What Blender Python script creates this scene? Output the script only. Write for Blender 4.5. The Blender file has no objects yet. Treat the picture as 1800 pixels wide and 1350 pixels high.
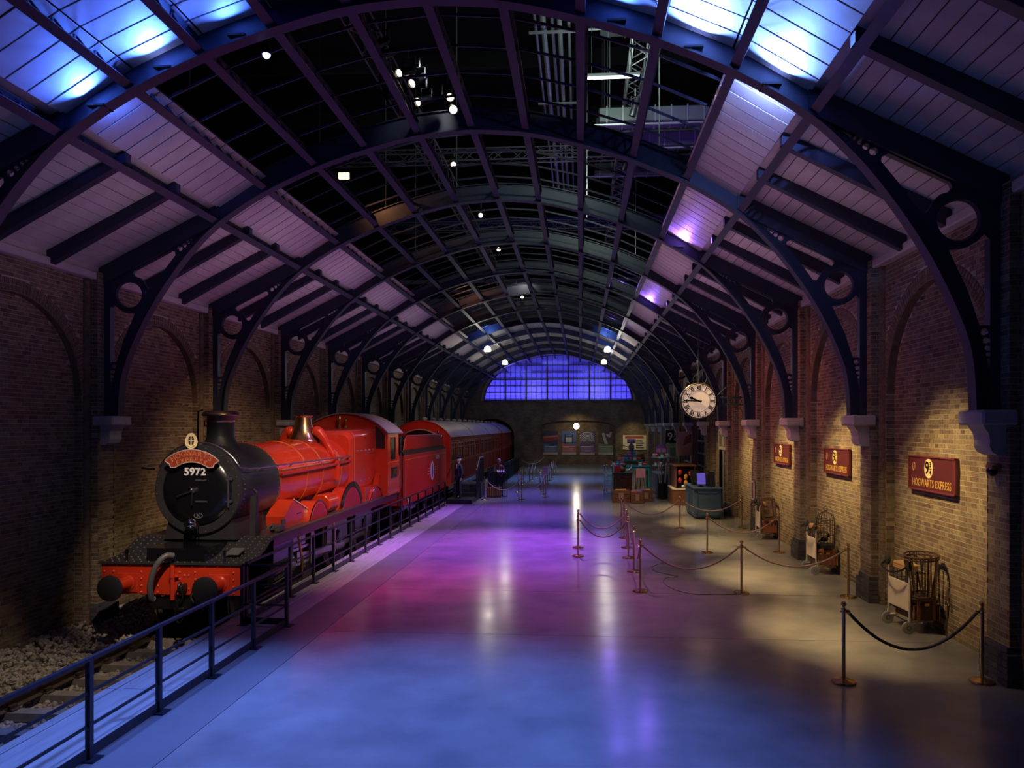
import bpy, bmesh, math, random
import numpy as np
from mathutils import Vector, Matrix, Euler

# ------------------------------------------------------------------ camera, world, lights
SC = bpy.context.scene
COL = SC.collection
R = math.radians
random.seed(7)

cd = bpy.data.cameras.new('camera')
cam = bpy.data.objects.new('camera', cd); COL.objects.link(cam)
cam.location = (0, 0, 3.4); cam.rotation_euler = (R(90), 0, R(4.0))
cd.sensor_width = 36; cd.sensor_fit = 'HORIZONTAL'; cd.lens = 26.0
cd.shift_x = -0.01617; cd.shift_y = 0.04167
cd.clip_start = 0.05; cd.clip_end = 400
SC.camera = cam

W = bpy.data.worlds.new('world'); SC.world = W; W.use_nodes = True
bg = W.node_tree.nodes['Background']
bg.inputs[0].default_value = (0.20, 0.17, 0.33, 1); bg.inputs[1].default_value = 0.028
vs = SC.view_settings
vs.view_transform = 'Standard'; vs.look = 'None'; vs.exposure = 0.0; vs.gamma = 1.0; vs.use_curve_mapping = False
try:
    SC.cycles.max_bounces = 6; SC.cycles.diffuse_bounces = 3; SC.cycles.glossy_bounces = 3
    SC.cycles.transparent_max_bounces = 6; SC.cycles.transmission_bounces = 4
    SC.cycles.sample_clamp_indirect = 4.0; SC.cycles.caustics_reflective = False; SC.cycles.caustics_refractive = False
except Exception:
    pass

def spot(p, t, col, power, cone, blend=0.6, size=0.12):
    l = bpy.data.lights.new('stage_spot', 'SPOT'); l.energy = power; l.color = col
    l.spot_size = R(cone); l.spot_blend = blend; l.shadow_soft_size = size
    o = bpy.data.objects.new('stage_spot', l); COL.objects.link(o); o.location = p
    o.rotation_euler = (Vector(t) - Vector(p)).to_track_quat('-Z', 'Y').to_euler()
    return o
def area(p, t, col, power, sx, sy, spread=180):
    l = bpy.data.lights.new('area_light', 'AREA'); l.shape = 'RECTANGLE'; l.size = sx; l.size_y = sy
    l.energy = power; l.color = col; l.spread = R(spread)
    o = bpy.data.objects.new('area_light', l); COL.objects.link(o); o.location = p
    o.rotation_euler = (Vector(t) - Vector(p)).to_track_quat('-Z', 'Y').to_euler()
    return o
def point(p, col, power, size=0.1):
    l = bpy.data.lights.new('bulb', 'POINT'); l.energy = power; l.color = col; l.shadow_soft_size = size
    o = bpy.data.objects.new('bulb', l); COL.objects.link(o); o.location = p
    return o

BLUE = (0.10, 0.20, 1.0); DEEPBLUE = (0.07, 0.10, 1.0); VIOLET = (0.36, 0.10, 1.0); MAG = (1.0, 0.10, 0.55)
WARM = (1.0, 0.68, 0.32); LILAC = (0.82, 0.52, 0.80); WHITE = (1.0, 0.9, 0.78); RED = (1.0, 0.22, 0.10)
# floor washes hung in the roof
spot((-1.8, 10.7, 9.0), (-2.0, 7.4, 0), (0.13, 0.25, 1.0), 6800, 66, 1.0, 0.2)
spot((-5.6, 11.5, 8.0), (-5.7, 8.4, 0), (0.15, 0.27, 1.0), 2600, 46, 0.8, 0.12)
spot((3.2, 11.0, 8.3), (3.6, 7.8, 0), (0.85, 0.75, 0.95), 2000, 74, 1.0, 0.2)
spot((-3.4, 17.0, 9.0), (-3.3, 16.2, 0), (1.0, 0.06, 0.38), 2100, 34, 1.0, 0.3)
spot((-1.0, 19.0, 9.0), (-1.2, 15.2, 0), (0.72, 0.12, 0.66), 3200, 54, 1.0, 0.3)
spot((-1.0, 24.0, 9.0), (-2.0, 21.0, 0), (0.50, 0.10, 1.0), 12500, 56, 1.0, 0.3)
spot((-2.0, 30.0, 9.0), (-3.0, 29.0, 0), (0.36, 0.12, 1.0), 7000, 56, 1.0, 0.3)
spot((-2.0, 38.0, 9.0), (-2.4, 37.0, 0), (0.22, 0.18, 1.0), 4600, 58, 1.0, 0.3)
spot((-2.0, 47.0, 9.0), (-1.6, 48.0, 0), (0.16, 0.34, 1.0), 4200, 66, 1.0, 0.3)
spot((-2.6, 55.0, 9.0), (-1.0, 58.0, 0), (0.35, 0.6, 0.62), 1500, 66, 1.0, 0.3)
spot((-3.0, 27.0, 8.8), (-5.4, 23.0, 0), (0.6, 0.40, 1.0), 1800, 44, 1.0, 0.3)
spot((-1.5, 29.5, 8.9), (-5.0, 34.0, 0.8), (0.75, 0.65, 1.0), 2400, 26, 1.0, 0.15)
# warm washes on the right hand wall, one per bay
for i in range(5):
    yb = 12.75 + 4.62 * i
    spot((0.9, yb - 1.6, 9.1), (5.6, yb - 0.1, 0.15), (1.0, 0.70, 0.28), (18500, 22000, 22000, 16500, 13000)[i], 35, 1.0, 0.07)
    spot((2.0, yb - 1.0, 8.6), (4.0, yb + 0.4, 0), (1.0, 0.66, 0.38), (600, 1000, 1000, 900, 700)[i], 66, 1.0, 0.2)
for yb, e_ in ((15.6, 600), (20.0, 2000), (24.6, 2200), (29.2, 1800)):
    spot((-4.5, yb - 3.0, 9.0), (5.9, yb, 4.0), (1.0, 0.30, 0.22), e_, 24, 1.0, 0.2)
spot((1.0, 28.0, 9.1), (2.6, 31.0, 0.2), (1.0, 0.80, 0.58), 4200, 44, 0.9, 0.2)
spot((1.0, 34.0, 9.1), (3.0, 39.0, 0.6), (1.0, 0.85, 0.78), 3600, 34, 0.9, 0.2)
# the train
spot((-1.0, 13.0, 9.2), (-7.0, 19.0, 2.4), (1.0, 0.64, 0.36), 3900, 42, 0.9, 0.12)
spot((-4.2, 7.6, 7.3), (-7.3, 13.8, 1.7), (1.0, 0.76, 0.58), 2800, 27, 0.8, 0.06)
spot((0.5, 20.0, 9.1), (-6.6, 27.0, 1.8), (1.0, 0.5, 0.32), 2600, 36, 0.9, 0.12)
spot((-1.0, 31.0, 9.2), (-6.6, 42.0, 1.8), (1.0, 0.55, 0.6), 380, 38, 0.9, 0.12)
spot((-3.4, 27.5, 9.0), (-7.2, 34.8, 3.3), (1.0, 0.45, 0.32), 1100, 22, 0.9, 0.12)
spot((-2.0, 19.0, 9.2), (-6.2, 20.5, 0.8), (0.55, 0.22, 1.0), 1500, 44, 1.0, 0.2)
spot((-3.5, 16.0, 8.7), (-6.3, 17.5, 0.2), (1.0, 0.85, 0.6), 900, 40, 1.0, 0.06)
# left wall: lilac above, faint amber at the foot
for i in range(4):
    yb = 13.6 + 4.62 * i
    spot((3.0, yb - 1.0, 8.6), (-10.2, yb + 1.0, 4.4), (0.62, 0.22, 0.66), (120, 260, 300, 300)[i], 24, 1.0, 0.3)
spot((-5.2, 10.7, 8.5), (-8.9, 11.4, -0.8), (1.0, 0.80, 0.52), 1100, 28, 1.0, 0.06)
spot((-4.0, 11.5, 8.9), (-10.2, 16.4, 0.8), (1.0, 0.74, 0.26), 420, 20, 1.0, 0.15)
# lilac wash that lifts the white roof boarding, from added unseen lights without fixtures
for i in range(8):
    yb = 12.66 + 4.62 * i
    area((-5.6, yb, 5.6), (-8.3, yb, 8.0), LILAC, (7, 9, 9.5, 9.5, 8.5, 7, 5, 3.5)[i], 0.4, 2.4, 110)
    area((1.2, yb, 5.6), (3.9, yb, 8.0), (0.9, 0.55, 0.78), (6.5, 9.5, 10, 9.5, 8, 6, 4, 3)[i], 0.4, 2.4, 110)

# ------------------------------------------------------------------ helpers
def tag(o, label=None, cat=None, group=None, kind=None):
    if label: o['label'] = label
    if cat: o['category'] = cat
    if group: o['group'] = group
    if kind: o['kind'] = kind
    return o
def thing(name, label, cat, loc=(0, 0, 0), rz=0, group=None, kind=None):
    o = bpy.data.objects.new(name, None); COL.objects.link(o)
    o.empty_display_size = 0.2
    o.location = loc; o.rotation_euler = (0, 0, rz)
    return tag(o, label, cat, group, kind)
def struct(name, loc=(0, 0, 0)):
    o = bpy.data.objects.new(name, None); COL.objects.link(o); o.location = loc; o['kind'] = 'structure'
    return o
def inst(name, me, parent=None, loc=(0, 0, 0), rot=(0, 0, 0), scale=None):
    o = bpy.data.objects.new(name, me); COL.objects.link(o)
    o.parent = parent; o.location = loc; o.rotation_euler = rot
    if scale: o.scale = scale
    return o
def copy_tree(root, loc=None, rz=None, label=None, group=None):
    def cp(o, par):
        c = o.copy(); COL.objects.link(c); c.parent = par
        for ch in o.children: cp(ch, c)
        return c
    r = cp(root, None)
    if loc is not None: r.location = loc
    if rz is not None: r.rotation_euler = (0, 0, rz)
    if label: r['label'] = label
    if group: r['group'] = group
    return r
def copy_mesh_with(src_mesh, m):
    me = src_mesh.copy(); me.materials.clear(); me.materials.append(m); return me

class MB:
    def __init__(s): s.v = []; s.f = []
    def add(s, vs, fs, M=None):
        b = len(s.v)
        if M is not None: vs = [tuple(M @ Vector(p)) for p in vs]
        s.v += [tuple(p) for p in vs]; s.f += [tuple(i + b for i in f) for f in fs]
        return s
    def box(s, c, d, rot=None, bev=0):
        x, y, z = d[0] / 2, d[1] / 2, d[2] / 2
        if bev > 0:
            b = min(bev, x * .9, y * .9, z * .9); vs = []; idx = {}
            for sx in (-1, 1):
                for sy in (-1, 1):
                    for sz in (-1, 1):
                        idx[sx, sy, sz] = len(vs)
                        vs += [(sx * x, sy * (y - b), sz * (z - b)), (sx * (x - b), sy * y, sz * (z - b)), (sx * (x - b), sy * (y - b), sz * z)]
            q = lambda sx, sy, sz, k: idx[sx, sy, sz] + k
            fs = []
            for t in (-1, 1):
                fs.append([q(t, a, b_, 0) for a, b_ in ((-1, -1), (1, -1), (1, 1), (-1, 1))][::t])
                fs.append([q(a, t, b_, 1) for a, b_ in ((-1, -1), (1, -1), (1, 1), (-1, 1))][::-t])
                fs.append([q(a, b_, t, 2) for a, b_ in ((-1, -1), (1, -1), (1, 1), (-1, 1))][::t])
            for a in (-1, 1):
                for b_ in (-1, 1):
                    o = a * b_
                    fs.append([q(a, b_, -1, 0), q(a, b_, -1, 1), q(a, b_, 1, 1), q(a, b_, 1, 0)][::o])
                    fs.append([q(a, -1, b_, 0), q(a, 1, b_, 0), q(a, 1, b_, 2), q(a, -1, b_, 2)][::o])
                    fs.append([q(-1, a, b_, 1), q(-1, a, b_, 2), q(1, a, b_, 2), q(1, a, b_, 1)][::o])
                    for c_ in (-1, 1):
                        fs.append([q(a, b_, c_, 0), q(a, b_, c_, 1), q(a, b_, c_, 2)][::a * b_ * c_])
        else:
            vs = [(-x, -y, -z), (x, -y, -z), (x, y, -z), (-x, y, -z), (-x, -y, z), (x, -y, z), (x, y, z), (-x, y, z)]
            fs = [(3, 2, 1, 0), (4, 5, 6, 7), (0, 1, 5, 4), (1, 2, 6, 5), (2, 3, 7, 6), (3, 0, 4, 7)]
        M = Matrix.Translation(c)
        if rot is not None: M = M @ Euler(rot).to_matrix().to_4x4()
        return s.add(vs, fs, M)
    def b2(s, a, b, bev=0):
        return s.box([(a[i] + b[i]) / 2 for i in range(3)], [abs(b[i] - a[i]) for i in range(3)], bev=bev)
    def bar(s, p0, p1, w, h, up=(0, 0, 1)):
        p0 = Vector(p0); p1 = Vector(p1); d = p1 - p0; L = d.length
        if L < 1e-6: return s
        d.normalize(); up = Vector(up)
        if abs(d.dot(up)) > .98: up = Vector((1, 0, 0)) if abs(d.x) < .9 else Vector((0, 1, 0))
        r = d.cross(up).normalized(); u = r.cross(d)
        vs = []
        for p in (p0, p1):
            for a, b in ((-1, -1), (1, -1), (1, 1), (-1, 1)): vs.append(p + r * (a * w / 2) + u * (b * h / 2))
        return s.add(vs, [(0, 1, 2, 3), (7, 6, 5, 4), (0, 4, 5, 1), (1, 5, 6, 2), (2, 6, 7, 3), (3, 7, 4, 0)])
    def tube(s, pts, r, n=8, closed=False, caps=True):
        P = [Vector(p) for p in pts]; N = len(P)
        rr = r if isinstance(r, (list, tuple)) else [r] * N
        ref = None; vs = []; fs = []
        for i, p in enumerate(P):
            if closed: t = P[(i + 1) % N] - P[i - 1]
            else: t = P[min(i + 1, N - 1)] - P[max(i - 1, 0)]
            if t.length < 1e-9: t = Vector((0, 0, 1))
            t.normalize()
            if ref is None:
                ref = Vector((0, 0, 1)) if abs(t.z) < .9 else Vector((1, 0, 0))
            a = (ref - t * ref.dot(t))
            if a.length < 1e-6: a = t.orthogonal()
            a.normalize(); ref = a; b = t.cross(a)
            for k in range(n):
                th = 2 * math.pi * k / n
                vs.append(p + (a * math.cos(th) + b * math.sin(th)) * rr[i])
        M = N if closed else N - 1
        for i in range(M):
            j = (i + 1) % N
            for k in range(n):
                l = (k + 1) % n
                fs.append((i * n + k, i * n + l, j * n + l, j * n + k))
        if caps and not closed:
            fs.append(tuple(range(n - 1, -1, -1))); fs.append(tuple((N - 1) * n + k for k in range(n)))
        return s.add(vs, fs)
    def lathe(s, prof, c=(0, 0, 0), axis='z', n=24, M=None):
        vs = []; fs = []
        for r, h in prof:
            for k in range(n):
                th = 2 * math.pi * k / n; a, b = r * math.cos(th), r * math.sin(th)
                vs.append({'z': (a, b, h), 'y': (b, h, a), 'x': (h, a, b)}[axis])
        for i in range(len(prof) - 1):
            for k in range(n):
                l = (k + 1) % n; fs.append((i * n + k, i * n + l, (i + 1) * n + l, (i + 1) * n + k))
        fs.append(tuple(range(n - 1, -1, -1))); fs.append(tuple((len(prof) - 1) * n + k for k in range(n)))
        T = Matrix.Translation(c)
        return s.add(vs, fs, T if M is None else M @ T)
    def sphere(s, c, r, n=12, m=8, sc=(1, 1, 1)):
        vs = []; fs = []
        for i in range(1, m):
            ph = math.pi * i / m
            for k in range(n):
                th = 2 * math.pi * k / n
                vs.append((c[0] + r * sc[0] * math.sin(ph) * math.cos(th), c[1] + r * sc[1] * math.sin(ph) * math.sin(th), c[2] + r * sc[2] * math.cos(ph)))
        t = len(vs); vs += [(c[0], c[1], c[2] + r * sc[2]), (c[0], c[1], c[2] - r * sc[2])]
        for k in range(n):
            l = (k + 1) % n; fs.append((t, k, l)); fs.append((t + 1, (m - 2) * n + l, (m - 2) * n + k))
            for i in range(m - 2): fs.append((i * n + k, (i + 1) * n + k, (i + 1) * n + l, i * n + l))
        return s.add(vs, fs)
    def prism(s, poly, axis, a, b):
        # poly: 2-D points; axis 'x': (y,z) at x=a..b; 'y': (x,z); 'z': (x,y)
        n = len(poly)
        ar = sum(poly[i][0] * poly[(i + 1) % n][1] - poly[(i + 1) % n][0] * poly[i][1] for i in range(n))
        if ar < 0: poly = poly[::-1]
        g = {'x': lambda p, h: (h, p[0], p[1]), 'y': lambda p, h: (p[0], h, p[1]), 'z': lambda p, h: (p[0], p[1], h)}[axis]
        if axis == 'y': a, b = max(a, b), min(a, b)
        else: a, b = min(a, b), max(a, b)
        vs = [g(p, a) for p in poly] + [g(p, b) for p in poly]
        fs = [tuple(range(n - 1, -1, -1)), tuple(range(n, 2 * n))]
        for i in range(n):
            j = (i + 1) % n; fs.append((i, j, j + n, i + n))
        return s.add(vs, fs)
    def sheet(s, rows):
        n = len(rows[0]); vs = [p for r in rows for p in r]; fs = []
        for i in range(len(rows) - 1):
            for k in range(n - 1): fs.append((i * n + k, i * n + k + 1, (i + 1) * n + k + 1, (i + 1) * n + k))
        return s.add(vs, fs)
    def mirror_x(s):
        n = len(s.v); s.v += [(-p[0], p[1], p[2]) for p in s.v[:n]]
        s.f += [tuple(i + n for i in f[::-1]) for f in list(s.f)]
        return s
    def mesh(s, name, m, smooth=None):
        me = bpy.data.meshes.new(name); me.from_pydata(s.v, [], s.f); me.update()
        me.materials.append(m)
        if smooth:
            me.polygons.foreach_set('use_smooth', [True] * len(me.polygons))
            me.set_sharp_from_angle(angle=R(smooth))
        return me
    def out(s, name, m, parent=None, smooth=None, loc=(0, 0, 0), rot=(0, 0, 0)):
        return inst(name, s.mesh(name, m, smooth), parent, loc, rot)

def plate(outer, holes, t):
    """flat plate with holes -> (verts, faces) in xy, thickness along z"""
    cu = bpy.data.curves.new('tmp', 'CURVE'); cu.dimensions = '2D'; cu.fill_mode = 'BOTH'; cu.extrude = t / 2
    for ring in [outer] + holes:
        sp = cu.splines.new('POLY'); sp.points.add(len(ring) - 1)
        for p, q in zip(sp.points, ring): p.co = (q[0], q[1], 0, 1)
        sp.use_cyclic_u = True
    o = bpy.data.objects.new('tmp', cu); COL.objects.link(o)
    bpy.context.view_layer.update()
    dg = bpy.context.evaluated_depsgraph_get()
    me = bpy.data.meshes.new_from_object(o.evaluated_get(dg))
    vs = [tuple(v.co) for v in me.vertices]; fs = [tuple(p.vertices) for p in me.polygons]
    bpy.data.objects.remove(o); bpy.data.curves.remove(cu); bpy.data.meshes.remove(me)
    return vs, fs
FONT_CACHE = {}
def text_geo(txt, size, depth=0.004, bold=0.0, spacing=1.0):
    """centred text in xy plane, returns verts, faces, width"""
    key = (txt, size, depth, bold, spacing)
    if key in FONT_CACHE: return FONT_CACHE[key]
    cu = bpy.data.curves.new('tmp', 'FONT'); cu.body = txt; cu.size = size; cu.extrude = depth / 2
    cu.offset = bold; cu.align_x = 'CENTER'; cu.align_y = 'CENTER'; cu.space_character = spacing; cu.resolution_u = 3
    o = bpy.data.objects.new('tmp', cu); COL.objects.link(o)
    bpy.context.view_layer.update()
    me = bpy.data.meshes.new_from_object(o.evaluated_get(bpy.context.evaluated_depsgraph_get()))
    vs = [tuple(v.co) for v in me.vertices]; fs = [tuple(p.vertices) for p in me.polygons]
    bpy.data.objects.remove(o); bpy.data.curves.remove(cu); bpy.data.meshes.remove(me)
    FONT_CACHE[key] = (vs, fs)
    return vs, fs
def frame_m(o, ex, ey, ez):
    M = Matrix.Identity(4)
    for i, e in enumerate((ex, ey, ez)):
        for j in range(3): M[j][i] = e[j]
    for j in range(3): M[j][3] = o[j]
    return M
# local text axes: facing -y (towards the camera) or +x / -x walls
def face_y(o): return frame_m(o, (1, 0, 0), (0, 0, 1), (0, -1, 0))
def face_px(o): return frame_m(o, (0, 1, 0), (0, 0, 1), (1, 0, 0))
def face_nx(o): return frame_m(o, (0, -1, 0), (0, 0, 1), (-1, 0, 0))
def circ(cx, cz, r, n=20, a0=0, a1=2 * math.pi):
    full = abs(a1 - a0 - 2 * math.pi) < 1e-6
    m = n if full else n + 1
    return [(cx + r * math.cos(a0 + (a1 - a0) * i / n), cz + r * math.sin(a0 + (a1 - a0) * i / n)) for i in range(m)]
def smooth_path(pts, k=6):
    P = [Vector(p) for p in pts]; out = []
    for i in range(len(P) - 1):
        a = P[max(i - 1, 0)]; b = P[i]; c = P[i + 1]; d = P[min(i + 2, len(P) - 1)]
        for j in range(k):
            t = j / k
            out.append(.5 * ((2 * b) + (c - a) * t + (2 * a - 5 * b + 4 * c - d) * t * t + (3 * b - a - 3 * c + d) * t ** 3))
    out.append(P[-1])
    return out

# ------------------------------------------------------------------ materials
MATS = {}
def mat(name, col, rough=.6, metal=0.0, col2=None, rng_=(.32, .68), scale=4.0, bump=0.0, bscale=None, emit=None, estr=0, coat=0.0, rough2=None, stretch=(1, 1, 1), spec=None, detail=4):
    m = bpy.data.materials.new(name); m.use_nodes = True; MATS[name] = m
    nt = m.node_tree; b = nt.nodes['Principled BSDF']
    b.inputs['Base Color'].default_value = (*col, 1); b.inputs['Roughness'].default_value = rough; b.inputs['Metallic'].default_value = metal
    if coat: b.inputs['Coat Weight'].default_value = coat; b.inputs['Coat Roughness'].default_value = .08
    if spec is not None: b.inputs['Specular IOR Level'].default_value = spec
    if emit: b.inputs['Emission Color'].default_value = (*emit, 1); b.inputs['Emission Strength'].default_value = estr
    if col2 or bump or rough2 is not None:
        tc = nt.nodes.new('ShaderNodeTexCoord'); mp = nt.nodes.new('ShaderNodeMapping'); mp.inputs['Scale'].default_value = stretch
        nt.links.new(tc.outputs['Object'], mp.inputs['Vector'])
        nz = nt.nodes.new('ShaderNodeTexNoise'); nz.inputs['Scale'].default_value = scale; nz.inputs['Detail'].default_value = detail
        nt.links.new(mp.outputs[0], nz.inputs['Vector'])
        rp = nt.nodes.new('ShaderNodeMapRange'); rp.inputs[1].default_value = rng_[0]; rp.inputs[2].default_value = rng_[1]
        nt.links.new(nz.outputs[0], rp.inputs[0])
        if col2:
            mx = nt.nodes.new('ShaderNodeMix'); mx.data_type = 'RGBA'
            mx.inputs[6].default_value = (*col, 1); mx.inputs[7].default_value = (*col2, 1)
            nt.links.new(rp.outputs[0], mx.inputs[0]); nt.links.new(mx.outputs[2], b.inputs['Base Color'])
        if rough2 is not None:
            r2 = nt.nodes.new('ShaderNodeMapRange'); r2.inputs[3].default_value = rough; r2.inputs[4].default_value = rough2
            nt.links.new(rp.outputs[0], r2.inputs[0]); nt.links.new(r2.outputs[0], b.inputs['Roughness'])
        if bump:
            n2 = nt.nodes.new('ShaderNodeTexNoise'); n2.inputs['Scale'].default_value = bscale or scale * 4; n2.inputs['Detail'].default_value = 5
            nt.links.new(mp.outputs[0], n2.inputs['Vector'])
            bp = nt.nodes.new('ShaderNodeBump'); bp.inputs['Strength'].default_value = bump; bp.inputs['Distance'].default_value = .02
            nt.links.new(n2.outputs[0], bp.inputs['Height']); nt.links.new(bp.outputs[0], b.inputs['Normal'])
    return m
def brick_attr_mat(name):
    m = bpy.data.materials.new(name); m.use_nodes = True; nt = m.node_tree; b = nt.nodes['Principled BSDF']
    b.inputs['Roughness'].default_value = .78
    at = nt.nodes.new('ShaderNodeAttribute'); at.attribute_name = 'Col'
    tc = nt.nodes.new('ShaderNodeTexCoord'); nz = nt.nodes.new('ShaderNodeTexNoise'); nz.inputs['Scale'].default_value = 22; nz.inputs['Detail'].default_value = 5
    nt.links.new(tc.outputs['Object'], nz.inputs['Vector'])
    rp = nt.nodes.new('ShaderNodeMapRange'); rp.inputs[1].default_value = .3; rp.inputs[2].default_value = .7; rp.inputs[3].default_value = .62; rp.inputs[4].default_value = 1.25
    nt.links.new(nz.outputs[0], rp.inputs[0])
    mx = nt.nodes.new('ShaderNodeVectorMath'); mx.operation = 'SCALE'
    nt.links.new(at.outputs['Color'], mx.inputs[0]); nt.links.new(rp.outputs[0], mx.inputs['Scale']); nt.links.new(mx.outputs[0], b.inputs['Base Color'])
    bp = nt.nodes.new('ShaderNodeBump'); bp.inputs['Strength'].default_value = .5; bp.inputs['Distance'].default_value = .01
    nt.links.new(nz.outputs[0], bp.inputs['Height']); nt.links.new(bp.outputs[0], b.inputs['Normal'])
    return m
def brick_tex_mat(name, ax, c1, c2, mo):
    m = bpy.data.materials.new(name); m.use_nodes = True; nt = m.node_tree; b = nt.nodes['Principled BSDF']
    b.inputs['Roughness'].default_value = .8
    tc = nt.nodes.new('ShaderNodeTexCoord'); sx = nt.nodes.new('ShaderNodeSeparateXYZ'); cx = nt.nodes.new('ShaderNodeCombineXYZ')
    nt.links.new(tc.outputs['Object'], sx.inputs[0]); nt.links.new(sx.outputs[ax], cx.inputs[0]); nt.links.new(sx.outputs[2], cx.inputs[1])
    bt = nt.nodes.new('ShaderNodeTexBrick'); bt.inputs['Scale'].default_value = 1.0; bt.inputs['Brick Width'].default_value = .2275; bt.inputs['Row Height'].default_value = .08
    bt.inputs['Mortar Size'].default_value = .006; bt.inputs['Color1'].default_value = (*c1, 1); bt.inputs['Color2'].default_value = (*c2, 1); bt.inputs['Mortar'].default_value = (*mo, 1)
    nt.links.new(cx.outputs[0], bt.inputs['Vector'])
    nz = nt.nodes.new('ShaderNodeTexNoise'); nz.inputs['Scale'].default_value = 1.3; nz.inputs['Detail'].default_value = 6
    nt.links.new(tc.outputs['Object'], nz.inputs['Vector'])
    rp = nt.nodes.new('ShaderNodeMapRange'); rp.inputs[1].default_value = .3; rp.inputs[2].default_value = .7; rp.inputs[3].default_value = .6; rp.inputs[4].default_value = 1.2
    nt.links.new(nz.outputs[0], rp.inputs[0])
    mx = nt.nodes.new('ShaderNodeVectorMath'); mx.operation = 'SCALE'
    nt.links.new(bt.outputs[0], mx.inputs[0]); nt.links.new(rp.outputs[0], mx.inputs['Scale']); nt.links.new(mx.outputs[0], b.inputs['Base Color'])
    bp = nt.nodes.new('ShaderNodeBump'); bp.inputs['Strength'].default_value = .6; bp.inputs['Distance'].default_value = .01
    iv = nt.nodes.new('ShaderNodeMath'); iv.operation = 'SUBTRACT'; iv.inputs[0].default_value = 1
    nt.links.new(bt.outputs['Fac'], iv.inputs[1]); nt.links.new(iv.outputs[0], bp.inputs['Height']); nt.links.new(bp.outputs[0], b.inputs['Normal'])
    return m
BRICK = brick_attr_mat('stock_brick')
C_A = (.23, .17, .10); C_B = (.15, .10, .065); C_M = (.56, .52, .42)
BRICK_Y = brick_tex_mat('far_brick_side', 1, C_A, C_B, C_M)
BRICK_X = brick_tex_mat('far_brick_end', 0, C_A, C_B, (.24, .22, .18))
MORTAR = mat('mortar', C_M, .9, col2=(.36, .32, .26), scale=3)
STONE = mat('corbel_stone', (.55, .52, .50), .7, col2=(.42, .40, .38), scale=5, bump=.2)
IRON = mat('navy_iron', (.022, .028, .055), .42, col2=(.03, .036, .07), scale=3)
IRONF = mat('iron_flange', (.032, .037, .062), .5, col2=(.024, .028, .046), scale=6)
BLACKM = mat('black_metal', (.012, .012, .016), .4)
BOARD = mat('painted_board', (.62, .58, .56), .55, col2=(.50, .46, .45), scale=2.2)
CONC = mat('polished_concrete', (.31, .30, .30), .15, col2=(.17, .17, .18), scale=1.1, rough2=.22, bump=.015, bscale=30, detail=12, rng_=(.25, .75))
CONC2 = mat('concrete_strip', (.21, .21, .23), .26, col2=(.15, .15, .165), scale=1.1, rough2=.36, bump=.02, bscale=24, rng_=(.2, .8), detail=8)
COPE = mat('coping', (.42, .41, .42), .42, col2=(.30, .30, .31), scale=2.5, stretch=(6, .6, 6), bump=.1)
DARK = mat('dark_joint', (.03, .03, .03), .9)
BALLAST = mat('ballast', (.50, .46, .41), .9, col2=(.22, .19, .17), scale=7)
SLEEPER = mat('sleeper', (.30, .27, .24), .85, col2=(.2, .18, .16), scale=6, bump=.3)
RUST = mat('rail_steel', (.16, .12, .09), .5, metal=.6, col2=(.09, .06, .045), scale=8)
LRED = mat('loco_red', (.56, .042, .013), .22, col2=(.50, .034, .012), scale=3, coat=.7)
LRED2 = mat('splasher_crimson', (.33, .012, .016), .35, coat=.25)
COACHR = mat('coach_maroon', (.22, .012, .014), .6, col2=(.16, .008, .010), scale=4, spec=.12)
LBLACK = mat('loco_black', (.006, .006, .008), .22, coat=.5)
SMOKE = mat('smokebox_black', (.022, .022, .024), .42, col2=(.03, .03, .032), scale=5)
RIVET = mat('rivet_steel', (.30, .30, .31), .35, metal=.7)
BRASS = mat('brass', (.80, .55, .22), .22, metal=1.0, col2=(.62, .42, .17), scale=6)
COPPER = mat('copper', (.72, .36, .2), .25, metal=1.0)
STEEL = mat('bright_steel', (.62, .61, .58), .28, metal=1.0, col2=(.45, .44, .42), scale=5)
CHROME = mat('chrome', (.8, .8, .82), .08, metal=1.0)
GOLD = mat('gold_paint', (.75, .48, .12), .4, metal=.3)
WHITEP = mat('white_paint', (.75, .75, .75), .5)
CREAM = mat('clock_face', (.85, .76, .60), .5)
SIGNR = mat('sign_maroon', (.085, .014, .014), .5)
WOOD = mat('trunk_wood', (.26, .12, .05), .5, col2=(.16, .07, .03), scale=3, stretch=(1, 8, 8))
WOODL = mat('pale_ply', (.84, .74, .56), .5, col2=(.74, .63, .46), scale=3, stretch=(8, 1, 1))
WICKER = mat('wicker', (.10, .055, .025), .6, col2=(.06, .03, .015), scale=20)
LEATHER = mat('leather', (.30, .11, .045), .45, col2=(.2, .07, .03), scale=8)
RUBBER = mat('rubber', (.04, .04, .04), .7)
GREYRUB = mat('grey_tyre', (.33, .31, .29), .6)
ROPE = mat('rope', (.10, .08, .08), .8, bump=.6, bscale=60, scale=20)
ROPE2 = mat('velvet_rope', (.34, .20, .19), .6, bump=.3, bscale=60, scale=20)
GLASSD = mat('dark_glass', (.02, .025, .03), .06, spec=.8)
ROOFG = mat('coach_roof', (.40, .39, .41), .45, col2=(.30, .29, .31), scale=1.6, stretch=(3, .4, 3))
STUDIO = mat('studio_dark', (.012, .012, .014), .8)
PIPE = mat('galvanised', (.32, .36, .34), .35, metal=.8)
TRUSS = mat('truss_alu', (.22, .23, .24), .4, metal=.7)
def emat(name, col, s): return mat(name, (0, 0, 0), .5, emit=col, estr=s)
LENSW = emat('lamp_lens', (1, .85, .62), 4); LENSO = emat('lamp_lens_amber', (1, .5, .18), 8); LENSB = emat('lamp_lens_blue', (.25, .35, 1), 14)
GLOBE = emat('lamp_globe', (1, .95, .85), 5); TUBE = emat('fluorescent', (.8, 1, .92), 5)
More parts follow.
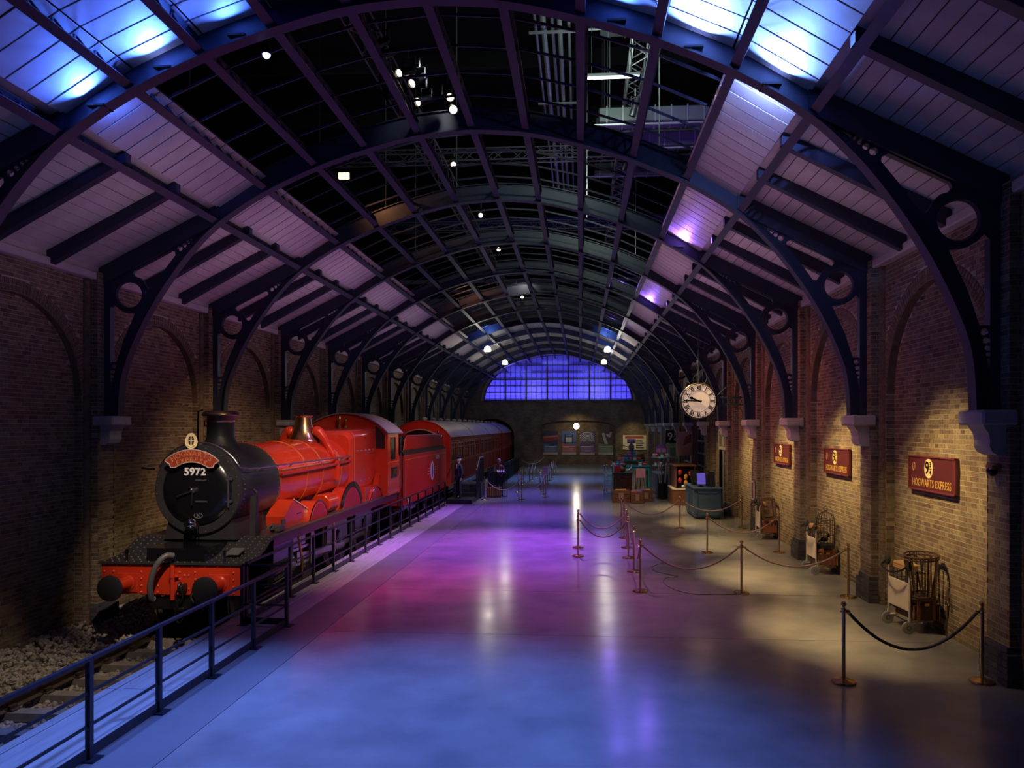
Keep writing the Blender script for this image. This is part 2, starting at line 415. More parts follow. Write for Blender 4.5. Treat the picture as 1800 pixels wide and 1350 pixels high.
def cmat(name, c, rough=.5): return MATS.get(name) or mat(name, c, rough)
# ------------------------------------------------------------------ dimensions
X0 = -2.2                       # centre line of the hall
Y0, BAY, NB = 10.35, 4.62, 12   # first visible rib, rib spacing
YEND = Y0 + BAY * NB            # end wall
PIER, FACE, PANEL = 7.8, 8.0, 8.15   # distance of wall planes from the centre line
TRACKZ = -0.78
def ribY(k): return Y0 + BAY * k

# ------------------------------------------------------------------ floor
fl = struct('floor')
joints = [-3, 3.2, 12.05, 15.25, 20.1, 25.0, 30.0, 36.0, 42.0, 50.0, 58.0, YEND]
for a, b in zip(joints[:-1], joints[1:]):
    MB().b2((-4.25, a + .006, -.14), (PANEL + X0 - .01, b - .006, 0)).out('floor_slab', CONC, fl)
MB().b2((-5.06, -3, -.14), (-4.262, YEND, -.001)).out('edge_strip', CONC2, fl)
MB().b2((-6.1, -3, -.3), (PANEL + X0, YEND, -.141)).out('joint_bed', DARK, fl)
cope = struct('trim_1')
yy = -3.0
while yy < 58:
    L = 3.05; xs = [-6.15, -6.02, -5.92, -5.55, -5.06]
    for i in range(4):
        dz = (.0, -.012, .004, -.003)[i]
        MB().b2((xs[i] + .002, yy + .004, -.16), (xs[i + 1] - .002, min(yy + L, 58) - .004, dz), bev=.008).out('coping_plank', COPE, cope)
    yy += L
MB().b2((-6.08, -3, TRACKZ - .1), (-6.0, 58, -.161)).out('platform_face', CONC2, cope)

# ------------------------------------------------------------------ track
tr = thing('railway_track', 'rusty rails on pale sleepers beneath the red locomotive', 'track', (-7.57, 0, 0))
RAILX = (-.755, .755)
rp = [(-.07, 0), (.07, 0), (.07, .012), (.012, .03), (.012, .11), (.036, .12), (.036, .155), (-.036, .155), (-.036, .12), (-.012, .11), (-.012, .03), (-.07, .012)]
for rx in RAILX:
    MB().prism([(rx + a, -.725 + b) for a, b in rp], 'y', 2, YEND + 12).out('rail', RUST, tr)
sl = MB().prism([(-.13, 0), (.13, 0), (.10, .11), (-.10, .11)], 'x', -1.18, 1.18).mesh('sleeper', SLEEPER)
ch = MB().box((0, 0, 0), (.30, .16, .05), bev=.015)
ch.box((-.09, 0, .04), (.05, .14, .06)).box((.09, 0, .04), (.05, .14, .06))
chm = ch.mesh('rail_chair', RUST)
for i in range(46):
    y = 3.0 + i * .72
    s_ = inst('sleeper', sl, tr, (0, y, -.835), (0, 0, random.uniform(-.01, .01)))
    for rx in RAILX: inst('rail_chair', chm, s_, (rx, 0, .12))
bed = MB().b2((-PANEL + X0 - .1, 0, TRACKZ - .3), (-6.05, YEND + 12, TRACKZ - .07)).out('ground_trackbed', BALLAST)
tag(bed, kind='structure')
# ballast stones
ico = [(0, 0, -1), (.72, -.53, -.45), (-.28, -.85, -.45), (-.89, 0, -.45), (-.28, .85, -.45), (.72, .53, -.45), (.28, -.85, .45), (-.72, -.53, .45), (-.72, .53, .45), (.28, .85, .45), (.89, 0, .45), (0, 0, 1)]
icf = [(0, 1, 2), (1, 0, 5), (0, 2, 3), (0, 3, 4), (0, 4, 5), (1, 5, 10), (2, 1, 6), (3, 2, 7), (4, 3, 8), (5, 4, 9), (1, 10, 6), (2, 6, 7), (3, 7, 8), (4, 8, 9), (5, 9, 10), (6, 10, 11), (7, 6, 11), (8, 7, 11), (9, 8, 11), (10, 9, 11)]
rng = np.random.default_rng(3)
def stones(n, x0, x1, y0, y1, heap):
    I = np.array(ico); F = np.array(icf)
    cx = rng.uniform(x0, x1, n); cy = y0 + (y1 - y0) * rng.uniform(0, 1, n) ** 1.3
    cz = TRACKZ + rng.uniform(-.03, .03, n) + heap * np.clip((-9.3 - cx) / 1.0, 0, 1) * .16 - .075 * (np.abs(cx + 7.57) < 1.25)
    sc = rng.uniform(.02, .05, (n, 1, 1)) * rng.uniform(.7, 1.3, (n, 1, 3))
    jit = I[None] * (1 + rng.uniform(-.22, .22, (n, 12, 1)))
    th = rng.uniform(0, 6.28, n); c, s = np.cos(th), np.sin(th)
    P = jit * sc; Q = P.copy(); Q[..., 0] = P[..., 0] * c[:, None] - P[..., 2] * s[:, None]; Q[..., 2] = P[..., 0] * s[:, None] + P[..., 2] * c[:, None]
    Q += np.stack([cx, cy, cz], 1)[:, None, :]
    Fs = (F[None] + (np.arange(n) * 12)[:, None, None]).reshape(-1, 3)
    return Q.reshape(-1, 3), Fs
def npmesh(name, V, F, m, cols=None):
    me = bpy.data.meshes.new(name); n = len(F); k = F.shape[1]
    me.vertices.add(len(V)); me.vertices.foreach_set('co', np.ascontiguousarray(V, dtype=np.float32).ravel())
    me.loops.add(n * k); me.loops.foreach_set('vertex_index', np.ascontiguousarray(F, dtype=np.int32).ravel())
    me.polygons.add(n); me.polygons.foreach_set('loop_start', np.arange(0, n * k, k, dtype=np.int32))
    me.update(calc_edges=True); me.validate()
    me.polygons.foreach_set('use_smooth', np.zeros(n, dtype=bool))
    if cols is not None:
        at = me.attributes.new('Col', 'FLOAT_COLOR', 'POINT')
        at.data.foreach_set('color', np.concatenate([cols, np.ones((len(cols), 1))], 1).astype(np.float32).ravel())
    me.materials.append(m)
    return me
V, F = stones(15000, -10.3, -6.15, 7.0, 26.0, 1.0)
bs = inst('ballast_stones', npmesh('ballast_stones', V, F, BALLAST))
tag(bs, 'pale grey ballast stones heaped along the track by the brick wall', 'ballast', kind='stuff')

# ------------------------------------------------------------------ brick walls
ST, HD, JT, CH = .2175, .1035, .010, .080
PAL = np.array([(.37, .28, .16), (.33, .24, .14), (.30, .20, .12), (.40, .31, .19), (.24, .15, .10), (.28, .22, .15), (.20, .13, .09)]) * .72
def course_cells(u0, u1, z0, z1, inside=None, ph=0):
    """Flemish-bond cells (u centre, z centre, length) in a rectangle"""
    out = []; nz = int(round((z1 - z0) / CH)); per = ST + HD + 2 * JT
    for c in range(nz):
        zc = z0 + (c + .5) * CH
        u = u0 - per + (per / 2 if (c + ph) % 2 else 0); j = 0
        while u < u1:
            L = ST if j % 2 == 0 else HD
            a, b = max(u, u0 + JT / 2), min(u + L, u1 - JT / 2)
            if b - a > .03 and (inside is None or inside((a + b) / 2, zc)): out.append(((a + b) / 2, zc, b - a))
            u += L + JT; j += 1
    return out
def build_wall(side, name):
    """side +1 right wall, -1 left wall. Local frame: w = distance from centre line."""
    sx = side; ZB = 0.0 if side > 0 else TRACKZ
    root = bpy.data.objects.new(name, None); COL.objects.link(root); root['kind'] = 'structure'
    NEAR = 5
    S, FB, D = [], [], []      # bricks: (centre, size, colour)
    ZT = 6.62
    back = MB(); far = MB(); sof = MB()
    aR = lambda k: None
    for k in range(-2, NB):
        ya, yb = ribY(k) + .27, ribY(k + 1) - .27       # between piers
        o0, o1 = ya + .22, yb - .22                     # opening of the blind arch
        yc, rad, zs = (o0 + o1) / 2, (o1 - o0) / 2, 4.02
        near = 0 <= k < NEAR
        M = back if near else far
        W_ = lambda w: X0 + sx * w
        fin = -1 if sx > 0 else 1
        def quad(p, q, r_, s_):
            vs = [p, q, r_, s_]
            M.add(vs, [(0, 1, 2, 3)])
        # panel
        quad((W_(PANEL), o0, ZB - .1), (W_(PANEL), o1, ZB - .1), (W_(PANEL), o1, 6.1), (W_(PANEL), o0, 6.1))
        # jambs and spandrel
        for a, b in ((ya, o0), (o1, yb)): quad((W_(FACE), a, ZB - .1), (W_(FACE), b, ZB - .1), (W_(FACE), b, ZT), (W_(FACE), a, ZT))
        arc = [(yc - rad * math.cos(math.pi * i / 24), zs + rad * math.sin(math.pi * i / 24)) for i in range(25)]
        for i in range(24):
            (a, za), (b, zb) = arc[i], arc[i + 1]
            quad((W_(FACE), a, za), (W_(FACE), b, zb), (W_(FACE), b, ZT), (W_(FACE), a, ZT))
            sof.add([(W_(FACE), a, za), (W_(FACE), b, zb), (W_(PANEL), b, zb), (W_(PANEL), a, za)], [(0, 1, 2, 3)])
        for e in (o0, o1): quad((W_(FACE), e, ZB - .1), (W_(PANEL), e, ZB - .1), (W_(PANEL), e, zs), (W_(FACE), e, zs))
        # pier k
        y0, y1 = ribY(k) - .27, ribY(k) + .27
        quad((W_(PIER), y0, ZB - .1), (W_(PIER), y1, ZB - .1), (W_(PIER), y1, ZT), (W_(PIER), y0, ZT))
        for e in (y0, y1): quad((W_(PIER), e, ZB - .1), (W_(FACE + .02), e, ZB - .1), (W_(FACE + .02), e, ZT), (W_(PIER), e, ZT))
        if near or k == NEAR:
            pr_ = .004
            def put(cells, plane, dst=S):      # bricks on a plane facing the hall
                for u, z, L in cells: dst.append((plane - pr_ + .03, u, z, .06, L, CH - JT))
            ellin = lambda u, z: (abs(u - yc) < rad - .01 and (z < zs or (u - yc) ** 2 + (z - zs) ** 2 < (rad - .01) ** 2))
            ringout = lambda u, z: not ((abs(u - yc) < rad and z < zs) or (z >= zs - .02 and (u - yc) ** 2 + (z - zs) ** 2 < (rad + .25) ** 2))
            if near:
                put(course_cells(o0, o1, ZB, 5.86, ellin), PANEL)
                put(course_cells(ya, yb, zs, ZT - .02, ringout), FACE)
                for a, b in ((ya, o0), (o1, yb)): put(course_cells(a, b, ZB, zs), FACE)
                n = int(math.pi * rad / .082)
                for ring in (0, 1):
                    r0 = rad + .005 + ring * .122
                    for i in range(n):
                        t = math.pi * (i + .5) / n
                        FB.append((yc - (r0 + .055) * math.cos(t), zs + (r0 + .055) * math.sin(t), t))
            put(course_cells(y0, y1, ZB + .52, ZT), PIER)
            if near:
                for e, d_ in ((o0, 1), (o1, -1)):
                    for c in range(int((zs - ZB) / CH)):
                        S.append(((FACE + PANEL) / 2 - .004, e - d_ * (.03 - pr_), ZB + (c + .5) * CH, PANEL - FACE - .006, .06, CH - JT))
            for e, d_ in ((y0, -1), (y1, 1)):
                for c in range(int((ZT - ZB - .52) / CH)):
                    z = ZB + .52 + (c + .5) * CH
                    w0 = PIER + .005
                    for a, b in (((PIER + .0, PIER + .1), (PIER + .11, PIER + .2)) if c % 2 else ((PIER + .0, PIER + .2),)):
                        S.append(((a + b) / 2, e + d_ * (pr_ - .03), z, b - a, .06, CH - JT))
            # dark plinth round the pier foot
            PW, PY = PIER - .07, .34
            for c in range(6):
                z = ZB + (c + .5) * .085
                tp = 1 if c < 5 else .82
                yA, yB = ribY(k) - PY * tp, ribY(k) + PY * tp
                m = 3; L = (yB - yA) / m
                for j in range(m):
                    D.append((PW + .03 + (0 if c < 5 else .03), yA + (j + .5) * L + (L / 2 if c % 2 and j < m - 1 else 0) * 0, z, .06, L - .008, .077))
                for e in (yA + .03, yB - .03):
                    for (a, b) in (((PW + .06, PW + .19), (PW + .198, PANEL - .02)) if c % 2 else ((PW + .06, PW + .25), (PW + .258, PANEL - .02))):
                        D.append(((a + b) / 2, e, z, b - a, .06, .077))
    mb_ = back.out('mortar_bed', MORTAR, root)
    pcm = MB().b2((sx * (PIER - .055), -.325, ZB - .05), (sx * (PANEL - .03), .325, ZB + .42)).b2((sx * (PIER - .02), -.262, ZB + .42), (sx * (PANEL - .03), .262, ZB + .505)).mesh('plinth_core', MORTAR)
    for k in range(0, NEAR + 1): inst('plinth_core', pcm, root, (X0, ribY(k), 0))
    fb_ = far.out('distant_brickwork', BRICK_Y, root)
    sof.out('arch_soffit', SHAFT, root)  # arch undersides in a darker brick colour, their shading painted in
    # select single bricks: whole ones, in view, nearest to the camera
    A = np.array(S); cols = PAL[rng.integers(0, len(PAL), len(A))] * rng.uniform(.82, 1.15, (len(A), 1))
    full = (np.abs(A[:, 4] - ST) < 1e-3) | (np.abs(A[:, 4] - HD) < 1e-3)
    dist = A[:, 1] + .12 * np.abs(A[:, 2] - 1.6)
    lim = 10.72 if side > 0 else 11.9
    okm = full & (A[:, 1] > lim) & (A[:, 2] > (.3 if side > 0 else 0)) & (A[:, 2] < 5.4) & (np.abs(A[:, 0] - (PANEL + .026)) < .01)
    idx = np.argsort(np.where(okm, dist, 1e9))[:300]
    pick = np.zeros(len(A), bool); pick[idx] = True
    var = {}
    def unit(L, ci):
        key = (round(L, 3), ci)
        if key not in var:
            b = MB().box((0, 0, 0), (.06, L, CH - JT)); me = b.mesh('brick', BRICK)
            at = me.attributes.new('Col', 'FLOAT_COLOR', 'POINT'); c = PAL[ci]
            at.data.foreach_set('color', [v for _ in range(8) for v in (*c, 1)])
            var[key] = me
        return var[key]
    for i in idx:
        w, y, z = A[i, :3]
        inst('brick', unit(A[i, 4], int(rng.integers(0, len(PAL)))), root, (X0 + sx * w, y, z))
    def boxes(arr, cl, nm):
        n = len(arr); h = arr[:, 3:6] / 2
        sg = np.array([(-1, -1, -1), (1, -1, -1), (1, 1, -1), (-1, 1, -1), (-1, -1, 1), (1, -1, 1), (1, 1, 1), (-1, 1, 1)], float)
        c = arr[:, :3].copy(); c[:, 0] = X0 + sx * c[:, 0]
        V = c[:, None, :] + sg[None] * h[:, None, :]
        Fq = np.array([(3, 2, 1, 0), (4, 5, 6, 7), (0, 1, 5, 4), (1, 2, 6, 5), (2, 3, 7, 6), (3, 0, 4, 7)])
        F = (Fq[None] + (np.arange(n) * 8)[:, None, None]).reshape(-1, 4)
        o = inst(nm, npmesh(nm, V.reshape(-1, 3), F, BRICK, np.repeat(cl, 8, 0)), root); o['kind'] = 'stuff'; return o
    boxes(A[~pick], cols[~pick], 'brickwork')
    DA = np.array(D); boxes(DA, np.array((.075, .07, .085))[None] * rng.uniform(.7, 1.3, (len(DA), 1)), 'plinth_brickwork')
    # voussoirs of the blind arches
    me = {}
    for ci in range(3):
        b = MB().box((0, 0, 0), (.06, .072, .112)); m_ = b.mesh('voussoir', BRICK)
        at = m_.attributes.new('Col', 'FLOAT_COLOR', 'POINT'); at.data.foreach_set('color', [v for _ in range(8) for v in (*PAL[ci] * .8, 1)]); me[ci] = m_
    vb = MB()
    nv = 0
    for (y, z, t) in FB:
        if nv < 300: inst('voussoir', me[nv % 3], root, (X0 + sx * (FACE + .016), y, z), (t - math.pi / 2 if True else 0, 0, 0)).rotation_euler = (math.pi / 2 - t, 0, 0)
        else: vb.box((X0 + sx * (FACE + .016), y, z), (.06, .072, .112), rot=(math.pi / 2 - t, 0, 0))
        nv += 1
    if vb.v:
        m_ = vb.mesh('voussoir_brickwork', BRICK); at = m_.attributes.new('Col', 'FLOAT_COLOR', 'POINT')
        at.data.foreach_set('color', [v for _ in range(len(m_.vertices)) for v in (.28, .2, .12, 1)])
        o = inst('voussoir_brickwork', m_, root); o['kind'] = 'stuff'
    # rounded brick shafts beside the piers
    pf = []; z_ = ZB + .0
    while z_ < ZT - .1:
        pf += [(.082, z_ + .004), (.09, z_ + .008), (.09, z_ + .072), (.082, z_ + .076)]; z_ += .08
    sh_me = MB().lathe(pf, n=12).mesh('brick_shaft', SHAFT, 30)
    for k in range(-1, NB):
        for d_ in (-1, 1): inst('brick_shaft', sh_me, root, (X0 + sx * (FACE + .0), ribY(k) + d_ * .36, 0))
    # corbels under the ribs
    cb = MB()
    cb.box((7.66, 0, 3.52), (.46, .66, .20), bev=.03)
    cb.prism([(7.5, 3.42), (7.82, 3.42), (7.82, 3.02), (7.70, 3.02), (7.62, 3.06), (7.585, 3.14), (7.59, 3.22), (7.575, 3.31), (7.53, 3.37)], 'y', -.2, .2)
    if sx < 0: cb.v = [(-a, b, c) for a, b, c in cb.v]; cb.f = [f[::-1] for f in cb.f]
    cm = cb.mesh('corbel', STONE)
    for k in range(0 if sx > 0 else -1, NB): inst('corbel', cm, root, (X0, ribY(k), 0))
    # eave cornice
    MB().b2((X0 + sx * 7.82, Y0 - 2 * BAY, 6.46), (X0 + sx * 8.3, YEND, 6.62), bev=.02).out('cornice', BOARD, root)
    MB().b2((X0 + sx * 7.90, Y0 - 2 * BAY, 6.62), (X0 + sx * 8.3, YEND, 6.74)).out('cornice', BOARD, root)
    MB().b2((X0 + sx * 8.2, Y0 - 2 * BAY, ZB - .5), (X0 + sx * 8.5, YEND + .3, 6.9)).out('wall_core', DARK, root)
    return root
SHAFT = mat('shaft_brick', (.20, .14, .09), .8, col2=(.12, .085, .06), scale=9)
wall_r = build_wall(1, 'wall_right')
wall_l = build_wall(-1, 'wall_left')

# ------------------------------------------------------------------ end wall with tunnel mouth, poster recess and lunette
we = bpy.data.objects.new('wall_end', None); COL.objects.link(we); we['kind'] = 'structure'
def half_ellipse(cx, z0, a, b, n=36): return [(cx + a * math.cos(math.pi * i / n), z0 + b * math.sin(math.pi * i / n)) for i in range(n + 1)]
outer = [(-10.6, -1), (6.2, -1), (6.2, 9.9), (-10.6, 9.9)]
LUN = half_ellipse(-2.0, 5.75, 6.55, 4.0)
tun = [(-9.9, -.95), (-5.9, -.95)] + [(-7.9 + 2.0 * math.cos(t), 2.6 + 1.5 * math.sin(t)) for t in [math.pi * i / 14 for i in range(15)]]
rec = [(-3.55, -.0), (3.1, -.0), (3.1, 3.35)] + [(-.22 + 3.32 * math.cos(t), 3.35 + .62 * math.sin(t)) for t in [math.pi * i / 16 for i in range(1, 16)]] + [(-3.55, 3.35)]
vs_, fs_ = plate(outer, [LUN, tun, rec], .3)
MB().add([(x, YEND + .15, y) if False else (x, YEND + .15 - z, y) for x, y, z in vs_], fs_).out('wall_face', BRICK_X, we)
MB().b2((-3.7, YEND + .42, -.2), (3.3, YEND + .5, 4.3)).out('recess_back', BRICK_X, we)
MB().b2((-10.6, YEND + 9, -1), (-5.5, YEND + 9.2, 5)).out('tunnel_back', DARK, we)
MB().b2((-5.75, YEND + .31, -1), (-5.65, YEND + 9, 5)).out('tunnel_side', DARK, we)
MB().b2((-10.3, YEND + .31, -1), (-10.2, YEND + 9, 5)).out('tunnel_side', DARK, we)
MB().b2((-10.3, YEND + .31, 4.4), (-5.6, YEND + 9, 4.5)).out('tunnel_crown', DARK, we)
# brick arch ring over the lunette
vb = MB()
for i in range(84):
    t = math.pi * (i + .5) / 84; a, b = 6.55 + .16, 4.0 + .16
    vb.box((-2.0 + a * math.cos(t), YEND - .02, 5.75 + b * math.sin(t)), (.28, .06, .2), rot=(0, -math.atan2(a * math.sin(t), b * math.cos(t)), 0))
o = vb.out('arch_brickwork', MORTAR, we); o['kind'] = 'stuff'
# lunette window: glazing bars and panes
win = struct('window_1', (0, YEND, 0))
PANE = bpy.data.materials.new('opal_pane'); PANE.use_nodes = True
nt = PANE.node_tree; nt.nodes.clear()
ou = nt.nodes.new('ShaderNodeOutputMaterial'); ts = nt.nodes.new('ShaderNodeBsdfTranslucent'); ts.inputs[0].default_value = (.8, .8, .85, 1)
gl = nt.nodes.new('ShaderNodeBsdfGlossy'); gl.inputs['Roughness'].default_value = .2; mxs = nt.nodes.new('ShaderNodeMixShader'); mxs.inputs[0].default_value = .06
nt.links.new(ts.outputs[0], mxs.inputs[1]); nt.links.new(gl.outputs[0], mxs.inputs[2]); nt.links.new(mxs.outputs[0], ou.inputs[0])
def lz(x): 
    t = 1 - ((x + 2.0) / 6.55) ** 2
    return 5.75 + 4.0 * math.sqrt(max(t, 0))
colw = 13.1 / 7
zrows = [5.78, 6.44, 7.02, 7.62, 8.22, 8.86, 9.8]
for ci in range(7):
    for s_ in range(4):
        xa = -8.55 + ci * colw + s_ * colw / 4; xb = xa + colw / 4
        for r_ in range(6):
            za, zb = zrows[r_], zrows[r_ + 1]
            top = [min(zb, lz(xa + (xb - xa) * q / 3)) for q in range(4)]
            if max(top) - za < .05: continue
            poly = [(xa + .012, za + .012), (xb - .012, za + .012)] + [(xa + .012 + (xb - xa - .024) * q / 3, max(za + .013, top[q] - .012)) for q in (3, 2, 1, 0)]
            MB().prism(poly, 'y', .04, .055).out('pane', PANE, win)
for ci in range(1, 7):
    x = -8.55 + ci * colw; MB().b2((x - .06, -.1, 5.75), (x + .06, .14, lz(x))).out('mullion', IRON, win)
for ci in range(28):
    if ci % 4:
        x = -8.55 + ci * colw / 4; MB().b2((x - .016, .0, 5.75), (x + .016, .08, lz(x))).out('glazing_bar', IRON, win)
for i, z in enumerate(zrows[1:-1]):
    h = 6.55 * math.sqrt(max(0, 1 - ((z - 5.75) / 4.0) ** 2)); w = .05 if i == 2 else .018
    MB().b2((-2 - h, -.02, z - w), (-2 + h, .1, z + w)).out('transom', IRON, win)
MB().b2((-8.6, -.16, 5.62), (4.6, .1, 5.78)).out('sill', IRON, win)
MB().tube([(x, -.16, z) for x, z in LUN], .05, 6).out('rim', IRONF, win)
SOFFB = mat('window_backing', (.32, .32, .36), .9)
MB().b2((-9.2, YEND + 1.5, 5.0), (5.2, YEND + 1.6, 10.2)).out('backing_sheet', SOFFB, win, loc=(0, -YEND, 0))
for a_, b_ in (((-8, 5.9), (-4.2, 9.6)), ((-2.4, 5.9), (.6, 9.3)), ((3.4, 5.9), (.2, 9.4))):
    MB().bar((a_[0], 1.0, a_[1] + 1), (b_[0], 1.0, b_[1]), .12, .12).out('brace', IRON, win)
for ci in range(7):
    x = -8.55 + (ci + .5) * colw
    area((x, YEND + .75, 5.45), (x, YEND + .85, 7.0), (.10, .08, 1.0), 105, 1.2, .3, 150)
# ------------------------------------------------------------------ roof: ribs, purlins, boards, bars
SOF = smooth_path([(7.5, 3.62, 0), (7.44, 4.4, 0), (7.20, 5.1, 0), (6.84, 5.82, 0), (6.36, 6.55, 0), (5.88, 7.14, 0), (5.3, 7.68, 0), (4.35, 8.27, 0), (3.2, 8.78, 0), (2.1, 9.13, 0), (1.05, 9.37, 0), (0, 9.45, 0)], 4)
SOF = [(p.x, p.y) for p in SOF]
def sof_z(r):
    r = abs(r)
    for (a, za), (b, zb) in zip(SOF[:-1], SOF[1:]):
        if b <= r <= a and a > b: return za + (zb - za) * (r - a) / (b - a)
    return SOF[-1][1]
def board_z(r): return 8.02 - .5 * (abs(r) - 5.35)
def offs(pts, d):
    out = []
    for i, p in enumerate(pts):
        a = pts[max(i - 1, 0)]; b = pts[min(i + 1, len(pts) - 1)]
        t = Vector((b[0] - a[0], b[1] - a[1])).normalized()
        out.append((p[0] + t[1] * d, p[1] - t[0] * d))
    return out
cut = max(i for i, p in enumerate(SOF) if p[0] >= 5.3)
low = SOF[:cut + 1]; upr = SOF[cut:]
# centre web (both halves), as a swept box
webm = MB(); flm = MB()
full = [(p[0], p[1]) for p in SOF] + [(-p[0], p[1]) for p in SOF[::-1][1:]]
cen = [p for p in full if abs(p[0]) <= 5.31]
cout = offs(cen, .40)
for i in range(len(cen) - 1):
    webm.prism([cen[i], cen[i + 1], cout[i + 1], cout[i]], 'y', -.03, .03)
tops = offs(cen, .42)
for i in range(len(cen) - 1):
    webm.prism([cout[i], cout[i + 1], tops[i + 1], tops[i]], 'y', -.09, .09)
inn = offs(full, -.03)
for i in range(len(full) - 1):
    flm.prism([full[i], full[i + 1], inn[i + 1], inn[i]], 'y', -.105, .105)
web_me = webm.mesh('arch_web', IRON); fl_me = flm.mesh('arch_flange', IRONF)
# spandrel plate with its ring and pierced circles
outl = low + [(5.3, board_z(5.3) - .38), (7.86, board_z(7.86) - .38), (7.8, 6.44), (7.8, 3.62)]
H2 = [(6.36, 7.10), (7.16, 6.69), (7.19, 6.62), (7.15, 6.56), (7.04, 6.53), (6.95, 6.45), (6.90, 6.35), (6.85, 6.28), (6.77, 6.30), (6.52, 6.66), (6.26, 6.99), (6.27, 7.06)]
H3 = [(7.14, 5.78), (7.39, 5.23), (7.54, 4.76), (7.67, 4.76), (7.68, 5.36), (7.66, 5.92), (7.60, 5.98), (7.50, 5.88), (7.38, 5.81), (7.28, 5.79)]
ups = [(6.16, 7.13, .058), (6.06, 7.20, .047), (5.98, 7.262, .038), (5.915, 7.312, .028)]
lows = [(7.605, 4.67, .05), (7.625, 4.555, .043), (7.64, 4.455, .036), (7.65, 4.37, .028)]
holes = [circ(7.27, 6.18, .285, 28), H2, H3] + [circ(a, b, c, 14) for a, b, c in ups + lows]
holes += [[(5.88, 7.345), (5.86, 7.32), (5.68, 7.47)], [(7.64, 4.32), (7.665, 4.32), (7.668, 4.05)]]
vs_, fs_ = plate(outl, holes, .07)
sp = MB().add([(x, -z, y) for x, y, z in vs_], fs_)
# raised rim round the ring
sp.tube([(7.27 + .315 * math.cos(2 * math.pi * i / 28), 0, 6.18 + .315 * math.sin(2 * math.pi * i / 28)) for i in range(28)], .055, 6, closed=True)
sp_me = sp.mesh('spandrel', IRON)
sp2 = MB(); sp2.v = [(-x, y, z) for x, y, z in sp.v]; sp2.f = [f[::-1] for f in sp.f]; sp2_me = sp2.mesh('spandrel', IRON)
raf = MB().prism([(5.3, board_z(5.3) - .02), (8.02, board_z(8.02) - .02), (7.95, board_z(7.95) - .40), (5.3, board_z(5.3) - .40)], 'y', -.10, .10)
raf_me = raf.mesh('rafter', IRON)
raf2 = MB(); raf2.v = [(-x, y, z) for x, y, z in raf.v]; raf2.f = [f[::-1] for f in raf.f]; raf2_me = raf2.mesh('rafter', IRON)
ORD = ['first', 'second', 'third', 'fourth', 'fifth', 'sixth', 'seventh', 'eighth', 'ninth', 'tenth', 'eleventh', 'twelfth', 'thirteenth', 'fourteenth', 'fifteenth']
for k in range(NB):
    rb = thing('roof_rib', f'navy iron roof arch with ring-pierced brackets, {ORD[k]} counted from the camera', 'roof arch', (X0, ribY(k), 0), group='iron roof arches spanning the hall')
    inst('arch_web', web_me, rb); inst('arch_flange', fl_me, rb)
    inst('spandrel', sp_me, rb); inst('spandrel', sp2_me, rb); inst('rafter', raf_me, rb); inst('rafter', raf2_me, rb)
    for s_ in (-1, 1):
        MB().b2((s_ * 7.66, -.07, 3.62), (s_ * 7.8, .07, 6.46)).out('post', IRON, rb)
# purlins: lattice girders between ribs
PR = [-5.35, -4.3, -3.25, -2.2, -1.1, 0, 1.1, 2.2, 3.25, 4.3, 5.35]
L0 = BAY - .08
pm = MB(); ll = MB()
pm.b2((-.07, -L0 / 2, 0), (.07, L0 / 2, .025)); pm.b2((-.05, -L0 / 2, .26), (.05, L0 / 2, .285))
nn = 11
for i in range(nn):
    y = -L0 / 2 + L0 * i / nn; y2 = y + L0 / nn
    ll.bar((0, y, .02), (0, (y + y2) / 2, .27), .03, .022); ll.bar((0, (y + y2) / 2, .27), (0, y2, .02), .03, .022)
pm_me = pm.mesh('chord_pair', IRONF); ll_me = ll.mesh('lattice', IRON)
PNAME = ['first', 'second', 'third', 'fourth', 'fifth', 'sixth and topmost', 'fifth', 'fourth', 'third', 'second', 'first']
for j, r_ in enumerate(PR):
    sd_ = '' if j == 5 else (' from the left eave' if j < 5 else ' from the right eave')
    g = thing('roof_purlin', f'{PNAME[j]} lattice purlin{sd_}, running the length of the roof', 'purlin', (X0 + r_, 0, sof_z(r_) + .02), group='lattice roof purlins')
    n_ = math.atan2(sof_z(r_ - .2) - sof_z(r_ + .2), .4) if r_ else 0
    for k in range(-2, NB):
        seg = inst('girder', pm_me, g, (0, ribY(k) + BAY / 2, 0), (0, n_, 0)); inst('lattice', ll_me, seg)
# sloping boarded ceilings
for sd, nm in ((-1, 'ceiling_left'), (1, 'ceiling_right')):
    c_ = struct(nm)
    nb = 14; bw = (8.12 - 5.35) / nb; ang = math.atan(.5)
    bm = MB().box((0, 0, 0), (bw / math.cos(ang) - .012, BAY - .004, .022), bev=.004).mesh('board', BOARD)
    for k in range(-2, NB):
        for i in range(nb):
            r_ = 5.35 + (i + .5) * bw
            inst('board', bm, c_, (X0 + sd * r_, ribY(k) + BAY / 2, board_z(r_) + .012 + random.uniform(-.002, .002)), (0, sd * ang, 0))
    MB().prism([(X0 + sd * 5.2, board_z(5.2) + .05), (X0 + sd * 8.3, board_z(8.3) + .05), (X0 + sd * 8.3, board_z(8.3) + .1), (X0 + sd * 5.2, board_z(5.2) + .1)], 'y', ribY(-2), YEND).out('roof_deck', DARK, c_)
    rm = MB().prism([(sd * 5.35, board_z(5.35)), (sd * 8.0, board_z(8.0)), (sd * 8.0, board_z(8.0) - .2), (sd * 7.86, board_z(8.0) - .22), (sd * 5.35, board_z(5.35) - .2)], 'y', -.075, .075).mesh('rafter', IRON)
    for k in range(-2, NB):
        for q in (1, 2): inst('rafter', rm, c_, (X0, ribY(k) + BAY * q / 3, 0))
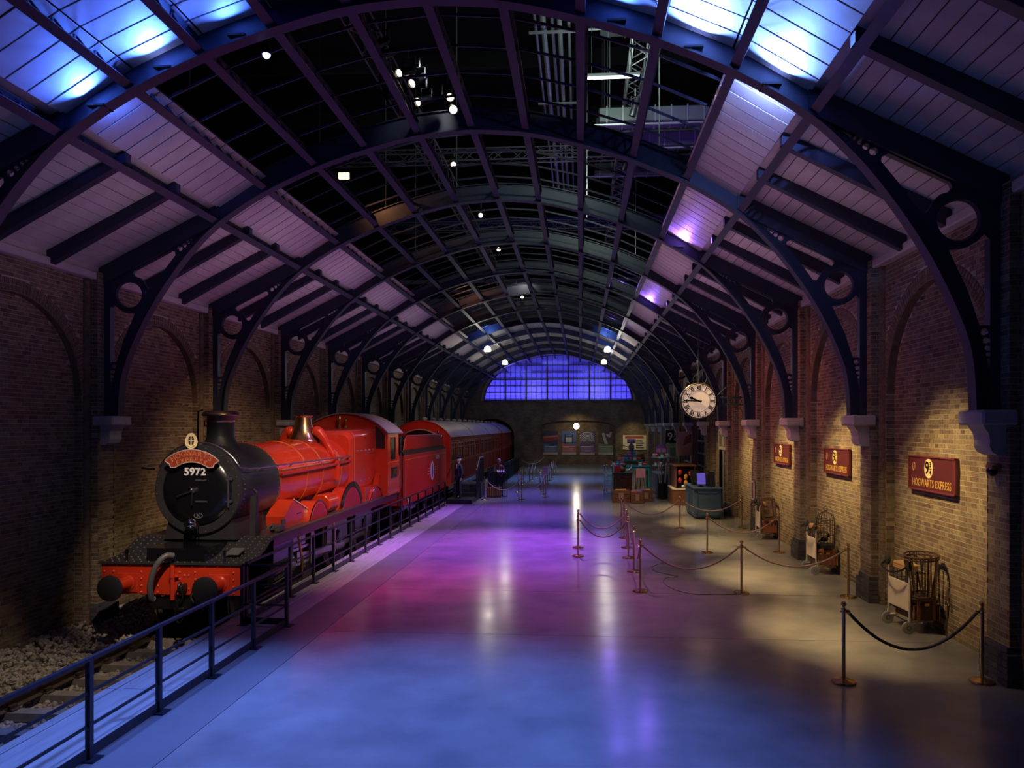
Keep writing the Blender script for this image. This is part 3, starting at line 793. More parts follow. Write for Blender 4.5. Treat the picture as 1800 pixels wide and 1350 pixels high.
# skylight field: boarded panels and glazing bars over the purlins
sky = struct('ceiling_skylight')
def panel(j, k, nbo=13):
    a, b = PR[j], PR[j + 1]; za, zb = sof_z(a) + .32, sof_z(b) + .32
    th = math.atan2(zb - za, b - a); w = math.hypot(b - a, zb - za) - .03; d = BAY / nbo
    key = (j, nbo)
    if key not in panel.c: panel.c[key] = MB().box((0, 0, 0), (w, d - .025, .02), bev=.003).mesh('panel_board', BOARD)
    for i in range(nbo):
        inst('panel_board', panel.c[key], sky, (X0 + (a + b) / 2, ribY(k) + (i + .5) * d, (za + zb) / 2 + random.uniform(-.003, .003)), (0, -th, 0))
    MB().box((X0 + (a + b) / 2, ribY(k) + BAY / 2, (za + zb) / 2 + .03), (w, BAY, .02), rot=(0, -th, 0)).out('panel_back', DARK, sky)
panel.c = {}
for k in range(0, 7):
    panel(0, k); panel(9, k)
for j in (0, 1, 2, 7, 8, 9): panel(j, -1, 12)
back = MB()
far_p = MB()
for k in (7, 8, 9, 10, 11):
    for j in range(10):
        a, b = PR[j], PR[j + 1]; za, zb = sof_z(a) + .32, sof_z(b) + .32; th = math.atan2(zb - za, b - a); w = math.hypot(b - a, zb - za) - .03
        MB().box((X0 + (a + b) / 2, ribY(k) + BAY / 2, (za + zb) / 2), (w, BAY - .1, .02), rot=(0, -th, 0)).out('roof_panel', BOARD, sky)
for j in (3, 4, 5, 6):
    a, b = PR[j], PR[j + 1]; za, zb = sof_z(a) + .32, sof_z(b) + .32; th = math.atan2(zb - za, b - a); w = math.hypot(b - a, zb - za) - .03
    MB().box((X0 + (a + b) / 2, ribY(-1) + BAY / 2, (za + zb) / 2), (w, BAY - .1, .02), rot=(0, -th, 0)).out('roof_panel', IRON, sky)
gb = MB()
top = [(r_, sof_z(r_) + .31) for r_ in PR[1:10]]
for (a, za), (b, zb) in zip(top[:-1], top[1:]): gb.bar((a, 0, za), (b, 0, zb), .028, .04)
gb_me = gb.mesh('glazing_bar', IRONF)
for k in range(0, 7):
    for q in range(1, 5): inst('glazing_bar', gb_me, sky, (X0, ribY(k) + BAY * q / 5, 0))

# ------------------------------------------------------------------ dark studio rig above the open roof
st = struct('ceiling_studio')
MB().b2((-30, -5, 22), (26, 90, 22.2)).out('soffit', STUDIO, st)
for i in range(16):
    MB().b2((-26, 3 + i * 5.2, 17.6), (22, 3.22 + i * 5.2, 18.2)).out('roof_beam', STUDIO, st)
def truss(name, label, p0, p1, w=.4, m=TRUSS, n=None, group='lighting trusses above the roof'):
    t_ = thing(name, label, 'truss', p0, group=group)
    d = Vector(p1) - Vector(p0); L = d.length; u = d.normalized(); up = Vector((0, 0, 1)); s_ = u.cross(up).normalized()
    ch_ = MB(); cor = [s_ * (a * w / 2) + up * (b * w / 2) for a, b in ((-1, -1), (1, -1), (1, 1), (-1, 1))]
    for c in cor: ch_.tube([c, c + d], .025, 6)
    ch_.out('chord', m, t_)
    lc = MB(); n = n or int(L / .5)
    for i in range(n):
        a = u * (L * i / n); b = u * (L * (i + 1) / n)
        for q in range(4):
            c0, c1 = cor[q], cor[(q + 1) % 4]
            if i % 2: c0, c1 = c1, c0
            lc.bar(a + c0, b + c1, .018, .018)
    lc.out('lacing', m, t_)
    return t_
truss('lighting_truss', 'silver lighting truss running lengthways left of the ridge, hung with lamps', (-4.3, 9, 11.3), (-4.3, 48, 11.3))
truss('lighting_truss', 'silver lighting truss running lengthways right of the ridge, near the pipes', (1.4, 9, 12.3), (1.4, 48, 12.3))
truss('lighting_truss', 'silver truss crossing above the second roof arch', (-9, 16.8, 13.7), (5, 16.8, 13.7))
truss('lighting_truss', 'silver truss crossing above the fourth roof arch', (-9, 25.5, 12.8), (5, 25.5, 12.8))
truss('lighting_truss', 'silver truss crossing above the sixth roof arch', (-9, 34.5, 12.8), (5, 34.5, 12.8))
# hanging drop rods
for i, (x, y) in enumerate(((-7.2, 13.2), (-6.3, 17.5), (-5.6, 21), (-3.2, 19), (.2, 22), (1.9, 18), (2.0, 27), (-6.3, 28))):
    MB().tube([(x, y, 9.6 + .0), (x, y, 17.6)], .015, 6).out('drop_rod', PIPE, st)
# pipes and ducts
pipes = thing('pipe_bundle', 'bundle of pale galvanised pipes running lengthways above the ridge', 'pipes', (-.9, 10, 13.2))
for i, (a, b) in enumerate(((0, 0), (.22, .1), (.40, -.08), (.62, .05), (-.2, .12))):
    MB().tube([(a, 0, b), (a, 22, b)], (.07, .05, .06, .04, .04)[i], 8).out('pipe', PIPE, pipes)
for i in range(6):
    MB().b2((-.35, i * 4, -.2), (.8, i * 4 + .06, -.15)).out('bracket', TRUSS, pipes)
spot((-.6, 11.0, 11.2), (-.4, 20, 13.2), (.75, 1.0, .9), 420, 70, .8)
for i, (y, z) in enumerate(((18.6, 13.4), (20.0, 11.6), (21.6, 11.55), (24.5, 13.2), (27, 12.6))):
    d_ = thing('service_duct', f'dark ribbed service duct crossing above the skylight, {ORD[i]} from the camera', 'duct', (.5, y, z), group='service ducts above the skylight')
    MB().b2((0, 0, 0), (5.4, .5, .4), bev=.03).out('casing', mat('duct_grey', (.07, .08, .08), .5, metal=.5) if i == 0 else MATS['duct_grey'], d_)
    for q in range(12): MB().b2((.2 + q * .43, -.02, -.02), (.23 + q * .43, .52, .42)).out('flange', TRUSS, d_)
    MB().tube([(-.3, -.3, -.2), (5.5, -.3, -.2)], .03, 6).out('conduit', PIPE, d_)
    for x_ in (.3, 5.1): MB().tube([(x_, .25, .4), (x_, .25, 17.5 - z)], .015, 5).out('hanger', PIPE, d_)
fx = thing('strip_light', 'bright fluorescent strip light high above the skylight', 'strip light', (.06, 17.0, 11.4))
for x_ in (.2, 1.1): MB().tube([(x_, .05, .09), (x_, .05, 6.2)], .01, 5).out('hanger', PIPE, fx)
MB().b2((0, 0, .03), (1.3, .1, .09)).out('casing', WHITEP, fx)
MB().tube([(.03, .05, 0), (1.27, .05, 0)], .022, 8).out('tube', TUBE, fx)
area((.7, 17.15, 11.6), (.9, 20, 12.8), (.8, 1.0, .92), 110, 1.2, .1)
# stage lanterns on the truss
def lantern(loc, aim, label, lens=LENSW, r=.085, on=True):
    t_ = thing('stage_lantern', label, 'stage light', loc, group='stage lanterns on the trusses')
    q = (Vector(aim) - Vector(loc)).to_track_quat('-Z', 'Y').to_matrix().to_4x4()
    b = MB().lathe([(r * .55, .2), (r * .8, .16), (r * .85, -.1), (r, -.14), (r, -.28), (r * .93, -.28), (r * .9, -.2)], n=16); b.v = [tuple(q @ Vector(p)) for p in b.v]
    b.out('housing', BLACKM, t_, smooth=40)
    if on:
        l_ = MB().lathe([(r * .88, -.235), (r * .5, -.25), (.002, -.255)], n=16); l_.v = [tuple(q @ Vector(p)) for p in l_.v]; l_.out('lens', lens, t_)
    MB().tube([(-r * 1.25, 0, 0), (-r * 1.25, 0, .22), (r * 1.25, 0, .22), (r * 1.25, 0, 0)], .014, 6).out('yoke', BLACKM, t_)
    MB().tube([(0, 0, .22), (0, 0, .42)], .02, 6).out('clamp', TRUSS, t_)
    return t_
lantern((-2.62, 14.5, 9.98), (.6, 7, 4.5), 'lit stage lantern facing the camera above the second roof arch')
lantern((-2.5, 14.3, 9.62), (-.6, 8, 6.0), 'lit stage lantern tilted down just below the brighter one')
wlist = [((-3.45, 12.6, 10.05), (-5.2, 10.6, 8)), ((-3.40, 13.0, 10.08), (-5.2, 10.6, 8)), ((-3.18, 13.5, 9.98), (-5, 10.6, 8)), ((-3.05, 13.9, 10.02), (-5, 10.6, 7)), ((-3.0, 14.3, 9.80), (-6, 10, 7)), ((-3.6, 21.0, 10.9), (-3, 12, 8)), ((-3.5, 26.0, 10.9), (-3, 18, 8)), ((-3.2, 29.0, 10.4), (-2, 10, 5)), ((-3.1, 36, 10.2), (-1.2, 10, 4)), ((-2.9, 37, 9.9), (-1.2, 10, 4))]
for i, (p, a) in enumerate(wlist):
    lantern(p, a, f'black stage lantern along the lamp-hung truss, {ORD[i]} from the camera')
for i, (x, y, z) in enumerate(((-4.3, 16, 10.9), (-4.3, 18, 10.9), (1.4, 14, 11.6), (1.4, 19, 11.6), (1.4, 23, 11.6), (-4.3, 23.5, 10.9), (1.4, 29, 11.6))):
    lantern((x, y, z), (X0, y + 2, 0), f'unlit black stage lantern pointing down, {ORD[i]} of the dark ones from the camera', on=False)
# glints on the ribs from those lanterns
spot((-2.95, 13.6, 10.3), (-3.3, 15.0, 9.6), (.9, .95, 1.0), 45, 60, .8)
spot((-2.6, 32.2, 10.2), (-2.7, 33.45, 9.6), (1, .95, .9), 60, 80, .8)
# amber blinder
bl = thing('amber_blinder', 'small amber multi-lamp blinder light under the left skylight', 'stage light', (-5.85, 18.0, 9.62))
MB().b2((-.16, 0, -.1), (.16, .1, .1), bev=.01).out('housing', BLACKM, bl)
for i in range(3):
    for j in range(2): MB().b2((-.14 + i * .095, -.012, -.08 + j * .085), (-.06 + i * .095, .0, -.005 + j * .085)).out('lamp', LENSO, bl)
spot((-5.75, 18.1, 9.8), (-4.7, 19.7, 9.1), (1, .42, .16), 60, 100, .9)
spot((-5.2, 30.0, 9.7), (-4.3, 33.2, 9.4), (1, .4, .2), 80, 90, .9)
# blue LED battens that light the boarded panels
def batten(rr, k, dy, label, power, col, ln=.26):
    """colour-wash batten clamped to the web of rib k, shining dy-wards along the roof boards"""
    loc = (X0 + rr, ribY(k) + dy * .08, sof_z(rr) + .05)
    t_ = thing('blue_batten', label, 'stage light', loc, group='colour-wash battens on the roof ribs')
    MB().b2((-ln / 2, -.05, -.02), (ln / 2, .035, .01)).out('housing', DARK, t_)
    MB().b2((-ln / 2 + .03, -.03, .011), (ln / 2 - .03, .03, .014)).out('lens', LENSB if power > 20 else GLASSD, t_)
    area((loc[0], loc[1] + dy * .06, loc[2] + .04), (loc[0], loc[1] + dy * 2.2, loc[2] + .55), col, power * 2.2, ln, .08, 150)
B1 = (.05, .15, 1.0); B2 = (.12, .26, 1.0)
batten(-3.8, 0, -1, 'blue light batten on the first arch, left of the ridge', 30, B1)
batten(-4.8, 0, -1, 'blue light batten on the first arch, lower left side', 20, B1)
batten(-2.7, 0, -1, 'blue light batten on the first arch, close left of the ridge', 7, B1)
batten(3.75, 0, -1, 'blue light batten on the first arch, upper right side', 75, B2)
batten(4.8, 0, -1, 'blue light batten on the first arch, lower right side', 52, B2)
batten(2.7, 0, -1, 'blue light batten on the first arch, close right of the ridge', 8, B1)
batten(4.8, 0, 1, 'blue light batten behind the first arch, lighting the right panel', 26, (.22, .34, 1.0))
batten(-4.8, 0, 1, 'blue light batten behind the first arch, lighting the left panel', 4, B1)
batten(4.75, 2, -1, 'violet light batten beside the third arch, right of the ridge', 11, (.30, .14, 1.0))
batten(4.75, 4, -1, 'violet light batten by the fifth arch, right of the ridge', 9, (.25, .12, 1.0))
batten(3.7, 4, -1, 'violet light batten by the fifth arch, nearer the ridge', 8, (.25, .12, 1.0))
batten(3.7, 6, -1, 'violet light batten by the seventh arch, right of the ridge', 8, (.25, .12, 1.0))
batten(-3.4, 7, 1, 'blue light batten behind the eighth arch, left of the ridge', 10, B1)
batten(4.0, 7, 1, 'blue light batten behind the eighth arch, right of the ridge', 22, B1)
spot((X0 - 3.2, ribY(7) - 1.3, sof_z(3.2) + .1), (X0 - 3.3, ribY(7), sof_z(3.3) + .2), B2, 130, 100, .8)
spot((X0 + 3.6, ribY(7) - 1.3, sof_z(3.6) + .1), (X0 + 3.9, ribY(7), sof_z(3.9) + .2), B2, 150, 100, .8)
spot((2.4, 17.6, 10.2), (2.8, 20.6, 11.8), (.30, .12, 1), 420, 60, 1.0)
for j_ in (-3.6, 0, 3.6):
    area((X0 + j_, ribY(11) + 2.6, sof_z(j_) - .2), (X0 + j_, ribY(11) + 3.8, sof_z(j_) + .4), (.14, .14, 1), 22, 2.4, .1, 150)
bb = thing('blue_spotlight', 'small glowing blue lamp hung under the first roof arch', 'stage light', (-4.7, 10.8, 9.0))
MB().lathe([(.03, .16), (.06, .12), (.07, 0), (.062, -.01)], n=14).out('housing', BLACKM, bb)
MB().sphere((0, 0, -.015), .058, 12, 8).out('lens', LENSB, bb)
# pendant lamps and the globe
for i, (x, y, z, lb) in enumerate(((-5.35, 42.5, 7.87, 'white dome pendant lamp, nearer one on the train side'), (1.56, 42.5, 7.8, 'white dome pendant lamp, nearer one on the clock side'), (-5.2, 51, 7.83, 'white dome pendant lamp, farther one on the train side'), (1.62, 51, 7.83, 'white dome pendant lamp, farther one on the clock side'))):
    t_ = thing('pendant_lamp', lb, 'pendant lamp', (x, y, z), group='white dome pendants')
    MB().lathe([(.19, -.12), (.2, -.02), (.17, .1), (.1, .17), (.04, .2)], n=20).out('shade', GLOBE, t_, smooth=50)
    MB().lathe([(.05, .2), (.05, .27), (.015, .29)], n=10).out('cap', BLACKM, t_)
    MB().tube([(0, 0, .28), (0, 0, sof_z(x - X0) - z + .3)], .012, 6).out('rod', BLACKM, t_)
    point((x, y, z - .35), (1, .93, .8), 60, .18)
gl_ = thing('globe_lamp', 'glowing white globe lamp hanging before the end wall posters', 'pendant lamp', (-.3, 57, 3.44))
MB().sphere((0, 0, 0), .23, 20, 14).out('globe', GLOBE, gl_, smooth=60)
MB().tube([(0, 0, .22), (0, 0, 6.03)], .012, 6).out('rod', BLACKM, gl_)
point((-.3, 57, 3.0), (1, .85, .6), 60, .2)
# ------------------------------------------------------------------ locomotive
LX, LY, LZ = -7.57, 12.75, -.57
lo = thing('steam_locomotive', 'red and black steam locomotive with brass dome at the platform', 'locomotive', (LX, LY, LZ))
CZ = 2.72
def ring_y(mb, pts_a, pts_b): pass
# front buffer beam
bb_ = MB().b2((-1.41, .55, .83), (1.41, .62, 1.43), bev=.01).out('buffer_beam', LRED, lo)
rv = MB()
def rivet_y(x, z, y=.545, r=.022): rv.sphere((x, y, z), r, 6, 4)
for i in range(12):
    x = -1.34 + i * 2.68 / 11; rivet_y(x, 1.38)
for x in (-1.34, -.62, -.30, .12, .42, 1.34, 1.16, -1.16):
    for z in (.88, 1.0, 1.13, 1.26): rivet_y(x, z)
for x in (.0, .22, .3): rivet_y(x, .95); rivet_y(x, 1.2)
rv.out('rivets', mat('beam_rivet', (.72, .12, .07), .25, coat=.5), bb_)
for s_ in (-1, 1):
    b_ = MB().lathe([(.02, -.03), (.20, -.012), (.235, .0), (.235, .03), (.06, .05), (.055, .16)], (s_ * .885, 0, 1.055), 'y', 28).out('buffer', mat('buffer_face', (.035, .033, .035), .5, metal=.3) if s_ < 0 else MATS['buffer_face'], lo, smooth=40)
    MB().lathe([(.085, .12), (.09, .16), (.115, .17), (.13, .48), (.16, .5), (.16, .55)], (s_ * .885, 0, 1.055), 'y', 24).out('buffer_shank', LRED, b_, smooth=40)
    MB().box((s_ * .885, .535, 1.055), (.40, .03, .36), bev=.012).out('buffer_plate', LRED, b_)
# vacuum stand pipe, hose, coupling
MB().tube([(.02, .48, .76), (.02, .48, 1.40)], .042, 10).tube([(.02, .48, 1.19), (.12, .5, 1.19)], .025, 8).lathe([(.055, 0), (.055, .05)], (.02, .48, 1.17), 'z', 10).out('stand_pipe', LRED, lo, smooth=40)
hp = smooth_path([(.06, .45, 1.58), (-.02, .36, 1.60), (-.12, .28, 1.50), (-.22, .26, 1.30), (-.29, .28, 1.05), (-.31, .34, .84), (-.30, .4, .78)], 8)
ho = MB(); ho.tube(hp, [.05 + .007 * (i % 2) for i in range(len(hp))], 10); ho.out('vacuum_hose', mat('hose_grey', (.10, .10, .105), .45), lo, smooth=60)
cp = MB().box((.24, .45, .98), (.07, .22, .16), bev=.02); cp.tube([(.24, .36, 1.1), (.24, .30, 1.06), (.24, .30, .96), (.24, .36, .92)], .028, 8)
for i, z in enumerate((.86, .68, .5)):
    cp.tube([(.24 + (.07 * math.cos(t) if i % 2 == 0 else 0), .32 + (0 if i % 2 == 0 else .07 * math.cos(t)), z + .12 * math.sin(t)) for t in [2 * math.pi * q / 14 for q in range(14)]], .018, 6, closed=True)
cp.box((.24, .32, .62), (.2, .05, .07), bev=.015); cp.tube([(.46, .45, 1.0), (.44, .35, .84), (.52, .34, .7), (.66, .36, .58)], .026, 8)
cp.out('screw_coupling', mat('coupling_black', (.03, .03, .03), .3, metal=.6), lo, smooth=50)
MB().sphere((-.12, .4, .86), .03, 10, 6).out('lamp_glint', CHROME, lo)
# front platform (curved drop to the beam) and running plate
prof = smooth_path([(.50, 1.44, 0), (.85, 1.45, 0), (1.15, 1.50, 0), (1.42, 1.60, 0), (1.62, 1.70, 0), (1.85, 1.735, 0)], 4)
fp = MB()
for a, b in zip(prof[:-1], prof[1:]):
    fp.prism([(a.x, a.y), (b.x, b.y), (b.x, b.y - .035), (a.x, a.y - .035)], 'x', -1.40, 1.40)
f_ = fp.out('front_platform', SMOKE, lo)
rv = MB()
for p in prof[1:-1:2]:
    for i in range(20): rv.sphere((-1.34 + i * 2.68 / 19, p.x, p.y + .002), .017, 5, 4)
rv.out('rivets', RIVET, f_)
MB().box((.95, 1.05, 1.57), (.26, .30, .02), rot=(.25, 0, 0)).out('tread_plate', RIVET, f_)
for x in (-.95, .0, .95): MB().tube([(x, .62, 1.44), (x, .62, 1.62)], .022, 8).box((x, .62, 1.62), (.03, .06, .08)).out('lamp_iron', LBLACK, f_)
rp_ = MB().b2((-1.37, 1.84, 1.70), (1.37, 12.3, 1.74)).out('running_plate', mat('footplate', (.05, .03, .035), .4), lo)
for s_ in (-1, 1): MB().b2((s_ * 1.34, 1.84, 1.54), (s_ * 1.375, 12.3, 1.70)).out('valance', mat('valance_plum', (.075, .010, .022), .35) if 'valance_plum' not in MATS else MATS['valance_plum'], rp_)
rv = MB()
for i in range(60): rv.sphere((1.30, 1.9 + i * .09, 1.742), .011, 5, 4); rv.sphere((1.10, 1.9 + i * .09, 1.742), .011, 5, 4)
rv.out('rivets', RIVET, rp_)
MB().b2((-.56, .62, .55), (.56, 12.2, 1.69)).out('frame_light_block', LBLACK, lo)  # frames as one solid box, shaped to block light under the boiler
# black side boxes in front of the smokebox
# smokebox
sb = MB().lathe([(.60, 1.44), (.80, 1.42), (.875, 1.42), (.895, 1.45), (.895, 1.52), (.88, 1.53), (.88, 3.34)], (0, 0, CZ), 'y', 56).out('smokebox', SMOKE, lo, smooth=35)
rv = MB()
for y in (1.60, 2.0, 3.28):
    if y == 2.0: continue
    for i in range(56):
        t = 2 * math.pi * i / 56; rv.sphere((.882 * math.sin(t), y, CZ + .882 * math.cos(t)), .013, 5, 4)
for i in range(30):
    t = 2 * math.pi * i / 30; rv.sphere((.84 * math.sin(t), 1.415, CZ + .84 * math.cos(t)), .011, 5, 4)
rv.out('rivets', RIVET, sb)
MB().prism([(-.75, 1.72), (.75, 1.72), (.62, 2.15), (-.62, 2.15)], 'y', 1.5, 3.3).out('saddle', SMOKE, lo)
dr = MB().lathe([(.70, 1.43), (.70, 1.40), (.66, 1.365), (.5, 1.33), (.3, 1.312), (.004, 1.305)], (0, 0, CZ), 'y', 56).out('smokebox_door', LBLACK, lo, smooth=40)
MB().tube([(.66 * math.sin(2 * math.pi * i / 48), 1.385, CZ + .66 * math.cos(2 * math.pi * i / 48)) for i in range(48)], .014, 6, closed=True).out('door_rim', LBLACK, dr)
hs = MB()
for z in (CZ + .20, CZ - .22): hs.bar((.02, 1.295, z), (.64, 1.375, z), .02, .03)
hs.tube([(.655, 1.36, CZ - .34), (.655, 1.36, CZ + .3)], .017, 8); hs.box((.70, 1.39, CZ + .22), (.06, .05, .05)).box((.70, 1.39, CZ - .22), (.06, .05, .05))
hs.out('hinge_strap', mat('hinge_iron', (.10, .10, .105), .3, metal=.5), dr)
MB().lathe([(.05, 1.24), (.05, 1.31)], (0, 0, CZ), 'y', 12).bar((0, 1.25, CZ), (-.34, 1.25, CZ - .12), .016, .02).bar((0, 1.23, CZ), (-.02, 1.23, CZ - .3), .016, .02).sphere((-.02, 1.22, CZ + .02), .02, 8, 6).out('door_handle', STEEL, dr)
# head board
ang = R(43)
pts = [(.80 * math.sin(-ang + 2 * ang * i / 24), .80 * math.cos(-ang + 2 * ang * i / 24)) for i in range(25)]
pin = [(.56 * math.sin(ang * .85 - 1.7 * ang * i / 18), .56 * math.cos(ang * .85 - 1.7 * ang * i / 18)) for i in range(19)]
e1 = [(.50, .50), (.47, .42), (.40, .41)]
hbp = pts + [(.50, .545), (.455, .52), (.43, .455)] + pin + [(-.43, .455), (-.455, .52), (-.50, .545)]
hb = MB().prism([(x, CZ + z) for x, z in hbp], 'y', 1.20, 1.235).out('headboard', mat('headboard_red', (.30, .045, .02), .5), lo)
MB().tube([(x, 1.198, CZ + z) for x, z in hbp], .011, 6, closed=True).out('border', mat('headboard_edge', (.55, .42, .34), .4), hb)
def arc_text(txt, r, a, size, y, m, par, name='lettering', bold=.0):
    mb = MB(); n = len(txt)
    for i, chh in enumerate(txt):
        if chh == ' ': continue
        t = -a + 2 * a * i / (n - 1)
        vs_, fs_ = text_geo(chh, size, .012, bold)
        M = face_y((r * math.sin(t), y, CZ + r * math.cos(t))) @ Matrix.Rotation(-t, 4, 'Z')
        mb.add(vs_, fs_, M)
    return mb.out(name, m, par)
LET = mat('headboard_letters', (.55, .20, .09), .45)
arc_text('HOGWARTS', .725, R(31), .145, 1.192, LET, hb); arc_text('EXPRESS', .60, R(27), .135, 1.192, LET, hb)
nb_ = MB().add(*text_geo('5972', .205, .012, .006, 1.1), M=face_y((.02, 1.285, CZ + .36)))
nb_.out('number', WHITEP, dr)
# crest above the head board
eg = [(.115 * math.sin(2 * math.pi * i / 20) * (1 - .16 * math.cos(2 * math.pi * i / 20)), .15 * math.cos(2 * math.pi * i / 20)) for i in range(20)]
cr = MB().prism([(x - .02, CZ + .97 + z) for x, z in eg], 'y', 1.22, 1.25).out('crest', mat('crest_gold', (.85, .68, .34), .45), lo)
q = MB()
for sx_, sz_ in ((-1, 1), (1, -1), (1, 1), (-1, -1)): q.prism([(-.02 + sx_ * .012, CZ + .98 + sz_ * .012), (-.02 + sx_ * .06, CZ + .98 + sz_ * .012), (-.02 + sx_ * .04, CZ + .98 + sz_ * .075), (-.02 + sx_ * .012, CZ + .98 + sz_ * .085)], 'y', 1.212, 1.222)
if False: q.b2((-.02 + min(0, sx_ * .06), 1.212, CZ + .97 + min(0, sz_ * .075)), (-.02 + max(0, sx_ * .06), 1.22, CZ + .97 + max(0, sz_ * .075)))
q.out('quarter', mat('crest_dark', (.06, .04, .03), .4), cr)
MB().tube([(x - .02, 1.217, CZ + .97 + z) for x, z in eg], .010, 6, closed=True).tube([(-.02, 1.208, CZ + .86), (-.02, 1.208, CZ + 1.09)], .008, 6).tube([(-.09, 1.208, CZ + .98), (.05, 1.208, CZ + .98)], .008, 6).tube([(-.1, 1.208, CZ + .90), (-.02, 1.208, CZ + .85), (.06, 1.208, CZ + .90)], .012, 6).out('relief', mat('crest_light', (.9, .8, .5), .4), cr)
MB().b2((-.03, 1.25, CZ + .8), (-.01, 1.30, CZ + .95)).out('bracket', LBLACK, cr)
# badge, lamp
MB().tube([(.06 + .085 * math.cos(2 * math.pi * i / 18), 1.335, CZ - .50 + .055 * math.sin(2 * math.pi * i / 18)) for i in range(18)], .010, 6, closed=True).add(*text_geo('X', .12, .008, .002), M=face_y((.06, 1.33, CZ - .50))).out('badge', RIVET, dr)
lp = MB().lathe([(.02, -.03), (.08, -.01), (.125, .05), (.125, .10), (.08, .17), (.03, .19)], (-.03, 1.12, CZ - .66), 'y', 24).out('head_lamp', CHROME, lo, smooth=50)
MB().lathe([(.03, .18), (.03, .22)], (-.02, 1.16, CZ - .67), 'y', 8).bar((.1, 1.26, CZ - .60), (.1, 1.26, CZ - .82), .02, .02).bar((-.02, 1.3, CZ - .7), (-.02, 1.3, CZ - .95), .03, .03).out('lamp_bracket', LBLACK, lp)
# pipe over the smokebox front and hand rails
fr = [(.935 * math.sin(t), 1.50 + .04 * 0, CZ + .935 * math.cos(t)) for t in [R(-62 + 124 * i / 20) for i in range(21)]]
hr = smooth_path([(1.0, 10.6, CZ + .42), (.965, 8, CZ + .40), (.95, 5, CZ + .40), (.95, 3.0, CZ + .40), (.94, 2.3, CZ + .40), (.93, 1.75, CZ + .41)], 6)
MB().tube(list(hr) + fr[::-1], .018, 8).tube([(-p[0], p[1], p[2]) for p in hr], .018, 8).out('hand_rail', STEEL, lo, smooth=60)
st_ = MB()
for y in (2.2, 3.9, 5.8, 7.6, 9.4):
    for s_ in (-1, 1): st_.tube([(s_ * .86, y, CZ + .33), (s_ * .955, y, CZ + .40)], .014, 6)
st_.out('rail_stanchion', STEEL, lo)
MB().tube([(-.94, 1.5, CZ + .40), (-1.2, 1.5, CZ + .42)], .022, 8).out('lamp_bracket', LBLACK, lo)
MB().tube([(.89, 3.4, CZ + .17), (.93, 6, CZ + .2), (.96, 8.2, CZ + .26), (.97, 10.6, CZ + .28)], .030, 8).out('ejector_pipe', LRED2, lo, smooth=60)
# chimney
chm_ = MB().lathe([(.50, .70), (.40, .82), (.325, .92), (.285, 1.02), (.275, 1.06), (.275, 1.42)], (0, 2.37, CZ), 'z', 36).out('chimney', SMOKE, lo, smooth=30)
MB().lathe([(.30, 1.385), (.285, 1.40), (.285, 1.44), (.36, 1.47), (.375, 1.50), (.355, 1.54), (.31, 1.58), (.27, 1.58), (.24, 1.40)], (0, 2.37, CZ), 'z', 36).out('copper_cap', mat('copper_dull', (.30, .19, .14), .3, metal=.9), chm_, smooth=30)
MB().lathe([(.287, 1.34), (.292, 1.36), (.287, 1.38)], (0, 2.37, CZ), 'z', 36).out('band', COPPER, chm_)
MB().tube([(-.42, 2.2, CZ + .78), (-.41, 2.2, CZ + 1.0), (-.40, 2.2, CZ + 1.57), (-.3, 2.2, CZ + 1.6)], .02, 8).out('side_pipe', LBLACK, chm_)
# boiler, tapering up to the firebox
bo = MB().lathe([(.872, 3.34), (.855, 3.36), (.86, 4.3), (.90, 7.0), (.945, 8.15), (.9, 8.17)], (0, 0, CZ + .02), 'y', 56).out('boiler', LRED, lo, smooth=35)
for y, r_ in ((3.42, .862), (5.05, .878), (6.1, .893), (7.5, .925)):
    MB().lathe([(r_, y), (r_ + .006, y + .004), (r_ + .006, y + .046), (r_, y + .05)], (0, 0, CZ + .02), 'y', 56).out('boiler_band', LRED2, bo, smooth=30)
    for dy in (-.008, .052): MB().lathe([(r_ + .002, y + dy), (r_ + .004, y + dy + .001), (r_ + .004, y + dy + .005), (r_ + .002, y + dy + .006)], (0, 0, CZ + .02), 'y', 56).out('lining', mat('lining_gold', (.62, .20, .05), .4) if 'lining_gold' not in MATS else MATS['lining_gold'], bo)
rv = MB()
for i in range(56):
    t = 2 * math.pi * i / 56; rv.sphere((.872 * math.sin(t), 3.36, CZ + .02 + .872 * math.cos(t)), .012, 5, 4)
rv.out('rivets', BRASS, bo)
# safety valve bonnet and top feeds
MB().lathe([(.47, .80), (.45, .86), (.40, .92), (.33, 1.03), (.27, 1.17), (.235, 1.32), (.215, 1.46), (.21, 1.50), (.26, 1.53), (.265, 1.55), (.2, 1.55), (.19, 1.4)], (0, 7.03, CZ), 'z', 36).out('safety_valve_bonnet', BRASS, lo, smooth=40)
for s_ in (-1, 1):
    pth = smooth_path([(s_ * .30, 7.05, CZ + 1.06), (s_ * .40, 7.05, CZ + 1.10), (s_ * .52, 7.05, CZ + .98), (s_ * .64, 7.06, CZ + .78), (s_ * .80, 7.08, CZ + .50), (s_ * .90, 7.1, CZ + .15), (s_ * .90, 7.1, CZ - .2)], 5)
    MB().tube(pth, [.13, .15, .165, .17, .17, .165, .16, .15, .14, .135, .13, .125, .12, .115, .11] + [.10] * (len(pth) - 15), 14).out('top_feed', LRED, lo, smooth=60)
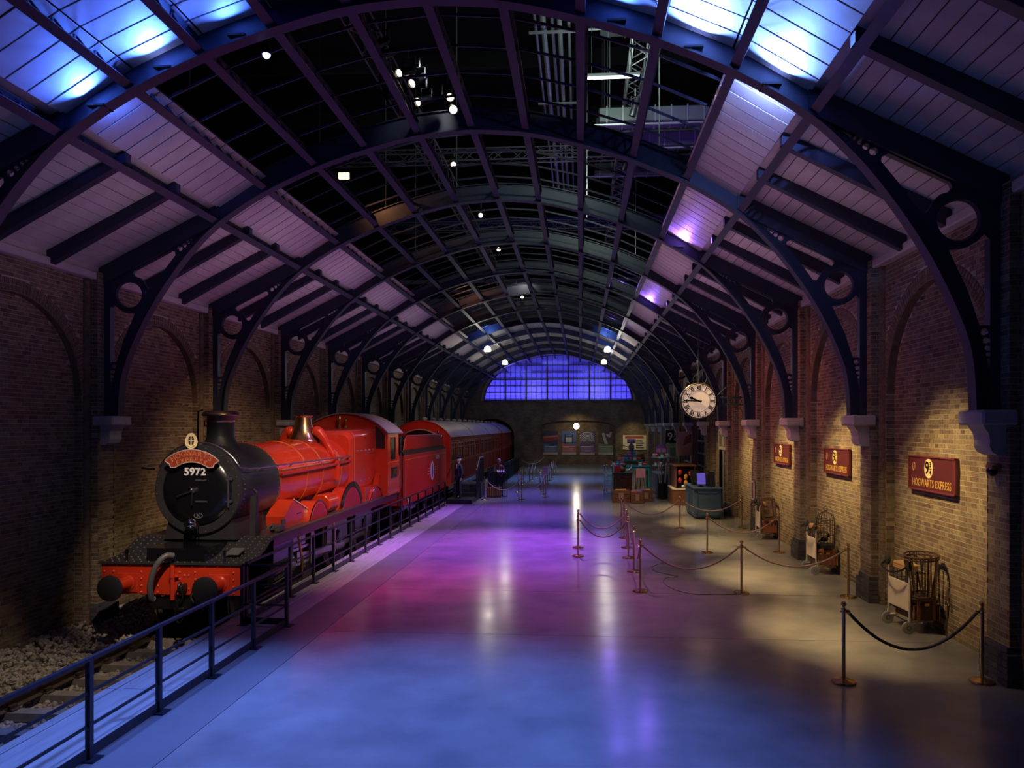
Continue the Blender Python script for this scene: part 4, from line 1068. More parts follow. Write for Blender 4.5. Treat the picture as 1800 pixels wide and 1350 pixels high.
# Belpaire firebox
def fbsec(hw, top, r_=.24):
    p = [(-hw * .92, 1.74), (-hw, 2.5)]
    p += [(-hw + r_ * (1 - math.cos(t)), top - r_ + r_ * math.sin(t)) for t in [math.pi / 2 * i / 6 for i in range(7)]]
    return p + [(-x, z) for x, z in p[::-1]]
secs = [(8.1, .93, 3.74), (8.22, .985, 3.83), (8.32, 1.0, 3.86), (10.6, 1.0, 3.94), (10.66, 1.0, 3.94)]
fb = MB(); rows = [[(x, y, z) for x, z in fbsec(hw, tp)] for y, hw, tp in secs]
fb.sheet(rows); fb.add(rows[0], [tuple(range(len(rows[0])))]);
fbo = fb.out('firebox', LRED, lo, smooth=50)
pl = MB()
for y in (8.7, 9.1, 9.5, 9.9, 10.3):
    pl.lathe([(.028, 0), (.028, .02), (.012, .035)], (1.0, y, 3.25), 'x', 10); pl.lathe([(.028, 0), (.028, .02), (.012, .035)], (.97, y, 2.35), 'x', 10)
for y in (9.0, 9.4, 9.8): pl.lathe([(.024, 0), (.024, .02), (.01, .03)], (.98, y, 2.65), 'x', 10)
pl.out('washout_plug', RIVET, fbo)
MB().sheet([[(x * 1.004, y, z * 1.001) for x, z in fbsec(1.0, 3.862)] for y in (8.36, 8.40)]).out('lining', MATS['lining_gold'], fbo)
wh = MB()
for x, h in ((-.10, .36), (.10, .28)): wh.lathe([(.05, 0), (.05, .06), (.025, .08), (.03, .14), (.045, .16), (.045, h), (.02, h + .03)], (x, 10.4, 3.93), 'z', 14)
wh.out('whistle', BRASS, lo, smooth=40)
# cab
def cabarc(hw, zs, zt, n=18):
    # roof arc through (+-hw, zs) and (0, zt)
    h = zt - zs; Rr = (hw * hw + h * h) / (2 * h); a = math.asin(hw / Rr)
    return [(Rr * math.sin(-a + 2 * a * i / n), zt - Rr + Rr * math.cos(-a + 2 * a * i / n)) for i in range(n + 1)]
ca = cabarc(1.39, 3.79, 4.40)
wr = [(.99, 3.27), (1.31, 3.27), (1.31, 3.72), (1.22, 3.83), (.99, 4.02)]
wl = [(-x, z) for x, z in wr]
vs_, fs_ = plate([(-1.39, 1.74), (1.39, 1.74)] + ca[::-1], [wr, wl], .05)
cab = MB().add([(x, 10.68 - z, y) for x, y, z in vs_], fs_).out('cab', LRED, lo)
for w in (wr, wl):
    MB().tube([(x, 10.645, z) for x, z in w], .016, 6, closed=True).out('window_frame', BRASS, cab)
    MB().prism(w, 'y', 10.675, 10.685).out('window_pane', GLASSD, cab)
so = [(10.66, 1.74), (12.25, 1.74), (12.25, 2.86), (12.17, 2.93), (12.06, 3.05), (12.06, 3.72), (12.25, 3.79), (10.66, 3.79)]
sh = [(11.0, 2.90), (11.62, 2.90), (11.62, 3.62), (11.0, 3.62)]
vs_, fs_ = plate(so, [sh], .03)
for s_ in (-1, 1):
    MB().add([(s_ * (1.38 + z), x, y) for x, y, z in vs_], fs_).out('side_sheet', LRED2 if False else LRED, cab)
    MB().b2((s_ * 1.375, 11.0, 2.9), (s_ * 1.385, 11.62, 3.62)).out('window_pane', GLASSD, cab)
    MB().tube([(s_ * 1.40, y, z) for y, z in sh], .016, 6, closed=True).out('window_frame', BRASS, cab)
    MB().tube([(s_ * 1.42, 12.28, 1.85), (s_ * 1.42, 12.28, 3.65)], .016, 8).out('grab_rail', STEEL, cab)
    MB().tube([(s_ * 1.42, 12.12, 1.9), (s_ * 1.42, 12.12, 2.85)], .014, 8).out('grab_rail', STEEL, cab)
    MB().b2((s_ * 1.2, 12.0, .55), (s_ * 1.42, 12.3, .6)).b2((s_ * 1.2, 12.0, 1.1), (s_ * 1.42, 12.3, 1.14)).b2((s_ * 1.38, 11.98, .55), (s_ * 1.41, 12.0, 1.7)).out('cab_steps', LBLACK, cab)
np_ = MB().b2((1.395, 11.12, 2.28), (1.415, 11.82, 2.64), bev=.005).out('number_plate', LBLACK, cab)
MB().add(*text_geo('5972', .26, .012, .008), M=face_px((1.42, 11.47, 2.46))).out('digits', BRASS, np_)
MB().tube([(1.415, y, z) for y, z in ((11.13, 2.29), (11.81, 2.29), (11.81, 2.63), (11.13, 2.63))], .008, 6, closed=True).out('border', BRASS, np_)
MB().b2((1.396, 10.72, 1.80), (1.402, 12.2, 1.815)).b2((1.396, 10.72, 2.80), (1.402, 12.2, 2.815)).b2((1.396, 10.72, 1.80), (1.402, 10.735, 2.81)).out('lining', MATS['lining_gold'], cab)
rf = MB(); oc = cabarc(1.44, 3.77, 4.42); ic = cabarc(1.44, 3.74, 4.385)
rf.sheet([[(x, y, z) for x, z in oc] for y in (10.55, 12.55)]); rf.sheet([[(x, y, z) for x, z in ic[::-1]] for y in (10.55, 12.55)])
for y in (10.55, 12.55):
    rf.add([(x, y, z) for x, z in oc] + [(x, y, z) for x, z in ic], [(i, i + 1, 19 + i + 1, 19 + i) for i in range(18)])
rf.out('cab_roof', mat('cab_roof_grey', (.20, .19, .21), .45), cab, smooth=40)
MB().b2((-1.3, 11.9, 1.75), (1.3, 12.2, 1.8)).b2((-1.0, 10.7, 1.8), (1.0, 11.2, 3.4)).out('backhead', LBLACK, cab)
# splashers
def splasher(yc, chord, sag, rim, name=None):
    Rr = (chord * chord / 4 + sag * sag) / (2 * sag); a = math.asin(min(1, chord / 2 / Rr)) if sag < chord / 2 else math.pi - math.asin(min(1, chord / 2 / Rr))
    zc = 1.74 + sag - Rr
    arc = [(yc + Rr * math.sin(-a + 2 * a * i / 20), zc + Rr * math.cos(-a + 2 * a * i / 20)) for i in range(21)]
    for s_ in (-1, 1):
        o = MB().prism(arc, 'x', s_ * .80, s_ * 1.22).out('splasher', LRED, lo, smooth=30)
        ins = [(yc + (Rr - rim) * math.sin(-a + 2 * a * i / 20), zc + (Rr - rim) * math.cos(-a + 2 * a * i / 20)) for i in range(21)]
        f = MB().prism([(y, max(z, 1.745)) for y, z in ins], 'x', s_ * 1.221, s_ * 1.227).out('face', LRED2, o)
        MB().tube([(s_ * 1.222, y, z) for y, z in arc], .016, 6).out('beading', LBLACK, o)
    return Rr, a, zc
splasher(4.88, 1.25, .43, .07); R2, a2, z2 = splasher(7.50, 1.70, .56, .05); splasher(9.98, 1.3, .36, .06)
npl = [(7.5 + (R2 + .14) * math.sin(R(-62 + 124 * i / 24)), z2 + (R2 + .14) * math.cos(R(-62 + 124 * i / 24))) for i in range(25)]
npi = [(7.5 + (R2 + .005) * math.sin(R(62 - 124 * i / 24)), z2 + (R2 + .005) * math.cos(R(62 - 124 * i / 24))) for i in range(25)]
npo = MB().prism(npl + npi, 'x', 1.20, 1.235).out('name_plate', LBLACK, lo)
nm = MB(); txt = 'HOGWARTS CASTLE'
for i, c_ in enumerate(txt):
    if c_ == ' ': continue
    t = R(-52 + 104 * i / (len(txt) - 1)); v_, f2_ = text_geo(c_, .125, .01, .003)
    nm.add(v_, f2_, face_px((1.24, 7.5 + (R2 + .072) * math.sin(t), z2 + (R2 + .072) * math.cos(t))) @ Matrix.Rotation(-t, 4, 'Z'))
nm.out('lettering', BRASS, npo)
# wedge shaped steam-pipe casing, drum on the running plate, lubricator
wp = MB().prism([(3.0, 1.74), (3.0, 2.0), (3.52, 2.33), (5.12, 1.745)], 'x', .70, 1.12).out('inclined_casing', LRED, lo)
MB().tube([(1.125, 3.52, 2.335), (1.125, 5.12, 1.76)], .012, 6).out('edge_strip', WHITEP, wp)
MB().b2((1.121, 3.7, 1.98), (1.125, 3.95, 2.0)).out('slot', LBLACK, wp)
MB().prism([(3.0, 1.74), (3.0, 2.0), (3.52, 2.33), (5.12, 1.745)], 'x', -.70, -1.12).out('inclined_casing', LRED, lo)
for s_ in (-1, 1): MB().lathe([(.24, 5.7), (.26, 5.72), (.26, 6.4), (.24, 6.42)], (s_ * .95, 0, 1.98), 'y', 24).out('sand_drum', LRED, lo, smooth=40)
MB().prism([(8.9, 1.74), (8.9, 2.15), (10.3, 2.15), (10.62, 2.5), (10.62, 1.74)], 'x', 1.0, 1.16).out('fire_iron_tunnel', LRED, lo)
lu = MB().box((1.15, 2.55, 1.82), (.22, .3, .14), bev=.02).tube([(1.1, 2.3, 1.85), (1.2, 2.2, 1.95), (1.1, 2.1, 1.85)], .02, 6).lathe([(.05, 0), (.05, .1)], (1.2, 2.75, 1.88), 'z', 10)
lu.out('lubricator', mat('oil_steel', (.16, .16, .17), .3, metal=.7), lo)
MB().prism([(1.85, 1.74), (2.05, 1.74), (1.98, 2.55), (1.9, 2.55)], 'x', .86, .98).tube([(.93, 1.95, 2.5), (.97, 1.96, 2.62), (.9, 1.98, 2.68)], .025, 8).out('smokebox_stay', SMOKE, lo)
# wheels and motion
def wheel_mesh(r, ns, bal=True, nm='wheel'):
    w = MB().lathe([(r - .07, -.06), (r + .035, -.06), (r + .03, -.03), (r, -.02), (r - .01, .06), (r - .08, .06)], n=36, axis='x')
    t_ = w.mesh('tyre', mat('tyre_steel', (.42, .41, .40), .3, metal=.9) if 'tyre_steel' not in MATS else MATS['tyre_steel'], 40)
    s2 = MB().lathe([(.16, -.05), (.16, .09), (.1, .11)], n=18, axis='x')
    for i in range(ns):
        a = 2 * math.pi * i / ns; s2.bar((0, .12 * math.sin(a), .12 * math.cos(a)), (0, (r - .05) * math.sin(a), (r - .05) * math.cos(a)), .055, .045, up=(1, 0, 0))
    if bal: s2.prism([((r - .07) * math.sin(R(-32 + 64 * i / 8)), (r - .07) * math.cos(R(-32 + 64 * i / 8))) for i in range(9)], 'x', -.02, .03)
    s_ = s2.mesh('spokes', LBLACK)
    return t_, s_
dt, ds = wheel_mesh(.90, 18); bt_, bs_ = wheel_mesh(.45, 10, False)
for y, a in ((4.88, 2.4), (7.5, 2.4), (9.98, 2.4)):
    for s_ in (-1, 1):
        o = inst('driving_wheel', dt, lo, (s_ * .74, y, .94)); inst('spokes', ds, o, rot=(a, 0, 0))
for y in (1.75, 3.75):
    for s_ in (-1, 1):
        o = inst('bogie_wheel', bt_, lo, (s_ * .74, y, .49)); inst('spokes', bs_, o)
cr_ = (.30 * math.sin(2.4), .30 * math.cos(2.4))
for s_ in (-1, 1):
    MB().bar((s_ * .93, 4.88 - cr_[0], .94 + cr_[1]), (s_ * .93, 9.98 - cr_[0], .94 + cr_[1]), .05, .12).lathe([(.13, -.05), (.13, .05)], (s_ * .93, 4.88 - cr_[0], .94 + cr_[1]), 'x', 16).lathe([(.13, -.05), (.13, .05)], (s_ * .93, 7.5 - cr_[0], .94 + cr_[1]), 'x', 16).lathe([(.13, -.05), (.13, .05)], (s_ * .93, 9.98 - cr_[0], .94 + cr_[1]), 'x', 16).out('coupling_rod', STEEL, lo)
    MB().bar((s_ * 1.06, 3.9, .98), (s_ * 1.04, 7.5 - cr_[0], .94 + cr_[1]), .05, .14).box((s_ * 1.06, 3.9, .98), (.1, .3, .22)).out('connecting_rod', STEEL, lo)
    MB().bar((s_ * 1.06, 2.9, 1.16), (s_ * 1.06, 4.6, 1.16), .06, .06).bar((s_ * 1.06, 2.9, .80), (s_ * 1.06, 4.6, .80), .06, .06).b2((s_ * 1.0, 4.55, .7), (s_ * 1.14, 4.65, 1.6)).out('slide_bar', STEEL, lo)
    MB().lathe([(.2, 1.95), (.33, 1.98), (.34, 2.0), (.34, 3.05), (.33, 3.08), (.2, 3.1)], (s_ * 1.02, 0, .98), 'y', 28).b2((s_ * .7, 2.0, 1.0), (s_ * 1.3, 3.05, 1.54)).out('cylinder', LBLACK, lo, smooth=35)
    MB().tube(smooth_path([(s_ * 1.3, 3.35, 1.54), (s_ * 1.31, 3.45, 1.2), (s_ * 1.28, 3.62, .9), (s_ * 1.2, 3.7, .55)], 5), .035, 8).out('drain_pipe', COPPER, lo)
    MB().tube([(s_ * 1.3, 5.7, 1.54), (s_ * 1.28, 5.85, 1.0), (s_ * 1.2, 5.95, .5)], .035, 8).out('sand_pipe', COPPER, lo)

# ------------------------------------------------------------------ tender
te = thing('tender', 'red locomotive tender with oval badge behind the cab', 'tender', (LX, 25.62, LZ))
MB().b2((-1.3, .0, 1.0), (1.3, 8.25, 1.2)).out('frame', LBLACK, te)
MB().b2((-1.4, -.1, 1.18), (1.4, 8.3, 1.26)).out('running_board', LRED2, te)
for s_ in (-1, 1):
    sd_ = MB().b2((s_ * 1.34, 0, 1.26), (s_ * 1.38, 8.25, 2.95)).out('side_sheet', mat('tender_side', (.44, .024, .014), .5, spec=.2) if 'tender_side' not in MATS else MATS['tender_side'], te)
    rv = MB()
    for i in range(34):
        for z in (1.32, 2.88): rv.sphere((s_ * 1.382, .1 + i * .244, z), .012, 5, 4)
    for j in range(9):
        for i in range(10): rv.sphere((s_ * 1.381, .12 + j * 1.0, 1.4 + i * .15), .010, 5, 4)
    rv.out('rivets', LRED2, sd_)
    ln = MB()
    for a, b in (((.12, 1.40), (8.1, 1.42)), ((.12, 2.78), (8.1, 2.80)), ((.12, 1.40), (.14, 2.80)), ((8.08, 1.40), (8.1, 2.80))): ln.b2((s_ * 1.381, a[0], a[1]), (s_ * 1.384, b[0] - .0, b[1]))
    ln.out('lining', MATS['lining_gold'], sd_)
    MB().prism([(s_ * 1.38, 2.95), (s_ * 1.24, 3.12), (s_ * 1.20, 3.12), (s_ * 1.34, 2.95)], 'y', .2, 8.25).out('flare', mat('flare_black', (.02, .01, .012), .8) if 'flare_black' not in MATS else MATS['flare_black'], te)
    MB().prism([(.55, 3.12), (8.25, 3.12), (8.25, 3.62), (1.0, 3.62), (.72, 3.5)], 'x', s_ * 1.22, s_ * 1.26).out('coal_plate', mat('tender_red', (.40, .022, .012), .6, spec=.15) if 'tender_red' not in MATS else MATS['tender_red'], te)
    MB().tube([(s_ * 1.24, .55, 3.12), (s_ * 1.24, .72, 3.5), (s_ * 1.24, 1.0, 3.63), (s_ * 1.24, 8.25, 3.63)], .03, 8).out('beading', LRED2, te)
    MB().tube([(s_ * 1.40, .03, 1.3), (s_ * 1.40, .03, 3.0)], .016, 8).out('grab_rail', STEEL, te)
    for i in range(3):
        o = inst('tender_wheel', bt_, te, (s_ * .76, 1.4 + i * 2.6, .60), scale=(1, 1.22, 1.22)); inst('spokes', bs_, o)
        MB().b2((s_ * 1.1, 1.15 + i * 2.6, .45), (s_ * 1.28, 1.65 + i * 2.6, 1.0), bev=.03).bar((s_ * 1.3, .75 + i * 2.6, .98), (s_ * 1.3, 2.05 + i * 2.6, .98), .06, .09).out('axle_box', LBLACK, te)
    MB().b2((s_ * 1.2, -.05, .5), (s_ * 1.38, .25, .54)).b2((s_ * 1.36, -.05, .5), (s_ * 1.39, -.02, 1.2)).out('step', LBLACK, te)
MB().b2((-1.3, 8.2, 1.26), (1.3, 8.25, 3.6)).out('rear_sheet', LRED, te)
MB().b2((-1.3, .0, 1.26), (1.3, .05, 2.95)).out('front_sheet', LRED2, te)
cl = MB()
for i in range(120): cl.box((random.uniform(-1.05, 1.05), random.uniform(1.2, 7.8), 3.3 + random.uniform(-.06, .14)), (.22, .26, .2), rot=(random.random() * 3, random.random() * 3, random.random() * 3))
cl.b2((-1.2, .9, 2.9), (1.2, 8.1, 3.25))
o = cl.out('coal', mat('coal', (.012, .012, .013), .5), te); o['kind'] = 'stuff'
ov = [(5.0 + .33 * math.sin(2 * math.pi * i / 28), 2.13 + .40 * math.cos(2 * math.pi * i / 28)) for i in range(28)]
bd = MB().prism(ov, 'x', 1.384, 1.392).out('badge', WHITEP, te)
MB().prism([(5.0 + (y - 5.0) * .45, 2.13 + (z - 2.13) * .72) for y, z in ov], 'x', 1.392, 1.396).out('badge_centre', mat('badge_blue', (.10, .12, .38), .4), bd)
wg = MB()
for i in range(3):
    for a, b in ((4.05, 4.66), (5.34, 5.95)): wg.b2((1.384, a + .08 * i, 2.02 + i * .11), (1.390, b - .08 * i * 0, 2.06 + i * .11))
wg.out('badge_wings', mat('wing_pink', (.62, .22, .16), .5), bd)
MB().add(*text_geo('GWR', .26, .008, .006, 1.35), M=face_px((1.388, 6.15, 2.66))).out('lettering', WHITEP, te)
MB().bar((1.42, .35, 1.45), (1.42, .62, 1.2), .04, .06).out('hook', WHITEP, te)
MB().b2((-.5, -.55, 1.0), (.5, .0, 1.1)).out('fall_plate', LBLACK, te)
MB().tube([(1.0, 8.28, 3.55), (1.0, 8.1, 3.8)], .03, 6).tube([(1.1, 7.6, 3.55), (1.3, 7.6, 3.55)], .05, 8).out('lamp_iron', BRASS, te)

# ------------------------------------------------------------------ carriages
GLASSC = mat('carriage_glass', (.06, .055, .05), .08, spec=.7)
CGOLD = mat('carriage_gold', (.36, .16, .05), .5)
def carriage(loc, L, label, nw, detail):
    c = thing('railway_carriage', label, 'carriage', loc, group='maroon carriages of the train')
    hw = 1.40; zf, zs, zt = 1.15, 3.50, 4.24
    arc = cabarc(hw, zs, zt, 20)
    endp = [(-hw, zf), (hw, zf)] + arc[::-1]
    MB().prism(endp, 'y', .0, .08).out('end_wall', MATS['tender_side'] if detail else COACHR, c)
    MB().prism(endp, 'y', L - .08, L).out('end_wall', COACHR, c)
    MB().tube([(x, -.01, z) for x, z in arc], .03, 6).out('end_beading', LRED, c)
    MB().b2((-.45, -.25 if detail else -.05, 1.3), (.45, .0, 3.45), bev=.02).out('gangway', LBLACK, c)
    hd = MB(); a1 = cabarc(.75, 3.62, 3.86, 10)
    for (x0, z0), (x1, z1) in zip(a1[:-1], a1[1:]): hd.prism([(x0, z0), (x1, z1), (x1, z1 - .04), (x0, z0 - .04)], 'y', -.3 if detail else -.05, 0)
    hd.out('hood', ROOFG, c)
    rf = MB(); oc = cabarc(hw + .06, zs - .02, zt + .04, 20)
    rf.sheet([[(x, y, z) for x, z in oc] for y in (-.06, L + .06)])
    rfo = rf.out('roof', ROOFG, c, smooth=40)
    vt = MB().lathe([(.09, 0), (.09, .05), (.13, .07), (.13, .13), (.05, .17)], n=12).mesh('ventilator', ROOFG)
    for i in range(nw): inst('ventilator', vt, rfo, (0.0, .9 + i * (L - 1.8) / (nw - 1), zt + .02)); 
    for y in (L * .33, L * .66): MB().tube([(x, y, z + .01) for x, z in oc], .018, 6).out('roof_strip', ROOFG, rfo)
    for s_ in (-1, 1):
        sd = MB()
        d = L / nw
        sd.b2((s_ * (hw - .04), .08, zf), (s_ * hw, L - .08, 2.28)); sd.b2((s_ * (hw - .04), .08, 3.2), (s_ * hw, L - .08, zs))
        for i in range(nw + 1):
            y = .08 + (L - .16) * i / nw; sd.b2((s_ * (hw - .04), max(.08, y - .22), 2.28), (s_ * hw, min(L - .08, y + .22), 3.2))
        so = sd.out('side_panel', COACHR, c)
        for i in range(nw):
            y0 = .08 + (L - .16) * i / nw + .22; y1 = .08 + (L - .16) * (i + 1) / nw - .22
            w = MB().b2((s_ * (hw - .03), y0, 2.28), (s_ * (hw - .02), y1, 3.2)).out('window', GLASSC, c)
            ym = (y0 + y1) / 2; fr = MB()
            for a, b in (((y0, 2.28), (y1, 2.33)), ((y0, 3.15), (y1, 3.2)), ((y0, 2.28), (y0 + .05, 3.2)), ((y1 - .05, 2.28), (y1, 3.2)), ((ym - .02, 2.28), (ym + .02, 3.2)), ((y0, 2.95), (y1, 2.98))): fr.b2((s_ * (hw - .015), a[0], a[1]), (s_ * (hw + .012), b[0], b[1]))
            fr.out('window_frame', LRED2, w)
            if i % 2 == 0: 
                dd = MB().b2((s_ * hw, y0 - .1, zf + .06), (s_ * (hw + .012), y0 - .08, zs - .06)).b2((s_ * hw, y1 + .08, zf + .06), (s_ * (hw + .012), y1 + .1, zs - .06)).tube([(s_ * (hw + .03), y1 + .02, 2.1), (s_ * (hw + .03), y1 + .02, 2.5)], .015, 6)
                dd.out('door_trim', CGOLD, c)
        gd = MB()
        for z in (1.2, 2.22, 3.26, 3.46): gd.b2((s_ * hw, .08, z), (s_ * (hw + .008), L - .08, z + .025))
        gd.out('lining', CGOLD, c)
        for i in range(2):
            bx = 3.2 + i * (L - 6.4)
            for q in (-1.2, 1.2):
                o = inst('bogie_wheel', bt_, c, (s_ * .74, bx + q, .49))
            MB().b2((s_ * .98, bx - 1.9, .45), (s_ * 1.08, bx + 1.9, .75)).out('bogie_frame', LBLACK, c)
    MB().b2((-1.3, .1, .95), (1.3, L - .1, 1.15)).out('underframe', LBLACK, c)
    MB().b2((-1.1, L * .35, .45), (1.1, L * .65, .95)).out('battery_box', LBLACK, c)
carriage((LX, 34.75, LZ), 22.6, 'maroon carriage with grey roof coupled behind the tender', 11, True)
carriage((LX, 58.0, LZ), 16.5, 'rear maroon carriage entering the dark tunnel mouth', 8, False)
# ------------------------------------------------------------------ platform railings
RAILM = mat('railing_navy', (.010, .011, .022), .45)
def railing(name, label, path, posts, rails=(1.03, .69, .35), foot=True):
    t_ = thing(name, label, 'railing', (path[0][0], path[0][1], 0)); ox, oy = path[0][:2]
    loc = [(x - ox, y - oy) for x, y in path]
    for i, z in enumerate(rails):
        for a, b in zip(loc[:-1], loc[1:]):
            m = MB().bar((*a, z), (*b, z), .05 if i == 0 else .018, .035 if i == 0 else .03); m.out('top_rail' if i == 0 else 'mid_rail', RAILM, t_)
    for a, b in zip(loc[:-1], loc[1:]): MB().bar((*a, .075), (*b, .075), .012, .11).out('toe_board', RAILM, t_)
    pm_ = MB().b2((-.026, -.03, 0), (.026, .03, 1.02)).b2((-.06, -.09, .0), (.10, .09, .014)).mesh('post', RAILM)
    for x, y in posts: inst('post', pm_, t_, (x - ox, y - oy, 0))
    return t_
railing('platform_railing', 'navy steel railing in the near left corner, stepping back beside the buffers', [(-5.0, 3.2), (-5.0, 12.31), (-5.78, 12.31)], [(-5.0, y) for y in (3.44, 4.7, 5.96, 7.22, 8.47, 9.73, 11.02, 12.31)] + [(-5.78, 12.31)])
railing('platform_railing', 'long navy steel railing along the platform beside the locomotive wheels', [(-5.78, 12.45), (-5.78, 31.4)], [(-5.78, 12.45)] + [(-5.78, 14.4 + 1.30 * i) for i in range(14)])
# ------------------------------------------------------------------ rope stanchions
sm = thing('rope_stanchion', '', 'stanchion', (0, 0, 0), group='brass rope stanchions')
MB().lathe([(.155, 0), (.16, .012), (.15, .03), (.12, .04), (.05, .05), (.03, .06)], n=28).out('base', BRASS, sm, smooth=30)
MB().lathe([(.024, .05), (.024, .96), (.035, .965), (.035, .985), (.02, .99)], n=14).out('pole', mat('pole_brass', (.55, .42, .24), .25, metal=1.0), sm, smooth=30)
MB().sphere((0, 0, 1.045), .038, 14, 10).lathe([(.018, .98), (.018, 1.02)], n=10).out('finial', BRASS, sm, smooth=60)
MB().tube([(.045 * math.cos(t), .045 * math.sin(t), .94) for t in [2 * math.pi * i / 12 for i in range(12)]], .008, 6, closed=True).out('ring', BRASS, sm)
def lab(s): return s
rowB = 'in the row of posts left of the wall ropes'
ST_ = {
 'w0': (5.33, 10.23, 'brass stanchion nearest the camera, against the right brick pier'),
 'm0': (3.49, 10.09, 'brass stanchion nearest the camera, standing out on the open floor'),
 'w1': (5.33, 15.15, 'brass stanchion by the second brick pier, right of the near trolley'),
 'm1': (3.28, 15.35, 'brass stanchion mid-floor between near and second rope lines, second from camera'),
 'l1': (1.23, 15.36, 'brass stanchion at the near end of the purple-lit file of posts'),
 'l2': (1.25, 17.46, 'brass stanchion second from the near end of the purple-lit file'),
 'l3': (1.24, 19.27, 'brass stanchion third from the near end of the purple-lit file'),
 'l4': (1.30, 20.89, 'brass stanchion fourth from the near end of the purple-lit file'),
 'l5': (1.33, 22.70, 'brass stanchion fifth from the near end of the purple-lit file'),
 'l6': (1.37, 24.92, 'brass stanchion at the far end of the purple-lit file, facing the crates'),
 'a1': (-.06, 19.43, 'brass stanchion in the hall centre, nearer of the left pair'),
 'a2': (-.06, 20.80, 'brass stanchion in the hall centre, farther of the left pair'),
 'm2': (3.41, 20.20, 'brass stanchion in front of the blue-grey counter, nearer one'),
 'w2': (5.36, 20.4, 'brass stanchion beside the wall between the second and third trolleys'),
 'm3': (3.32, 24.98, 'brass stanchion between the crates and the blue-grey counter'),
 'w3': (5.40, 25.2, 'brass stanchion against the wall beyond the third trolley'),
 'g1': (-4.45, 34.2, 'brass stanchion at the foot of the carriage steps'),
 'g2': (-2.74, 34.6, 'brass stanchion at the near left corner of the far queue'),
 'g3': (-3.20, 38.2, 'second brass stanchion of the far queue, left file'),
 'g4': (-3.30, 43.0, 'third brass stanchion of the far queue, left file'),
 'g5': (-3.10, 45.0, 'fourth brass stanchion of the far queue, left file'),
 'g6': (-3.05, 47.2, 'fifth brass stanchion of the far queue, left file'),
 'g7': (-3.0, 50.0, 'sixth brass stanchion of the far queue, left file'),
 'g8': (-4.3, 54.5, 'far brass stanchion nearest the second carriage'),
 'h1': (-1.67, 35.6, 'near right corner stanchion of the far queue, holding the pink notice'),
 'h2': (-1.85, 37.3, 'second brass stanchion of the far queue, right file'),
 'h3': (-2.15, 39.6, 'third brass stanchion of the far queue, right file'),
 'h4': (-1.95, 44.0, 'fourth brass stanchion of the far queue, right file'),
 'h5': (-1.95, 46.5, 'fifth brass stanchion of the far queue, right file'),
 'h6': (-1.9, 48.8, 'sixth brass stanchion of the far queue, right file'),
 'h7': (-1.85, 51.0, 'seventh brass stanchion of the far queue, right file'),
 'h8': (-1.75, 53.5, 'eighth brass stanchion of the far queue, right file'),
 'h9': (-2.9, 60.0, 'farthest lone brass stanchion before the end wall'),
}
first = True
for k_, (x, y, lb) in ST_.items():
    if first: sm.location = (x, y, 0); sm['label'] = lb; first = False
    else: copy_tree(sm, (x, y, 0), random.uniform(0, 6), lb)
def rope(a, b, sag, label, m=ROPE2, r=.017, hooks=True):
    pa = Vector((ST_[a][0], ST_[a][1], .94)); pb = Vector((ST_[b][0], ST_[b][1], .94))
    d = (pb - pa).normalized(); pa = pa + d * .06; pb = pb - d * .06
    t_ = thing('barrier_rope', label, 'rope', (pa.x, pa.y, 0), group='barrier ropes between stanchions')
    pts = []
    for i in range(25):
        s_ = i / 24; p = pa.lerp(pb, s_); p.z -= sag * 4 * s_ * (1 - s_); pts.append(p - Vector((pa.x, pa.y, 0)))
    MB().tube(pts, [r * (1.0 + .10 * (i % 2)) for i in range(25)], 8).out('cord', m, t_, smooth=60)
    for e in (pts[0], pts[-1]): MB().sphere(e, r * 1.6, 10, 6).out('hook_end', BRASS, t_)
rope('m0', 'w0', .50, 'dark twisted rope hanging between the two nearest stanchions', ROPE, .02)
rope('l1', 'm1', .46, 'rope from the near end of the purple-lit file to mid-floor stanchion')
rope('m1', 'w1', .36, 'rope from mid-floor stanchion to second brick pier, passing before the middle trolley')
rope('m2', 'w2', .40, 'rope passing in front of the third trolley')
rope('l6', 'm3', .48, 'rope hanging in front of the wooden crates')
rope('m3', 'w3', .36, 'rope hanging in front of the blue-grey counter')
rope('a2', 'l4', .40, 'farther of two ropes reaching left from the purple-lit file')
rope('a1', 'l3', .42, 'nearer of two ropes reaching left from the purple-lit file')
rope('l1', 'l2', .42, 'rope joining the first two stanchions of the purple-lit file')
rope('l2', 'l3', .42, 'rope joining the second and third stanchions of the purple-lit file')
rope('l5', 'l6', .42, 'rope joining the two farthest stanchions of the purple-lit file')
rope('g1', 'g2', .5, 'rope from the carriage steps to the far queue corner')
rope('g2', 'h1', .44, 'rope across the near end of the far queue')
rope('g2', 'g3', .4, 'left-hand rope of the far queue, nearest length')
rope('g3', 'g4', .4, 'left-hand rope of the far queue, second length')
rope('g4', 'g5', .4, 'left-hand rope of the far queue, third length')
rope('g5', 'g6', .4, 'left-hand rope of the far queue, fourth length')
rope('g6', 'g7', .4, 'left-hand rope of the far queue, farthest length')
rope('h1', 'h2', .38, 'right-hand rope of the far queue, nearest length')
rope('h2', 'h3', .38, 'right-hand rope of the far queue, second length')
rope('h3', 'h4', .4, 'right-hand rope of the far queue, third length')
rope('h4', 'h5', .38, 'right-hand rope of the far queue, fourth length')
rope('h5', 'h6', .38, 'right-hand rope of the far queue, fifth length')
rope('h6', 'h7', .38, 'right-hand rope of the far queue, sixth length')
rope('h7', 'h8', .38, 'right-hand rope of the far queue, farthest length')
rope('g8', 'h9', .4, 'rope near the end wall beside the second carriage')
PINK = mat('notice_pink', (.66, .46, .62), .5)
nt_ = thing('queue_notice', 'small pale notice on the far queue corner stanchion', 'notice', (-1.67, 35.56, 1.09))
